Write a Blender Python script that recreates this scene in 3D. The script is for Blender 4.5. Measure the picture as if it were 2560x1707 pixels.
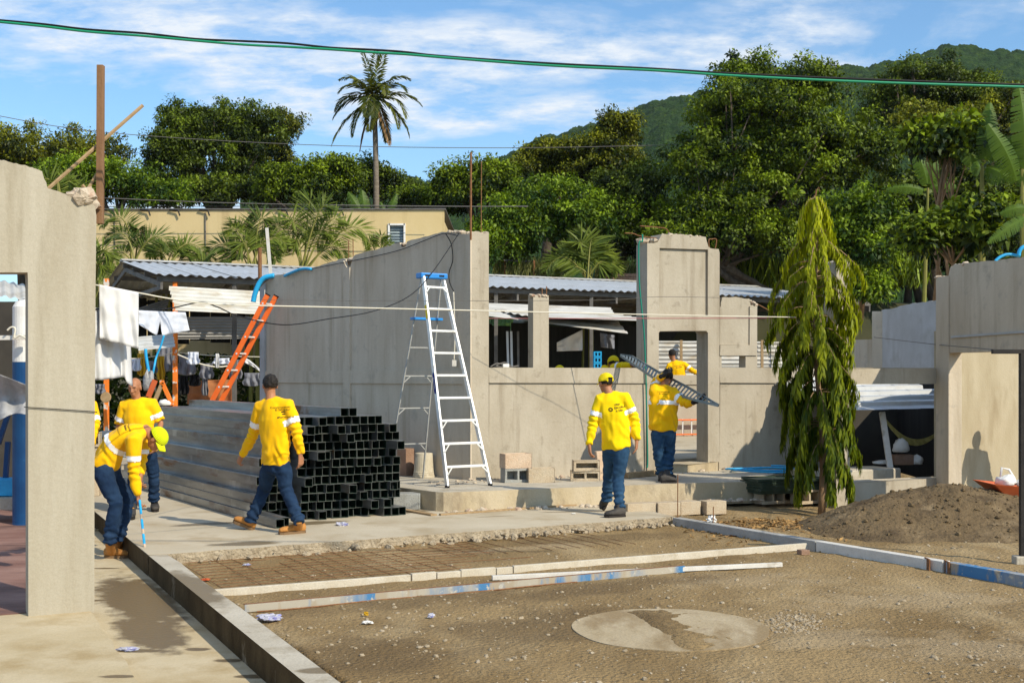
import bpy, bmesh, math, random
import numpy as np
from mathutils import Vector, Matrix, noise as mnoise
from mathutils.geometry import tessellate_polygon
from mathutils.bvhtree import BVHTree

for o in list(bpy.data.objects):
    bpy.data.objects.remove(o)
SC = bpy.context.scene
COL = SC.collection
R = math.radians

# ------------------------------------------------------------------ camera
F, CX, HY, CH = 3020.0, 1280.0, 940.0, 1.70      # focal length, principal column, horizon row (photo pixels), eye height (m)
cam = bpy.data.cameras.new("camera")
cam.sensor_width = 36.0
cam.lens = F / 2560 * 36
cam.shift_y = (HY - 853.5) / 2560
cam.clip_start, cam.clip_end = 0.1, 6000
camo = bpy.data.objects.new("camera", cam)
camo.location = (0, 0, CH)
camo.rotation_euler = (R(90), 0, 0)
COL.objects.link(camo)
SC.camera = camo

# ------------------------------------------------------------------ sun and sky
SUN_EL = R(38)
SUN_XY = Vector((0.73, -0.68)).normalized()
SUN_DIR = Vector((SUN_XY.x * math.cos(SUN_EL), SUN_XY.y * math.cos(SUN_EL), math.sin(SUN_EL)))
sl = bpy.data.lights.new("sun", 'SUN')
sl.energy = 4.5
sl.angle = R(0.5)
sl.color = (1.0, 0.895, 0.70)
so = bpy.data.objects.new("sun", sl)
so.rotation_euler = SUN_DIR.to_track_quat('Z', 'Y').to_euler()
so.location = SUN_DIR * 50
COL.objects.link(so)

W = bpy.data.worlds.new("World")
SC.world = W
W.use_nodes = True
nt = W.node_tree
nt.nodes.clear()
def _n(tree, t, **kw):
    n = tree.nodes.new(t)
    for k, v in kw.items():
        if k.startswith('i_'):
            n.inputs[k[2:].replace('_', ' ')].default_value = v
        else:
            setattr(n, k, v)
    return n
sky = _n(nt, 'ShaderNodeTexSky', sky_type='NISHITA', sun_disc=False)
sky.sun_elevation = SUN_EL
sky.sun_rotation = math.atan2(SUN_XY.x, SUN_XY.y)
sky.air_density, sky.dust_density, sky.ozone_density = 1.0, 0.6, 2.5
tc = _n(nt, 'ShaderNodeTexCoord')
sep = _n(nt, 'ShaderNodeSeparateXYZ')
nt.links.new(tc.outputs['Generated'], sep.inputs[0])
addz = _n(nt, 'ShaderNodeMath', operation='ADD'); addz.inputs[1].default_value = 0.16
nt.links.new(sep.outputs['Z'], addz.inputs[0])
mx = _n(nt, 'ShaderNodeMath', operation='MAXIMUM'); mx.inputs[1].default_value = 0.05
nt.links.new(addz.outputs[0], mx.inputs[0])
dx = _n(nt, 'ShaderNodeMath', operation='DIVIDE'); dy = _n(nt, 'ShaderNodeMath', operation='DIVIDE')
nt.links.new(sep.outputs['X'], dx.inputs[0]); nt.links.new(mx.outputs[0], dx.inputs[1])
nt.links.new(sep.outputs['Y'], dy.inputs[0]); nt.links.new(mx.outputs[0], dy.inputs[1])
cmb = _n(nt, 'ShaderNodeCombineXYZ')
nt.links.new(dx.outputs[0], cmb.inputs[0]); nt.links.new(dy.outputs[0], cmb.inputs[1])
mp = _n(nt, 'ShaderNodeMapping'); mp.inputs['Location'].default_value = (2.3, 5.15, 0.0)
mp.inputs['Scale'].default_value = (0.85, 1.25, 1)
nt.links.new(cmb.outputs[0], mp.inputs['Vector'])
n1 = _n(nt, 'ShaderNodeTexNoise'); n1.inputs['Scale'].default_value = 1.55; n1.inputs['Detail'].default_value = 9
n1.inputs['Roughness'].default_value = 0.60; n1.inputs['Distortion'].default_value = 0.35
nt.links.new(mp.outputs[0], n1.inputs['Vector'])
n2 = _n(nt, 'ShaderNodeTexNoise'); n2.inputs['Scale'].default_value = 7.0; n2.inputs['Detail'].default_value = 7
n2.inputs['Roughness'].default_value = 0.62
nt.links.new(mp.outputs[0], n2.inputs['Vector'])
r1 = _n(nt, 'ShaderNodeMapRange'); r1.inputs['From Min'].default_value = 0.42; r1.inputs['From Max'].default_value = 0.60
nt.links.new(n1.outputs['Fac'], r1.inputs['Value'])
r2 = _n(nt, 'ShaderNodeMapRange'); r2.inputs['From Min'].default_value = 0.38; r2.inputs['From Max'].default_value = 0.60
r2.inputs['To Min'].default_value = 0.18
nt.links.new(n2.outputs['Fac'], r2.inputs['Value'])
mm = _n(nt, 'ShaderNodeMath', operation='MULTIPLY')
nt.links.new(r1.outputs[0], mm.inputs[0]); nt.links.new(r2.outputs[0], mm.inputs[1])
hz = _n(nt, 'ShaderNodeMapRange'); hz.inputs['From Min'].default_value = 0.0; hz.inputs['From Max'].default_value = 0.24
hz.inputs['To Min'].default_value = 0.36; hz.inputs['To Max'].default_value = 0.05
nt.links.new(sep.outputs['Z'], hz.inputs['Value'])
mxx = _n(nt, 'ShaderNodeMath', operation='MAXIMUM')
nt.links.new(mm.outputs[0], mxx.inputs[0]); nt.links.new(hz.outputs[0], mxx.inputs[1])
tint = _n(nt, 'ShaderNodeMix', data_type='RGBA', blend_type='MULTIPLY'); tint.inputs['Factor'].default_value = 1.0
nt.links.new(sky.outputs[0], tint.inputs[6]); tint.inputs[7].default_value = (0.70, 1.01, 1.16, 1)
mixc = _n(nt, 'ShaderNodeMix', data_type='RGBA')
nt.links.new(mxx.outputs[0], mixc.inputs['Factor'])
nt.links.new(tint.outputs[2], mixc.inputs[6])
mixc.inputs[7].default_value = (5.5, 5.9, 6.4, 1)
bg = _n(nt, 'ShaderNodeBackground'); bg.inputs['Strength'].default_value = 0.145
nt.links.new(mixc.outputs[2], bg.inputs['Color'])
wo = _n(nt, 'ShaderNodeOutputWorld')
nt.links.new(bg.outputs[0], wo.inputs[0])

SC.view_settings.view_transform = 'Standard'
SC.view_settings.look = 'None'
SC.view_settings.exposure = 0.12
SC.view_settings.gamma = 1.0
SC.view_settings.use_curve_mapping = False
SC.render.engine = 'CYCLES'
SC.cycles.use_denoising = True
try:
    SC.cycles.denoiser = 'OPENIMAGEDENOISE'
except Exception:
    pass
SC.cycles.max_bounces = 6
SC.cycles.diffuse_bounces = 3
SC.cycles.glossy_bounces = 3
SC.cycles.transmission_bounces = 4
SC.cycles.transparent_max_bounces = 6
SC.cycles.caustics_reflective = SC.cycles.caustics_refractive = False
SC.cycles.sample_clamp_indirect = 6.0

# ------------------------------------------------------------------ helpers
def P(px, py, Y):
    return Vector(((px - CX) / F * Y, Y, CH - (py - HY) / F * Y))
def G(px, py, z=0.0):
    return P(px, py, (CH - z) * F / (py - HY))
V3 = Vector
UDIR = Vector((0.892, 0.452, 0)); VDIR = Vector((-0.452, 0.892, 0)); ZUP = Vector((0, 0, 1))

def tag(o, label=None, cat=None, group=None, kind=None):
    if label: o["label"] = label
    if cat: o["category"] = cat
    if group: o["group"] = group
    if kind: o["kind"] = kind
    return o
def empty(name, loc, label=None, cat=None, group=None):
    o = bpy.data.objects.new(name, None)
    o.location = loc
    o.empty_display_size = 0.2
    COL.objects.link(o)
    return tag(o, label, cat, group)

def world_of(o):
    v = Vector((0, 0, 0))
    while o is not None:
        v += o.location
        o = o.parent
    return v

def link_mesh(name, me, mat, parent=None, loc=None):
    o = bpy.data.objects.new(name, me)
    if mat is not None and len(me.materials) == 0:
        for m in (mat if isinstance(mat, (list, tuple)) else [mat]):
            me.materials.append(m)
    if loc is not None: o.location = loc
    if parent is not None: o.parent = parent
    COL.objects.link(o)
    return o

class MB:
    """collects geometry in world coordinates"""
    def __init__(s): s.v = []; s.f = []; s.m = []; s.mi = 0
    def add(s, vs, fs):
        b = len(s.v); s.v.extend([Vector(v) for v in vs])
        s.f.extend([tuple(i + b for i in f) for f in fs]); s.m.extend([s.mi] * len(fs))
        return s
    def obox(s, p, a, b, c):
        p = Vector(p); a = Vector(a); b = Vector(b); c = Vector(c)
        vs = [p, p+a, p+a+b, p+b, p+c, p+a+c, p+a+b+c, p+b+c]
        return s.add(vs, [(0,3,2,1),(4,5,6,7),(0,1,5,4),(1,2,6,5),(2,3,7,6),(3,0,4,7)])
    def cbox(s, c, a, b, d):      # centre + full edge vectors
        c = Vector(c); a = Vector(a); b = Vector(b); d = Vector(d)
        return s.obox(c - (a+b+d)/2, a, b, d)
    def beam(s, p, q, w, h, up=(0,0,1), z0=0.5):
        p = Vector(p); q = Vector(q); d = q - p
        up = Vector(up); side = d.cross(up)
        if side.length < 1e-6: side = d.cross(Vector((0,1,0)))
        side = side.normalized() * w; u = side.cross(d).normalized() * h
        return s.obox(p - side/2 - u*z0, d, side, u)
    def tube(s, pts, r, n=6, cap=True):
        pts = [Vector(p) for p in pts]
        if not isinstance(r, (list, tuple)): r = [r]*len(pts)
        prev = None; rings = []; vs = []; fs = []
        for i, p in enumerate(pts):
            d = (pts[min(i+1, len(pts)-1)] - pts[max(i-1, 0)])
            if d.length < 1e-9: d = Vector((0,0,1))
            d.normalize()
            if prev is None:
                a = d.cross(Vector((0,0,1)))
                if a.length < 1e-3: a = d.cross(Vector((1,0,0)))
            else:
                a = prev - d * prev.dot(d)
            a.normalize(); prev = a; b = d.cross(a)
            for k in range(n):
                t = 2*math.pi*k/n
                vs.append(p + (a*math.cos(t) + b*math.sin(t))*r[i])
        for i in range(len(pts)-1):
            for k in range(n):
                fs.append((i*n+k, i*n+(k+1)%n, (i+1)*n+(k+1)%n, (i+1)*n+k))
        if cap:
            fs.append(tuple(range(n))[::-1]); fs.append(tuple((len(pts)-1)*n+k for k in range(n)))
        return s.add(vs, fs)
    def lathe(s, base, prof, n=20, axis=(0,0,1)):
        base = Vector(base); ax = Vector(axis).normalized()
        a = ax.orthogonal().normalized(); b = ax.cross(a)
        vs = []; fs = []
        for (r, h) in prof:
            for k in range(n):
                t = 2*math.pi*k/n
                vs.append(base + ax*h + (a*math.cos(t)+b*math.sin(t))*r)
        for i in range(len(prof)-1):
            for k in range(n):
                fs.append((i*n+k, i*n+(k+1)%n, (i+1)*n+(k+1)%n, (i+1)*n+k))
        fs.append(tuple(range(n))[::-1]); fs.append(tuple((len(prof)-1)*n+k for k in range(n)))
        return s.add(vs, fs)
    def prism(s, loops, ext):
        """polygon (outer + holes) of 3D points, extruded by ext"""
        ext = Vector(ext)
        loops = [[Vector(p) for p in l] for l in loops]
        flat = [p for l in loops for p in l]; n = len(flat)
        tris = tessellate_polygon(loops)
        vs = flat + [p + ext for p in flat]; fs = []
        for t in tris:
            fs.append(tuple(t)); fs.append(tuple(i + n for i in reversed(t)))
        b = 0
        for l in loops:
            m = len(l)
            for i in range(m):
                j = (i+1) % m
                fs.append((b+i, b+j, b+j+n, b+i+n))
            b += m
        return s.add(vs, fs)
    def grid(s, fn, nu, nv):
        vs = [fn(i/nu, j/nv) for j in range(nv+1) for i in range(nu+1)]
        fs = [(j*(nu+1)+i, j*(nu+1)+i+1, (j+1)*(nu+1)+i+1, (j+1)*(nu+1)+i) for j in range(nv) for i in range(nu)]
        return s.add(vs, fs)
    def rock(s, c, size, rnd, flat=0.7):
        t = (1+5**.5)/2
        base = [(-1,t,0),(1,t,0),(-1,-t,0),(1,-t,0),(0,-1,t),(0,1,t),(0,-1,-t),(0,1,-t),(t,0,-1),(t,0,1),(-t,0,-1),(-t,0,1)]
        fc = [(0,11,5),(0,5,1),(0,1,7),(0,7,10),(0,10,11),(1,5,9),(5,11,4),(11,10,2),(10,7,6),(7,1,8),(3,9,4),(3,4,2),(3,2,6),(3,6,8),(3,8,9),(4,9,5),(2,4,11),(6,2,10),(8,6,7),(9,8,1)]
        c = Vector(c); ang = rnd.uniform(0, 6.28); ca, sa = math.cos(ang), math.sin(ang)
        e = (rnd.uniform(.7,1.25), rnd.uniform(.7,1.25), flat*rnd.uniform(.7,1.2))
        vs = []
        for b in base:
            k = rnd.uniform(.72, 1.18) / 1.9 * size
            x, y, z = b[0]*k*e[0], b[1]*k*e[1], b[2]*k*e[2]
            vs.append(c + Vector((x*ca-y*sa, x*sa+y*ca, z)))
        return s.add(vs, fc)
    def mesh(s, name, off=Vector((0,0,0)), smooth=False):
        me = bpy.data.meshes.new(name)
        me.from_pydata([tuple(v - off) for v in s.v], [], s.f)
        if any(s.m): me.polygons.foreach_set('material_index', s.m)
        if smooth: me.polygons.foreach_set('use_smooth', [True]*len(me.polygons))
        me.update()
        return me
    def build(s, name, mat, parent=None, smooth=False, bevel=0, loc=None, sub=0, angle=None):
        off = world_of(parent) if parent is not None else (Vector(loc) if loc is not None else Vector((0,0,0)))
        me = s.mesh(name, off, smooth)
        o = link_mesh(name, me, mat, parent, None if parent is not None else loc)
        if bevel:
            b = o.modifiers.new('bevel', 'BEVEL'); b.width = bevel; b.segments = 2; b.limit_method = 'ANGLE'; b.angle_limit = R(40)
        if sub:
            b = o.modifiers.new('subd', 'SUBSURF'); b.levels = b.render_levels = sub
        return o

def np_mesh(name, verts, quads, attrs=None, smooth=False):
    me = bpy.data.meshes.new(name)
    verts = np.asarray(verts, dtype=np.float32); quads = np.asarray(quads, dtype=np.int32)
    k = quads.shape[1]
    me.vertices.add(len(verts)); me.vertices.foreach_set('co', verts.ravel())
    me.loops.add(quads.size); me.loops.foreach_set('vertex_index', quads.ravel())
    me.polygons.add(len(quads))
    me.polygons.foreach_set('loop_start', np.arange(0, quads.size, k, dtype=np.int32))
    me.polygons.foreach_set('loop_total', np.full(len(quads), k, dtype=np.int32))
    if smooth: me.polygons.foreach_set('use_smooth', np.ones(len(quads), dtype=bool))
    me.update(calc_edges=True)
    for n_, a in (attrs or {}).items():
        at = me.attributes.new(n_, 'FLOAT', 'POINT'); at.data.foreach_set('value', np.asarray(a, dtype=np.float32))
    return me

class PL:
    """vertical plane in the place, through p0 with horizontal direction d"""
    def __init__(s, p0, d):
        s.p = Vector((p0[0], p0[1], 0)); s.d = Vector((d[0], d[1], 0)).normalized()
        n = Vector((-s.d.y, s.d.x, 0)); s.n = n if n.dot(s.p) > 0 else -n
    def Y(s, px):
        k = (px - CX) / F          # X = k*Y
        den = s.d.y*k - s.d.x
        # p.x + t d.x = k (p.y + t d.y)
        t = (s.p.x - k*s.p.y) / den
        return s.p.y + t*s.d.y
    def pt(s, px, py): return P(px, py, s.Y(px))
    def ptz(s, px, z):
        q = s.pt(px, HY); q.z = z; return q
    def off(s, t):
        q = s.p + s.n*t; return PL((q.x, q.y), s.d)

def jag(pts, amp, step, rnd):
    out = []
    for a, b in zip(pts[:-1], pts[1:]):
        a = Vector(a); b = Vector(b); n = max(1, int((b-a).length/step))
        for i in range(n):
            q = a.lerp(b, i/n)
            if i or out: q = q + Vector((rnd.uniform(-amp, amp)*.6, rnd.uniform(-amp, amp)))
            out.append(q)
    out.append(Vector(pts[-1]))
    return [(q.x, q.y) for q in out]

# ------------------------------------------------------------------ materials
MATS = {}
def mat(name, c1, c2=None, scale=4.0, contrast=(0.35, 0.65), stretch=(1,1,1), c3=None, scale3=1.2, con3=(0.52, 0.68),
        rough=0.85, metal=0.0, bump=0.0, bscale=40.0, bdist=0.01, spec=0.3, fine=0.0, detail=6, rough3=None, stretch3=None,
        c4=None, scale4=30.0, con4=(0.6, 0.66), transl=0.0, attr=None, sheen=0, coord='Object', objrand=False):
    m = bpy.data.materials.new(name); m.use_nodes = True; MATS[name] = m
    t = m.node_tree; t.nodes.clear(); L = t.links.new
    out = t.nodes.new('ShaderNodeOutputMaterial'); bs = t.nodes.new('ShaderNodeBsdfPrincipled')
    L(bs.outputs[0], out.inputs[0])
    bs.inputs['Roughness'].default_value = rough; bs.inputs['Metallic'].default_value = metal
    bs.inputs['Specular IOR Level'].default_value = spec
    if sheen: bs.inputs['Sheen Weight'].default_value = sheen
    tcn = t.nodes.new('ShaderNodeTexCoord')
    def vec(st):
        mpn = t.nodes.new('ShaderNodeMapping'); mpn.inputs['Scale'].default_value = st
        if objrand:
            oi = t.nodes.new('ShaderNodeObjectInfo'); ad = t.nodes.new('ShaderNodeVectorMath'); ad.operation = 'ADD'
            sc_ = t.nodes.new('ShaderNodeMath'); sc_.operation = 'MULTIPLY'; sc_.inputs[1].default_value = 60.0
            L(oi.outputs['Random'], sc_.inputs[0]); L(tcn.outputs[coord], ad.inputs[0]); L(sc_.outputs[0], ad.inputs[1]); L(ad.outputs[0], mpn.inputs['Vector'])
        else: L(tcn.outputs[coord], mpn.inputs['Vector'])
        return mpn.outputs[0]
    def noi(sc, st, con, det=6, ro=0.6):
        n = t.nodes.new('ShaderNodeTexNoise'); n.inputs['Scale'].default_value = sc; n.inputs['Detail'].default_value = det
        n.inputs['Roughness'].default_value = ro
        L(vec(st), n.inputs['Vector'])
        r = t.nodes.new('ShaderNodeMapRange'); r.inputs['From Min'].default_value = con[0]; r.inputs['From Max'].default_value = con[1]
        L(n.outputs['Fac'], r.inputs['Value']); return r.outputs[0]
    def mix(f, a, b, bt='MIX'):
        x = t.nodes.new('ShaderNodeMix'); x.data_type = 'RGBA'; x.blend_type = bt
        if isinstance(f, float): x.inputs['Factor'].default_value = f
        else: L(f, x.inputs['Factor'])
        for i, c in ((6, a), (7, b)):
            if isinstance(c, tuple): x.inputs[i].default_value = (*c, 1)
            else: L(c, x.inputs[i])
        return x.outputs[2]
    col = tuple(c1)
    if attr:
        an = t.nodes.new('ShaderNodeAttribute'); an.attribute_name = attr
        col = mix(an.outputs['Fac'], col, tuple(c2))
    elif c2: col = mix(noi(scale, stretch, contrast, detail), col, tuple(c2))
    if c3:
        f3 = noi(scale3, stretch3 or stretch, con3)
        col = mix(f3, col, tuple(c3))
        if rough3 is not None:
            rr = t.nodes.new('ShaderNodeMapRange'); rr.inputs['To Min'].default_value = rough; rr.inputs['To Max'].default_value = rough3
            L(f3, rr.inputs['Value']); L(rr.outputs[0], bs.inputs['Roughness'])
    if c4: col = mix(noi(scale4, (1,1,1), con4), col, tuple(c4))
    if fine:
        f = noi(90.0, (1,1,1), (0.25, 0.75), 3)
        r = t.nodes.new('ShaderNodeMapRange'); r.inputs['To Min'].default_value = 1-fine; r.inputs['To Max'].default_value = 1+fine
        L(f, r.inputs['Value'])
        cc = t.nodes.new('ShaderNodeCombineColor')
        for i in range(3): L(r.outputs[0], cc.inputs[i])
        col = mix(1.0, col, cc.outputs[0], 'MULTIPLY')
    if isinstance(col, tuple): bs.inputs['Base Color'].default_value = (*col, 1)
    else: L(col, bs.inputs['Base Color'])
    if bump:
        n = t.nodes.new('ShaderNodeTexNoise'); n.inputs['Scale'].default_value = bscale; n.inputs['Detail'].default_value = 5
        L(vec((1,1,1)), n.inputs['Vector'])
        b = t.nodes.new('ShaderNodeBump'); b.inputs['Strength'].default_value = bump; b.inputs['Distance'].default_value = bdist
        L(n.outputs['Fac'], b.inputs['Height']); L(b.outputs[0], bs.inputs['Normal'])
    if transl:
        tr = t.nodes.new('ShaderNodeBsdfTranslucent')
        if isinstance(col, tuple): tr.inputs['Color'].default_value = (*col, 1)
        else: L(col, tr.inputs['Color'])
        ms = t.nodes.new('ShaderNodeMixShader'); ms.inputs[0].default_value = transl
        L(bs.outputs[0], ms.inputs[1]); L(tr.outputs[0], ms.inputs[2]); L(ms.outputs[0], out.inputs[0])
    return m

# plaster and concrete
mat('plaster', (.355,.305,.23), (.46,.41,.33), scale=1.8, contrast=(.3,.7), stretch=(1,1,.6), c3=(.25,.205,.145), scale3=2.0, con3=(.54,.78), stretch3=(2.6,2.6,.22), bump=.45, bscale=22, fine=.10, c4=(.29,.25,.19), scale4=5.5, con4=(.60,.72))
mat('plaster_left', (.36,.315,.235), (.455,.415,.335), scale=1.8, contrast=(.32,.68), stretch=(2.2,2.2,.28), c3=(.275,.235,.165), scale3=2.6, con3=(.54,.80), bump=.4, bscale=24, fine=.08, c4=(.40,.36,.28), scale4=7, con4=(.60,.74))
mat('plaster_shade_lift', (.50,.42,.315), (.62,.54,.43), scale=1.5, contrast=(.32,.68), stretch=(1.8,1.8,.38), c3=(.36,.29,.20), scale3=2.2, con3=(.52,.80), stretch3=(2.6,2.6,.22), bump=.45, bscale=22, fine=.08, c4=(.43,.375,.30), scale4=4.5, con4=(.58,.74))  # same plaster as the front, base lightened to lift the shaded walls
mat('plaster_pale', (.42,.42,.42), (.50,.51,.52), scale=1.7, c3=(.34,.33,.31), scale3=2.0, con3=(.52,.8), bump=.3, bscale=24, fine=.06)
mat('plaster_beige', (.375,.315,.21), (.45,.39,.28), scale=2.2, stretch=(1.4,1.4,.45), c3=(.30,.24,.15), scale3=2.6, con3=(.54,.8), bump=.35, fine=.06)
mat('cream_wall', (.55,.42,.205), (.62,.49,.27), scale=.55, stretch=(1,1,.5), c3=(.42,.31,.15), scale3=.8, con3=(.52,.75), stretch3=(2.2,2.2,.22), bump=.25, bscale=12, fine=.06)
mat('concrete', (.40,.355,.28), (.50,.455,.375), scale=1.3, c3=(.30,.25,.175), scale3=3.0, con3=(.53,.72), bump=.45, bscale=34, fine=.14, c4=(.24,.2,.15), scale4=9, con4=(.66,.72))
mat('concrete_walk', (.44,.375,.27), (.52,.455,.345), scale=.9, c3=(.37,.295,.19), scale3=1.4, con3=(.50,.70), bump=.4, bscale=40, fine=.10)
mat('concrete_broken', (.30,.235,.155), (.44,.365,.26), scale=9, bump=1.0, bscale=30, bdist=.03, fine=.2)
mat('concrete_gutter', (.46,.37,.225), (.55,.465,.32), scale=1.1, c3=(.38,.285,.15), scale3=1.9, con3=(.48,.68), bump=.4, bscale=36, fine=.10)
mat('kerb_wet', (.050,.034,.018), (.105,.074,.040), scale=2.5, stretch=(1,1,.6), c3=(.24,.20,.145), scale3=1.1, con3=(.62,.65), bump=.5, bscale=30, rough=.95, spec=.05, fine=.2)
mat('platform_face', (.44,.355,.225), (.52,.44,.315), scale=2.0, stretch=(1,1,.5), c3=(.27,.21,.14), scale3=3.4, con3=(.53,.74), bump=.5, bscale=30, fine=.12)
mat('block_tan', (.44,.345,.235), (.50,.42,.31), scale=6, bump=.8, bscale=60, bdist=.01, fine=.22)
mat('block_pink', (.50,.36,.25), (.56,.44,.33), scale=6, bump=.8, bscale=60, fine=.2)
mat('block_grey', (.27,.27,.25), (.36,.36,.34), scale=6, bump=.8, bscale=60, fine=.2)
mat('brick_brown', (.26,.155,.10), (.33,.21,.15), scale=6, bump=.8, bscale=60, fine=.2)
mat('rubble', (.42,.34,.25), (.55,.47,.37), scale=12, c3=(.40,.25,.17), scale3=8, bump=.9, bscale=40, fine=.2)
# soil
mat('red_floor', (.20,.10,.075), (.29,.17,.135), scale=2.2, stretch=(.6,1.6,1), c3=(.13,.07,.055), scale3=1.7, rough=.7, bump=.3, fine=.12)
mat('soil_pile', (.105,.070,.034), (.185,.130,.068), scale=1.7, contrast=(.3,.7), c3=(.07,.046,.023), scale3=2.6, con3=(.50,.68), bump=1.0, bscale=22, bdist=.03, fine=.3, c4=(.26,.19,.11), scale4=3.2, con4=(.60,.74))
mat('terrain_dark', (.03,.035,.012), (.06,.055,.025), scale=.6, bump=.6, bscale=4, fine=.2)
mat('pebble', (.24,.185,.115), (.40,.33,.235), scale=7, fine=.2)
# metal
mat('galvanised', (.15,.157,.165), (.33,.345,.355), scale=2.6, contrast=(.3,.7), stretch=(4,.45,4), c3=(.25,.13,.048), scale3=.8, con3=(.56,.67), stretch3=(3,.7,3), rough=.30, metal=.7, bump=.2, bscale=10, spec=.5, rough3=.8, c4=(.50,.52,.53), scale4=1.6, con4=(.58,.72), objrand=True)
mat('tube_inside_shade', (.008,.016,.011), (.014,.05,.024), scale=3, rough=.55)  # near-black colour stands in for the shade inside the hollow tubes
mat('tube_rim', (.07,.08,.07), (.14,.15,.14), scale=9, rough=.6, metal=.3)
mat('aluminium', (.80,.80,.78), (.90,.90,.88), scale=6, c3=(.60,.57,.50), scale3=9, con3=(.58,.72), rough=.48, metal=.35, spec=.5)
mat('aluminium_shade', (.34,.34,.33), (.42,.42,.40), scale=6, rough=.55, metal=.3)  # darker copy of the aluminium, paints the rear legs as if in shade
mat('zinc', (.50,.52,.54), (.62,.64,.66), scale=1.3, c3=(.42,.38,.31), scale3=1.1, con3=(.55,.75), rough=.5, metal=.35, spec=.4)
mat('zinc_white', (.46,.445,.41), (.60,.585,.55), scale=2.0, stretch=(1,1,3), c3=(.36,.29,.19), scale3=1.6, con3=(.50,.72), rough=.55, metal=.15)
mat('zinc_dark', (.19,.19,.19), (.26,.255,.25), scale=1.5, rough=.6, metal=.2)
mat('dark_steel', (.022,.02,.02), (.04,.034,.03), scale=7, rough=.6, metal=.3)
mat('rust', (.16,.07,.03), (.26,.13,.06), scale=20, rough=.9, bump=.5, bscale=60)
mat('purlin', (.10,.095,.09), (.16,.15,.14), scale=5, rough=.7, metal=.2)
mat('form_green', (.025,.05,.035), (.06,.085,.06), scale=6, rough=.5, metal=.3)
mat('channel_steel', (.17,.21,.225), (.27,.31,.325), scale=8, rough=.4, metal=.45)
mat('blue_tube', (.40,.36,.29), (.06,.19,.38), scale=1.3, contrast=(.45,.54), stretch=(1,1,.3), c3=(.36,.30,.22), scale3=5, con3=(.53,.60), rough=.65, c4=(.46,.43,.37), scale4=13, con4=(.58,.64), detail=11)
mat('white_tube', (.58,.55,.50), (.66,.64,.60), scale=7, c3=(.36,.31,.24), scale3=6, con3=(.58,.74), rough=.6, fine=.1)
mat('edging', (.50,.44,.34), (.58,.53,.44), scale=5, c3=(.34,.275,.18), scale3=4, con3=(.55,.75), rough=.85, bump=.4, fine=.15)
mat('kerb_grey', (.30,.29,.27), (.40,.39,.37), scale=4, c3=(.2,.18,.15), scale3=3, con3=(.55,.72), bump=.4, fine=.15)
# paints and plastics
mat('orange_paint', (.80,.125,.012), (.86,.17,.02), scale=5, rough=.45, spec=.4)
mat('orange_post', (.78,.18,.02), (.85,.24,.03), scale=4, c3=(.62,.58,.52), scale3=5, con3=(.56,.60), rough=.6)
mat('blue_plastic', (.012,.20,.60), (.02,.25,.68), scale=5, rough=.4, spec=.5)
mat('blue_hose', (.012,.30,.62), (.02,.40,.74), scale=8, rough=.45, spec=.5)
mat('blue_paint', (.005,.042,.135), (.008,.062,.18), scale=3, c3=(.04,.15,.27), scale3=6, con3=(.66,.72), rough=.5)
mat('white_paint', (.68,.66,.63), (.76,.75,.72), scale=5, c3=(.50,.44,.36), scale3=4, con3=(.6,.7), rough=.7, bump=.3)
mat('sticker_blue', (.01,.02,.20)); mat('sticker_yellow', (.80,.62,.03)); mat('print_white', (.80,.80,.82)); mat('print_black', (.022,.018,.012))
mat('bin_grey', (.075,.085,.10), (.10,.115,.13), scale=5, rough=.45)
mat('bucket', (.47,.41,.30), (.57,.51,.40), scale=7, c3=(.28,.22,.14), scale3=6, con3=(.55,.7), rough=.8, bump=.3)
mat('bag_plastic', (.66,.66,.74), (.40,.40,.70), scale=28, contrast=(.52,.60), rough=.25, spec=.6, transl=.3)
mat('bag_white', (.80,.79,.77), (.72,.70,.66), scale=7, rough=.5)
mat('barrow', (.52,.095,.025), (.60,.14,.05), scale=5, rough=.5)
mat('rubber', (.012,.011,.011), rough=.8)
mat('rope_white', (.66,.62,.52), rough=.9); mat('string_pink', (.62,.22,.22), rough=.9)
mat('cable_black', (.010,.010,.011), rough=.6); mat('cable_green', (.006,.26,.13), rough=.45, spec=.5); mat('cable_grey', (.14,.13,.12), rough=.7)
mat('rope_green', (.01,.20,.14), rough=.8)
mat('tarp', (.36,.36,.37), (.52,.52,.53), scale=5, rough=.3, spec=.5, bump=.6, bscale=14, bdist=.03, transl=.25)
mat('wood_post', (.20,.105,.05), (.27,.155,.085), scale=7, stretch=(3,3,.3), rough=.9, bump=.5, bscale=30)
mat('wood_pale', (.30,.20,.10), (.40,.28,.16), scale=7, stretch=(2,2,2), rough=.9, bump=.4)
mat('louvre', (.20,.25,.27), (.30,.36,.38), scale=4, rough=.3)
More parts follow.
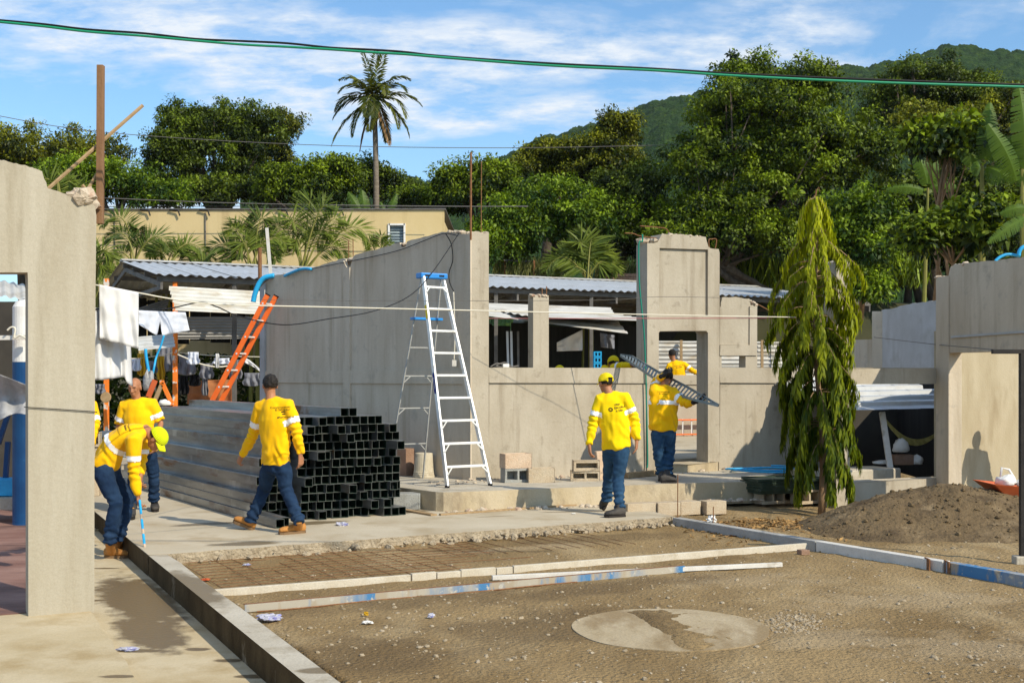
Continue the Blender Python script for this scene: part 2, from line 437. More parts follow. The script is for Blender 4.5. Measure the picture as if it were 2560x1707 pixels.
# cloth
mat('cloth_white', (.70,.70,.71), (.77,.77,.78), scale=9, rough=.95, bump=.25, bscale=120, transl=.12)
mat('cloth_blue_white', (.66,.70,.80), (.72,.76,.86), scale=9, rough=.95, transl=.12)
mat('cloth_grey', (.16,.165,.19), (.20,.205,.24), scale=9, rough=.95); mat('cloth_yellow', (.55,.33,.02), rough=.95)
mat('cloth_black', (.012,.012,.014), rough=.95); mat('cloth_orange', (.30,.11,.045), (.36,.15,.06), scale=3, rough=.95)
mat('hammock', (.42,.36,.10), (.50,.44,.18), scale=30, rough=.95)
mat('shirt', (.92,.48,.002), (.96,.55,.003), scale=5, c3=(.66,.34,.012), scale3=2.6, con3=(.60,.80), rough=.9, bump=.3, bscale=20, bdist=.012, spec=.15, sheen=.1, objrand=True)
mat('shirt_lemon', (.92,.62,.002), (.96,.68,.003), scale=5, c3=(.68,.45,.012), scale3=2.6, con3=(.60,.80), rough=.9, bump=.3, bscale=20, bdist=.012, spec=.15, sheen=.1)
mat('cap_yellow', (.90,.66,.004), (.93,.72,.006), scale=6, rough=.85)
mat('cap_lime', (.70,.80,.004), (.76,.86,.01), scale=6, rough=.85)
mat('jeans', (.010,.024,.058), (.018,.042,.092), scale=6, contrast=(.35,.65), c3=(.034,.066,.12), scale3=3.2, con3=(.56,.74), rough=.95, bump=.35, bscale=24, bdist=.012, spec=.15)
mat('jeans_light', (.018,.050,.105), (.030,.078,.15), scale=6, contrast=(.35,.65), c3=(.055,.115,.19), scale3=3.2, con3=(.56,.74), rough=.95, bump=.35, bscale=24, bdist=.012, spec=.15)
mat('skin', (.36,.155,.075), (.42,.19,.10), scale=12, rough=.55, spec=.35, bump=.1, bscale=60)
mat('hair', (.010,.008,.007), (.025,.02,.017), scale=40, rough=.7, bump=.8, bscale=90, bdist=.01)
mat('boot_tan', (.40,.165,.035), (.48,.22,.06), scale=8, rough=.8, bump=.3); mat('boot_dark', (.03,.028,.028), (.07,.062,.055), scale=9, rough=.8, bump=.3)
mat('sole', (.20,.12,.06), rough=.85); mat('sole_dark', (.025,.02,.018), rough=.85)
mat('lace', (.70,.30,.03), rough=.9); mat('glove', (.025,.024,.026), rough=.9)
mat('reflective', (.95,.95,.95), rough=.3, spec=.8)
# plants
mat('bark', (.055,.042,.03), (.10,.08,.06), scale=5, stretch=(2,2,.5), rough=.95, bump=.8, bscale=12, bdist=.03)
mat('bark_palm', (.16,.13,.10), (.24,.20,.16), scale=9, stretch=(.6,.6,4), rough=.95, bump=.8, bscale=9, bdist=.03)
mat('bark_tan', (.22,.14,.075), (.30,.20,.12), scale=9, rough=.95, bump=.5)
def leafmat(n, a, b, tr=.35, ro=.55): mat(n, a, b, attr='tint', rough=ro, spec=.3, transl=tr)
leafmat('leaf_dark', (.007,.018,.002), (.17,.235,.008), .22); leafmat('leaf_mid', (.009,.026,.002), (.26,.355,.008), .22)  # dark ends kept near black to deepen the shade inside the crowns
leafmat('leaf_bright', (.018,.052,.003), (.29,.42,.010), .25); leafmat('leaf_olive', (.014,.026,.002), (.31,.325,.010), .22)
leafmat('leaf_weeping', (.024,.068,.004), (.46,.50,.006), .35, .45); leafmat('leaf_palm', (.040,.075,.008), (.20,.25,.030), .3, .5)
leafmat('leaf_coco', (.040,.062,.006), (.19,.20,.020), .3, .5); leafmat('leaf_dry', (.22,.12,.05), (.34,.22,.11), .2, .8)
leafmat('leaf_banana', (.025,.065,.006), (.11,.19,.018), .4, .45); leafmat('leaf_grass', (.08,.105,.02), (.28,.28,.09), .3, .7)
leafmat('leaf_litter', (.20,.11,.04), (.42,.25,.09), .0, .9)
mat('hill_forest', (.008,.026,.006), (.030,.062,.010), scale=.22, contrast=(.35,.65), c3=(.060,.090,.012), scale3=.35, con3=(.54,.74), rough=.95, bump=1.0, bscale=.8, bdist=1.6, spec=.05)

def blobs(m, lst, col, rough=None, wob=1.1, ns=3.0, edge=.18, strength=1.0):
    """stains with a shape of their own: (centre xy, radii, angle) in object space, edges broken up by noise"""
    t = m.node_tree; L = t.links.new; bs = next(n for n in t.nodes if n.type == 'BSDF_PRINCIPLED')
    tcn = t.nodes.new('ShaderNodeTexCoord'); acc = None
    no = t.nodes.new('ShaderNodeTexNoise'); no.inputs['Scale'].default_value = ns; no.inputs['Detail'].default_value = 7; no.inputs['Roughness'].default_value = .62
    L(tcn.outputs['Object'], no.inputs['Vector'])
    for (c, r, ang) in lst:
        mp_ = t.nodes.new('ShaderNodeMapping'); mp_.vector_type = 'TEXTURE'; mp_.inputs['Location'].default_value = (c[0], c[1], 0); mp_.inputs['Rotation'].default_value = (0, 0, ang); mp_.inputs['Scale'].default_value = (r[0], r[1], 1000)
        L(tcn.outputs['Object'], mp_.inputs['Vector'])
        ln = t.nodes.new('ShaderNodeVectorMath'); ln.operation = 'LENGTH'; L(mp_.outputs[0], ln.inputs[0])
        ad = t.nodes.new('ShaderNodeMath'); ad.operation = 'MULTIPLY_ADD'; ad.inputs[1].default_value = -2*wob; L(no.outputs['Fac'], ad.inputs[0]); ad.inputs[2].default_value = wob
        su = t.nodes.new('ShaderNodeMath'); su.operation = 'ADD'; L(ln.outputs['Value'], su.inputs[0]); L(ad.outputs[0], su.inputs[1])
        mr = t.nodes.new('ShaderNodeMapRange'); mr.inputs['From Min'].default_value = 1+edge; mr.inputs['From Max'].default_value = 1-edge; mr.inputs['To Max'].default_value = strength; L(su.outputs[0], mr.inputs['Value'])
        if acc is None: acc = mr.outputs[0]
        else:
            mxn = t.nodes.new('ShaderNodeMath'); mxn.operation = 'MAXIMUM'; L(acc, mxn.inputs[0]); L(mr.outputs[0], mxn.inputs[1]); acc = mxn.outputs[0]
    mx_ = t.nodes.new('ShaderNodeMix'); mx_.data_type = 'RGBA'; L(acc, mx_.inputs['Factor'])
    src = bs.inputs['Base Color'].links[0].from_socket; L(src, mx_.inputs[6]); mx_.inputs[7].default_value = (*col, 1)
    L(mx_.outputs[2], bs.inputs['Base Color'])
    if rough is not None:
        rr = t.nodes.new('ShaderNodeMapRange'); rr.inputs['To Min'].default_value = bs.inputs['Roughness'].default_value; rr.inputs['To Max'].default_value = rough; L(acc, rr.inputs['Value']); L(rr.outputs[0], bs.inputs['Roughness'])
# ================================================================== GROUND
mat('dirt', (.19,.122,.048), (.30,.208,.098), scale=.75, contrast=(.36,.62), stretch=(1,.55,1), c3=(.40,.30,.165), scale3=1.15, con3=(.52,.74), stretch3=(.8,.4,1),
    bump=1.0, bscale=30, bdist=.03, fine=.24, c4=(.10,.067,.032), scale4=13, con4=(.60,.74), detail=10)
mat('wet_unused', (.235,.18,.105), (.34,.28,.185), scale=3, rough=.42, spec=.4, fine=.12)
def kerb_x(y):            # line of the kerb on the right side of the court
    pts = [(2000, -1150), (14.6, 1.86), (12.43, 3.12), (10.46, 4.43), (4, 8.6), (-500, 330)]
    for (y1, x1), (y0, x0) in zip(pts[:-1], pts[1:]):
        if y >= y0: return x0 + (x1-x0)*(y-y0)/(y1-y0)
    return 400
def ground_z(x, y):
    u = x*.892 + y*.452
    if u < 2.30 and y < 60: return -0.42
    z = -0.10
    n = mnoise.noise(Vector((x*.9, y*.9, 3.1)))*.014 + mnoise.noise(Vector((x*3.1, y*3.1, 7.7)))*.011 + mnoise.noise(Vector((x*9, y*9, 1.7)))*.006
    if y < 40:
        k = x - kerb_x(y) if 5 < y < 16.5 else (x - 1.9 if y >= 16.5 else -1)
        if k > 0.085: z = -0.03 - .055*min(1, max(0, (y-14.2)/1.2)); n *= 1.6
    r = math.hypot(x-1.13, y-8.62)
    if r < .78: k = min(1, (.78-r)/.16); n = n*(1-.75*k) - .014*k*k
    return z + n
def ground():
    def axis(a, b, st, lo, hi):
        c = list(np.arange(a, b + 1e-6, st)); d = st
        up = [c[-1]]
        while up[-1] < hi: d *= 1.45; up.append(min(hi, up[-1] + d))
        d = st; dn = [c[0]]
        while dn[-1] > lo: d *= 1.45; dn.append(max(lo, dn[-1] - d))
        return dn[:0:-1] + c + up[1:]
    xs = axis(-3.6, 8.0, .05, -3000, 3000); ys = axis(5.6, 18.0, .06, -300, 3200)
    nx, ny = len(xs), len(ys)
    vs = np.array([(x, y, ground_z(x, y)) for y in ys for x in xs])
    i, j = np.meshgrid(np.arange(nx-1), np.arange(ny-1)); a = (j*nx + i).ravel()
    q = np.stack([a, a+1, a+nx+1, a+nx], 1)
    o = link_mesh('ground', np_mesh('ground', vs, q, smooth=True), MATS['dirt'])
    tag(o, kind='structure')
ground()

def flat(name, pts, z, depth, m, edge=None, side=None):
    """a slab: plan outline, top height, thickness"""
    mb = MB()
    loop = [Vector((p[0], p[1], z)) for p in pts]
    tris = tessellate_polygon([loop]); n = len(loop)
    mb.add(loop, [tuple(t) for t in tris])
    mb.mi = 1 if side else 0
    low = [p - Vector((0, 0, depth)) for p in loop]
    mb.add(loop + low, [(i, (i+1) % n, (i+1) % n + n, i + n) for i in range(n)])
    o = mb.build(name, [m, side] if side else m)
    return tag(o, kind='structure')
def ragged(a, b, step, amp, rnd):
    a = Vector(a); b = Vector(b); d = (b-a); n = int(d.length/step); nn = Vector((-d.y, d.x)).normalized()
    return [a + d*(i/n) + nn*rnd.uniform(-amp, amp) for i in range(n+1)]

rnd = random.Random(4)
def xy(v): return Vector((v[0], v[1]))
kA = Vector((-1.02, 6.45)); kD = Vector((-.4353, .9003))          # inner line of the gutter kerb
def kp(t): return kA + kD*t
wF0 = xy(G(418, 1384)); wF1 = xy(G(1690, 1291))
tA = (wF0 - kA).dot(kD)
walk = ragged(wF0, wF1, .07, .022, rnd) + [xy(G(1572, 1264)), xy(G(1440, 1251)), Vector((3.5, 20)), Vector((9, 24)), Vector((6, 33)), Vector((-12, 28)), kp(21.5), kp(tA + .01)]
flat('walkway', walk, 0.0, .30, MATS['concrete_walk'], side=MATS['concrete_broken'])
# broken lumps and laitance along the front edge of the walkway
mb = MB()
for i in range(150):
    t = rnd.random()**.7; p = wF0.lerp(wF1, t) + Vector((.05, -.1)).normalized()*rnd.uniform(-.02, .16)
    mb.rock((p.x, p.y, -.100 + rnd.uniform(0, .05)), .012 + .05*rnd.random()**2.5, rnd, .8)
tag(mb.build('broken_edge', MATS['concrete_broken']), 'crumbled concrete lumps along the front edge of the walkway', 'rubble', kind='stuff')

# gutter kerb, gutter floor, side slabs
kw = Vector((.892, .452))*.165
kb = [kp(-3), kp(tA), kp(tA) + kw*1.02, kp(tA-.6)+kw*1.15, kp(tA-1.6)+kw*1.04, kp(tA-3)+kw*1.12, kp(-3)+kw]
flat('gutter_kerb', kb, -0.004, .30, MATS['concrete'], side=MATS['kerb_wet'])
# wet skin of the gutter wall along the walkway
mb = MB()
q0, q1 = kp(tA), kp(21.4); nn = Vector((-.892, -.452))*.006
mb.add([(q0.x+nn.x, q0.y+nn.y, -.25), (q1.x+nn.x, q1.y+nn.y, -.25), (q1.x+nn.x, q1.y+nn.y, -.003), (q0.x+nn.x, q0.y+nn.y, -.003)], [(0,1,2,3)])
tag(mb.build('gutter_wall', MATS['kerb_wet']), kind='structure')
sA = Vector((-3.25, 9.37)); sD = kD
def sp(t): return sA + sD*t
flat('gutter_floor', [kp(-3)+Vector((.05,0)), kp(21), sp(18.2), sp(-6)], -0.20, .3, MATS['concrete_gutter'])
n0 = ragged(sp(-6), sp(.30), .22, .014, rnd)
flat('near_slab', [tuple(p) for p in n0] + [sp(.30) + Vector((-.892,-.452))*6, sp(-6) + Vector((-.892,-.452))*6], -0.150, .2, MATS['concrete_gutter'])
flat('red_floor', [sp(.32), sp(12), sp(12) + Vector((-.892,-.452))*9, sp(.32) + Vector((-.892,-.452))*9], -0.146, .2, MATS['red_floor'])

def gb(px, py, z, rx, ry, ang=0.0):
    g = G(px, py, z); return ((g.x, g.y), (rx, ry), ang)
kang = math.atan2(kD.y, kD.x)
blobs(MATS['concrete_walk'], [gb(618,1358,0,.34,.15,.3), gb(520,1309,0,.42,.12,.5), gb(930,1284,0,.75,.17,.5), gb(760,1308,0,.5,.16,.5), gb(1240,1290,0,.25,.03,.4), gb(1450,1278,0,.5,.05,.2)], (.19,.145,.085), .45, .55, 4.0)
blobs(MATS['concrete_gutter'], [((-3.16, 10.25), (1.35, .30), kang), ((-2.70, 9.0), (.75, .22), kang)] + [gb(352,1626,-.2,.16,.06), gb(572,1650,-.2,.10,.05), gb(430,1602,-.2,.09,.05), gb(270,1463,-.2,.11,.05), gb(492,1622,-.2,.09,.05), gb(640,1690,-.2,.12,.05), gb(330,1568,-.2,.09,.04), gb(250,1500,-.2,.10,.05), gb(255,1420,-.2,.16,.04), gb(300,1690,-.15,.12,.04)], (.155,.11,.055), .40, .75, 6.0)
blobs(MATS['concrete'], [((-2.62, 9.75), (.85, .22), kang), ((-1.12, 7.0), (.14, .07), 0)], (.20,.155,.095), .5, .6, 5.0)
blobs(MATS['dirt'], [gb(1520,1345,-.1,1.0,.24,.45), gb(1180,1348,-.1,.6,.12,.45), gb(1400,1560,-.1,.9,.5,.3), gb(1060,1500,-.1,1.1,.22,.5), gb(1500,1470,-.1,1.3,.25,.5), gb(900,1640,-.1,.7,.5,.3), gb(2150,1590,-.1,.4,.12,0)], (.115,.074,.032), None, 1.5, 2.6, .40, .60)
blobs(MATS['dirt'], [gb(1870,1450,-.1,.55,.3,.4), gb(2240,1500,-.1,.9,.3,.2), gb(2050,1600,-.1,.5,.25,.2), gb(1300,1370,-.1,.9,.15,.45), gb(2450,1620,-.1,.6,.4,0)], (.37,.28,.165), None, 1.9, 3.2, .45, .55)

# round concrete pad half buried in the court
mat('pad', (.37,.292,.18), (.44,.36,.24), scale=2.6, c3=(.27,.195,.105), scale3=1.15, con3=(.47,.60), stretch3=(1.9,.75,1), bump=.5, bscale=40, fine=.16, c4=(.30,.225,.14), scale4=6, con4=(.58,.72))
mb = MB(); pc = Vector((1.13, 8.62))
ring = [(pc.x + .70*math.cos(a)*(1+.015*math.sin(5*a)), pc.y + .72*math.sin(a)*(1+.012*math.sin(7*a)), -.094) for a in [2*math.pi*k/64 for k in range(64)]]
mb.prism([ring], (0, 0, -.06))
tag(mb.build('concrete_pad', MATS['pad'], loc=(pc.x, pc.y, -.1)), 'round pale concrete pad half buried in the dirt court', 'concrete pad')
# soil drifted over the pad
mb = MB()
dA, dB = xy(G(1560, 1512, -.08)), xy(G(1775, 1632, -.08))
def drift(u, v):
    p = dA.lerp(dB, v) + Vector((.03*math.sin(v*5), 0)); q = p + Vector((.94, .34))*(u-.25)*.62
    hgt = .016*math.exp(-((u-.30)/.16)**2) + .006*math.exp(-((u-.62)/.22)**2)*(1-v) + .008*mnoise.noise(Vector((q.x*5, q.y*5, 1))) + .004*mnoise.noise(Vector((q.x*17, q.y*17, 4)))
    e = min(1, 6*u, 6*(1-u), 7*v, 7*(1-v)); return (q.x, q.y, -.0985 + hgt*e - .012*(1-e))
mb.grid(drift, 40, 70)
tag(mb.build('soil_drift', MATS['dirt'], smooth=True), kind='structure')

# stones and crumbs on the court
mb = MB(); rnd = random.Random(11); k = 0
while k < 2600:
    y = 5.9 + 9.5*rnd.random()**1.25; x = (rnd.uniform(-900, 1400))/F*y*1.02
    if x*.892 + y*.452 < 2.36: continue
    if y > 11.0 + (x+2.6)*.45 and x < kerb_x(y): continue
    if (Vector((x, y)) - pc).length < .66 and rnd.random() < .8: continue
    dens = mnoise.noise(Vector((x*.8, y*.8, 9)))
    if dens < -.1 and rnd.random() < .6: continue
    s = .004 + .011*rnd.random()**4 + (.012*rnd.random() if rnd.random() < .02 else 0)
    mb.rock((x, y, ground_z(x, y) + s*.18), s*1.5, rnd, .7); k += 1
tag(mb.build('pebbles', MATS['pebble']), 'small stones and gravel crumbs strewn over the dirt', 'gravel', kind='stuff')
# gravel heap beside the pad
mb = MB()
for k in range(420):
    px = rnd.gauss(1985, 48); py = rnd.gauss(1555, 14); p = G(px, py, -.1)
    s = .005 + .008*rnd.random()**3; mb.rock((p.x, p.y, ground_z(p.x, p.y)+s*.2), s*1.5, rnd, .7)
tag(mb.build('gravel_patch', MATS['pebble']), 'thin spread of ochre gravel right of the round pad', 'gravel', kind='stuff')

# terrain behind the sheds, and the wooded hill
def terrain():
    xs = np.concatenate([np.linspace(-3, 60, 64)]); ys = np.concatenate([np.linspace(37.5, 44, 14), np.linspace(46, 200, 30)])
    vs = []
    for y in ys:
        for x in xs:
            r = min(1, max(0, (y-37.5)/2.0)); s = min(1, max(0, (x+3)/4.0))
            vs.append((x, y, (-.3 + 4.4*r*r*(3-2*r) + max(0, y-42)*.06)*s - .3*(1-s) + .3*mnoise.noise(Vector((x*.3, y*.3, 0)))))
    nx = len(xs); i, j = np.meshgrid(np.arange(nx-1), np.arange(len(ys)-1)); a = (j*nx+i).ravel()
    tag(link_mesh('terrain', np_mesh('terrain', vs, np.stack([a, a+1, a+nx+1, a+nx], 1), smooth=True), MATS['terrain_dark']), kind='structure')
terrain()
def hill():
    ridge = [(560,470),(900,462),(1000,455),(1085,448),(1180,420),(1280,381),(1340,348),(1427,329),(1574,280),(1661,248),(1742,234),(1824,215),(1884,199),(2129,166),(2205,160),(2260,147),(2314,125),(2357,115),(2401,114),(2450,122),(2504,124),(2560,131),(2700,150),(2900,190),(3100,260)]
    rp = np.array(ridge, float)
    rg = np.random.default_rng(5)
    YR = 520.0
    nu, nv = 760, 150
    pxs = np.linspace(600, 3050, nu); vv = np.linspace(0, 1.12, nv)
    yr = np.interp(pxs, rp[:,0], rp[:,1])
    zr = CH + (HY - yr)/F*YR - 2.5
    PX, VV = np.meshgrid(pxs, vv); ZR = np.tile(zr, (nv, 1))
    YY = 210 + (YR-210)*VV
    XX = (PX - CX)/F*YY*(1.0) 
    prof = np.where(VV <= 1, np.clip(VV,0,1)**.95, 1 - (VV-1)*2.2)
    ZZ = 6 + (ZR-6)*prof
    # gullies
    gl = 7*np.sin(XX*.035 + YY*.012)*VV*(1-np.clip(VV,0,1))*2
    ZZ = ZZ + gl
    # tree crowns as overlapping domes
    Z = ZZ.copy()
    cxs = rg.uniform(XX.min(), XX.max(), 16000); cys = rg.uniform(210, 555, 16000); cr = rg.uniform(1.8, 4.8, 16000); ch = rg.uniform(.45, .95, 16000)
    cell = 5.0
    from collections import defaultdict
    gridd = defaultdict(list)
    for n_ in range(16000): gridd[(int(cxs[n_]//cell), int(cys[n_]//cell))].append(n_)
    add = np.zeros_like(Z)
    for j in range(nv):
        for i in range(nu):
            x, y = XX[j, i], YY[j, i]; gx, gy = int(x//cell), int(y//cell); b = 0
            for a in (gx-1, gx, gx+1):
                for c in (gy-1, gy, gy+1):
                    for n_ in gridd.get((a, c), ()):
                        d2 = ((x-cxs[n_])**2 + (y-cys[n_])**2)/cr[n_]**2
                        if d2 < 1:
                            h = (1-d2)**.5*cr[n_]*ch[n_]
                            if h > b: b = h
            add[j, i] = b
    Z = Z + add + .18*rg.normal(size=Z.shape)
    vs = np.stack([XX.ravel(), YY.ravel(), Z.ravel()], 1)
    i, j = np.meshgrid(np.arange(nu-1), np.arange(nv-1)); a = (j*nu+i).ravel()
    tag(link_mesh('hill', np_mesh('hill', vs, np.stack([a, a+1, a+nu+1, a+nu], 1), smooth=False), MATS['hill_forest']), kind='structure')
hill()
# ================================================================== BUILDINGS
rnd = random.Random(21)
W1 = PL((-.467, 17.0), (.892, .452))
def loop_on(pl, pts):
    """(px, py) points of the facade, or (px, 'z', height)"""
    return [pl.ptz(p[0], p[2]) if len(p) == 3 else pl.pt(*p) for p in pts]
def slab_on(mb, pl, loops, thick, off=0.0):
    q = pl.off(off) if off else pl
    return mb.prism([loop_on(q, l) for l in loops], pl.n*thick)
def rubble_on(mb, pl, a, b, n, size, thick):
    for _ in range(n):
        t = rnd.random(); px = a[0]+(b[0]-a[0])*t; py = a[1]+(b[1]-a[1])*t
        mb.rock(pl.pt(px, py) + pl.n*rnd.uniform(.02, thick), rnd.uniform(.4, 1)*size, rnd, .7)

root = empty('roofless_building', (0, 18, 0), 'roofless concrete building with a tall doorway tower and a sloping grey side wall', 'building')
Z0 = .10
def part(name, m, fn, parent=None, bevel=.008):
    mb = MB(); fn(mb); return mb.build(name, MATS[m], parent or root, bevel=bevel)
part('corner_pillar', 'plaster', lambda mb: slab_on(mb, W1, [[(1177,'z',Z0),(1222,'z',Z0)] + jag([(1222,580),(1212,584),(1195,579),(1177,584)], 1.6, 5, rnd)], .27))
part('sill_wall', 'plaster', lambda mb: slab_on(mb, W1, [[(1222.5,'z',Z0),(1617,'z',Z0),(1617,956),(1222.5,956)]], .15, .024))
part('sill_beam', 'plaster', lambda mb: slab_on(mb, W1, [[(1222.6,956.5),(1617,956.5),(1617,921),(1222.6,920)]], .19))
part('window_column', 'plaster', lambda mb: slab_on(mb, W1, [[(1333,919.5),(1372,919.5)] + jag([(1372,742),(1362,738),(1345,740),(1333,736)], 1.5, 5, rnd)], .16, .02))
part('door_tower', 'plaster', lambda mb: slab_on(mb, W1, [
    [(1618,'z',Z0),(1647,'z',Z0),(1647,832),(1650,828),(1700,827),(1766,827),(1770,832),(1770,'z',Z0),(1799,'z',Z0)]
    + jag([(1799,632),(1796,623),(1772,619),(1764,593),(1730,589),(1699,586),(1655,585),(1644,606),(1618,608)], 1.2, 7, rnd),
    [(1649,620),(1770,624),(1770,790),(1649,789)]], .30))
part('tower_panel', 'plaster', lambda mb: slab_on(mb, W1, [[(1646,616),(1774,618),(1774,794),(1646,794)]], .12, .045), bevel=0)
part('stub_wall', 'plaster', lambda mb: slab_on(mb, W1, [
    [(1799.6,919.5),(1893,919.5)] + jag([(1893,764),(1877,762),(1873,746),(1840,743),(1806,744),(1801,765),(1799.6,768)], 1.5, 6, rnd),
    [(1804,889),(1864,889),(1864,918.5),(1804,918.5)]], .17, .01))
part('stub_pilaster', 'plaster', lambda mb: slab_on(mb, W1, [[(1874.5,888),(1892.5,888),(1892.5,766),(1874.5,766)]], .02, -.012), bevel=.004)
part('stub_beam', 'plaster', lambda mb: slab_on(mb, W1, [[(1800.5,888),(1874,888),(1874,863),(1800.5,862)]], .02, -.012), bevel=.004)
part('sill_wall', 'plaster', lambda mb: slab_on(mb, W1, [[(1799.8,'z',Z0),(2125,'z',Z0),(2125,956),(1799.8,956)]], .15, .024))
part('sill_beam', 'plaster', lambda mb: slab_on(mb, W1, [[(1799.8,956.5),(2125,957),(2125,921),(1799.8,920.5)]], .19))
part('threshold', 'platform_face', lambda mb: mb.prism([[W1.ptz(1690,.36) - VDIR*.22, W1.ptz(1776,.36) - VDIR*.20, W1.ptz(1771,.36)+VDIR*.3, W1.ptz(1649,.36)+VDIR*.3, W1.ptz(1649,.36)-VDIR*.02]], (0,0,-.2)), bevel=.02)
mb = MB(); rubble_on(mb, W1, (1620,603), (1645,600), 9, .10, .25); rubble_on(mb, W1, (1655,586), (1765,592), 40, .055, .25); rubble_on(mb, W1, (1177,582), (1222,581), 22, .05, .25)
rubble_on(mb, W1, (1333,738), (1372,740), 14, .05, .12); rubble_on(mb, W1, (1873,750), (1893,762), 14, .06, .12)
tag(mb.build('broken_top', MATS['rubble'], root), kind='stuff')
# side wall in shade
c0 = W1.ptz(1177, 0) + VDIR*.01
SW = PL((c0.x, c0.y), (-4.36 - c0.x, 20.9 - c0.y))
top = jag([(650,719),(668,702),(685,690),(730,679),(778,669),(820,657),(858,646)], 1.6, 9, rnd) + [(864,648),(868,668),(876,668),(880,650),(884,640)] + \
      jag([(889,637),(950,620),(1000,606),(1003,618),(1014,618),(1018,604),(1060,592),(1114,579),(1140,585),(1176,583)], 1.6, 9, rnd)
part('side_wall', 'plaster_shade_lift', lambda mb: slab_on(mb, SW, [[(1176.5,'z',0),(650,'z',0)] + top], .16))
part('side_beam', 'plaster_shade_lift', lambda mb: slab_on(mb, SW, [[(1176,960),(650,956),(650,928),(1176,925)]], .022, -.0225), bevel=.004)
part('side_pilaster', 'plaster_shade_lift', lambda mb: slab_on(mb, SW, [[(874,'z',0),(858,'z',0),(858,652),(866,668),(874,668)]], .030, -.0305), bevel=.004)
part('side_pilaster', 'plaster_pale', lambda mb: slab_on(mb, SW, [[(661,'z',0),(649.5,'z',0),(649.5,722),(661,708)]], .034, -.0345), bevel=.004)
part('side_pilaster', 'plaster_shade_lift', lambda mb: slab_on(mb, SW, [[(1176,'z',0),(1157,'z',0),(1157,586),(1176,586)]], .026, -.0265), bevel=.004)
mb = MB(); rubble_on(mb, SW, (864,648), (882,650), 14, .07, .14); rubble_on(mb, SW, (1000,610), (1018,612), 10, .08, .1); rubble_on(mb, SW, (1114,580), (1172,582), 36, .06, .14)
for (a, b) in ((685,690),(778,669)),: rubble_on(mb, SW, (685,690), (778,669), 26, .035, .12)
tag(mb.build('broken_top', MATS['rubble'], root), kind='stuff')

# raised platform along the building
plat = [(-1.78,16.2),(-1.02,15.30),(-.96,15.22),(-.86,15.17),(-.74,15.19),(0,15.50),(1.05,15.93),(2.0,16.32),(2.7,16.55),(3.35,16.72),(3.5,17.2),(5.0,20.2),(5.4,21.5),(2.5,29.0),(-4.2,27.2),(-4.15,20.7),(-3.9,19.95)]
flat('platform', plat, .243, .30, MATS['concrete'], side=MATS['platform_face'])
flat('inner_floor', [(1.0,18.6),(4.5,20.4),(7.5,24),(6.6,30),(0,28),(.0,20)], .37, .2, MATS['concrete_walk'])
mb = MB()      # crumbs at the foot of the wall and platform
for _ in range(420):
    t = rnd.random()
    if rnd.random() < .5: px = rnd.uniform(1060, 2000); q = W1.ptz(px, .25) - VDIR*(.03 + .5*rnd.random()**2); z = .25
    else: px = rnd.uniform(1090, 1880); q = W1.ptz(px, 0); q = Vector((q.x, q.y, 0)); a = Vector((-.86,15.12,0)).lerp(Vector((3.4,16.68,0)), t); q = a - VDIR*(.02+.16*rnd.random()**2); z = .006
    mb.rock((q.x, q.y, z), .012 + .05*rnd.random()**4, rnd, .7)
tag(mb.build('wall_crumbs', MATS['rubble']), 'mortar crumbs scattered along the foot of the wall', 'rubble', kind='stuff')

# low back wall seen through the doorway and zinc fence behind it
bw = PL((5.4, 27.3), (.98, .2))
o = empty('back_wall', bw.ptz(1720, 0), 'low beige wall with a top band seen through the doorway', 'wall')
mb = MB(); slab_on(mb, bw, [[(1560,'z',.3),(1900,'z',.3),(1900,960),(1560,960)]], .15, .03); mb.build('wall_face', MATS['plaster'], o)
mb = MB(); slab_on(mb, bw, [[(1560,961),(1900,961),(1900,938),(1560,937)]], .2); mb.build('top_band', MATS['plaster'], o)

def corr(name, m, a, b, c, n, amp, parent=None, label=None, cat=None, group=None, per=8):
    """corrugated sheet: a->b crosses the corrugations, a->c runs along them"""
    a = Vector(a); b = Vector(b); c = Vector(c); e1 = b-a; e2 = c-a; nn = e1.cross(e2).normalized()
    mb = MB()
    mb.grid(lambda u, v: a + e1*u + e2*v + nn*amp*math.sin(2*math.pi*n*u), n*per, 2)
    o = mb.build(name, MATS[m], parent, smooth=True, loc=None if parent else a)
    return tag(o, label, cat, group)
fz = 28.6
zf = empty('zinc_fence', P(1780, 940, fz), 'pale zinc sheet fence behind the doorway and the weeping tree', 'fence')
for i, (xa, xb) in enumerate([(1600,1700),(1698,1766),(1764,1850),(1848,1930),(1928,2010)]):
    dY = (i % 2)*.03
    for j, (y0, y1) in enumerate([(852,884),(883,914),(913,946)]):
        corr('fence_sheet', 'zinc_white', P(xa, y0+i*.6, fz+dY+j*.02), P(xa, y1+i*.6, fz+dY+j*.02), P(xb, y0+i*.6, fz+dY+j*.02), 3, .012, zf)
for px in (1703, 1905):
    mb = MB(); mb.beam(P(px, 1020, fz-.1), P(px, 850, fz-.1), .06, .06); mb.build('post', MATS['wood_pale'], zf)

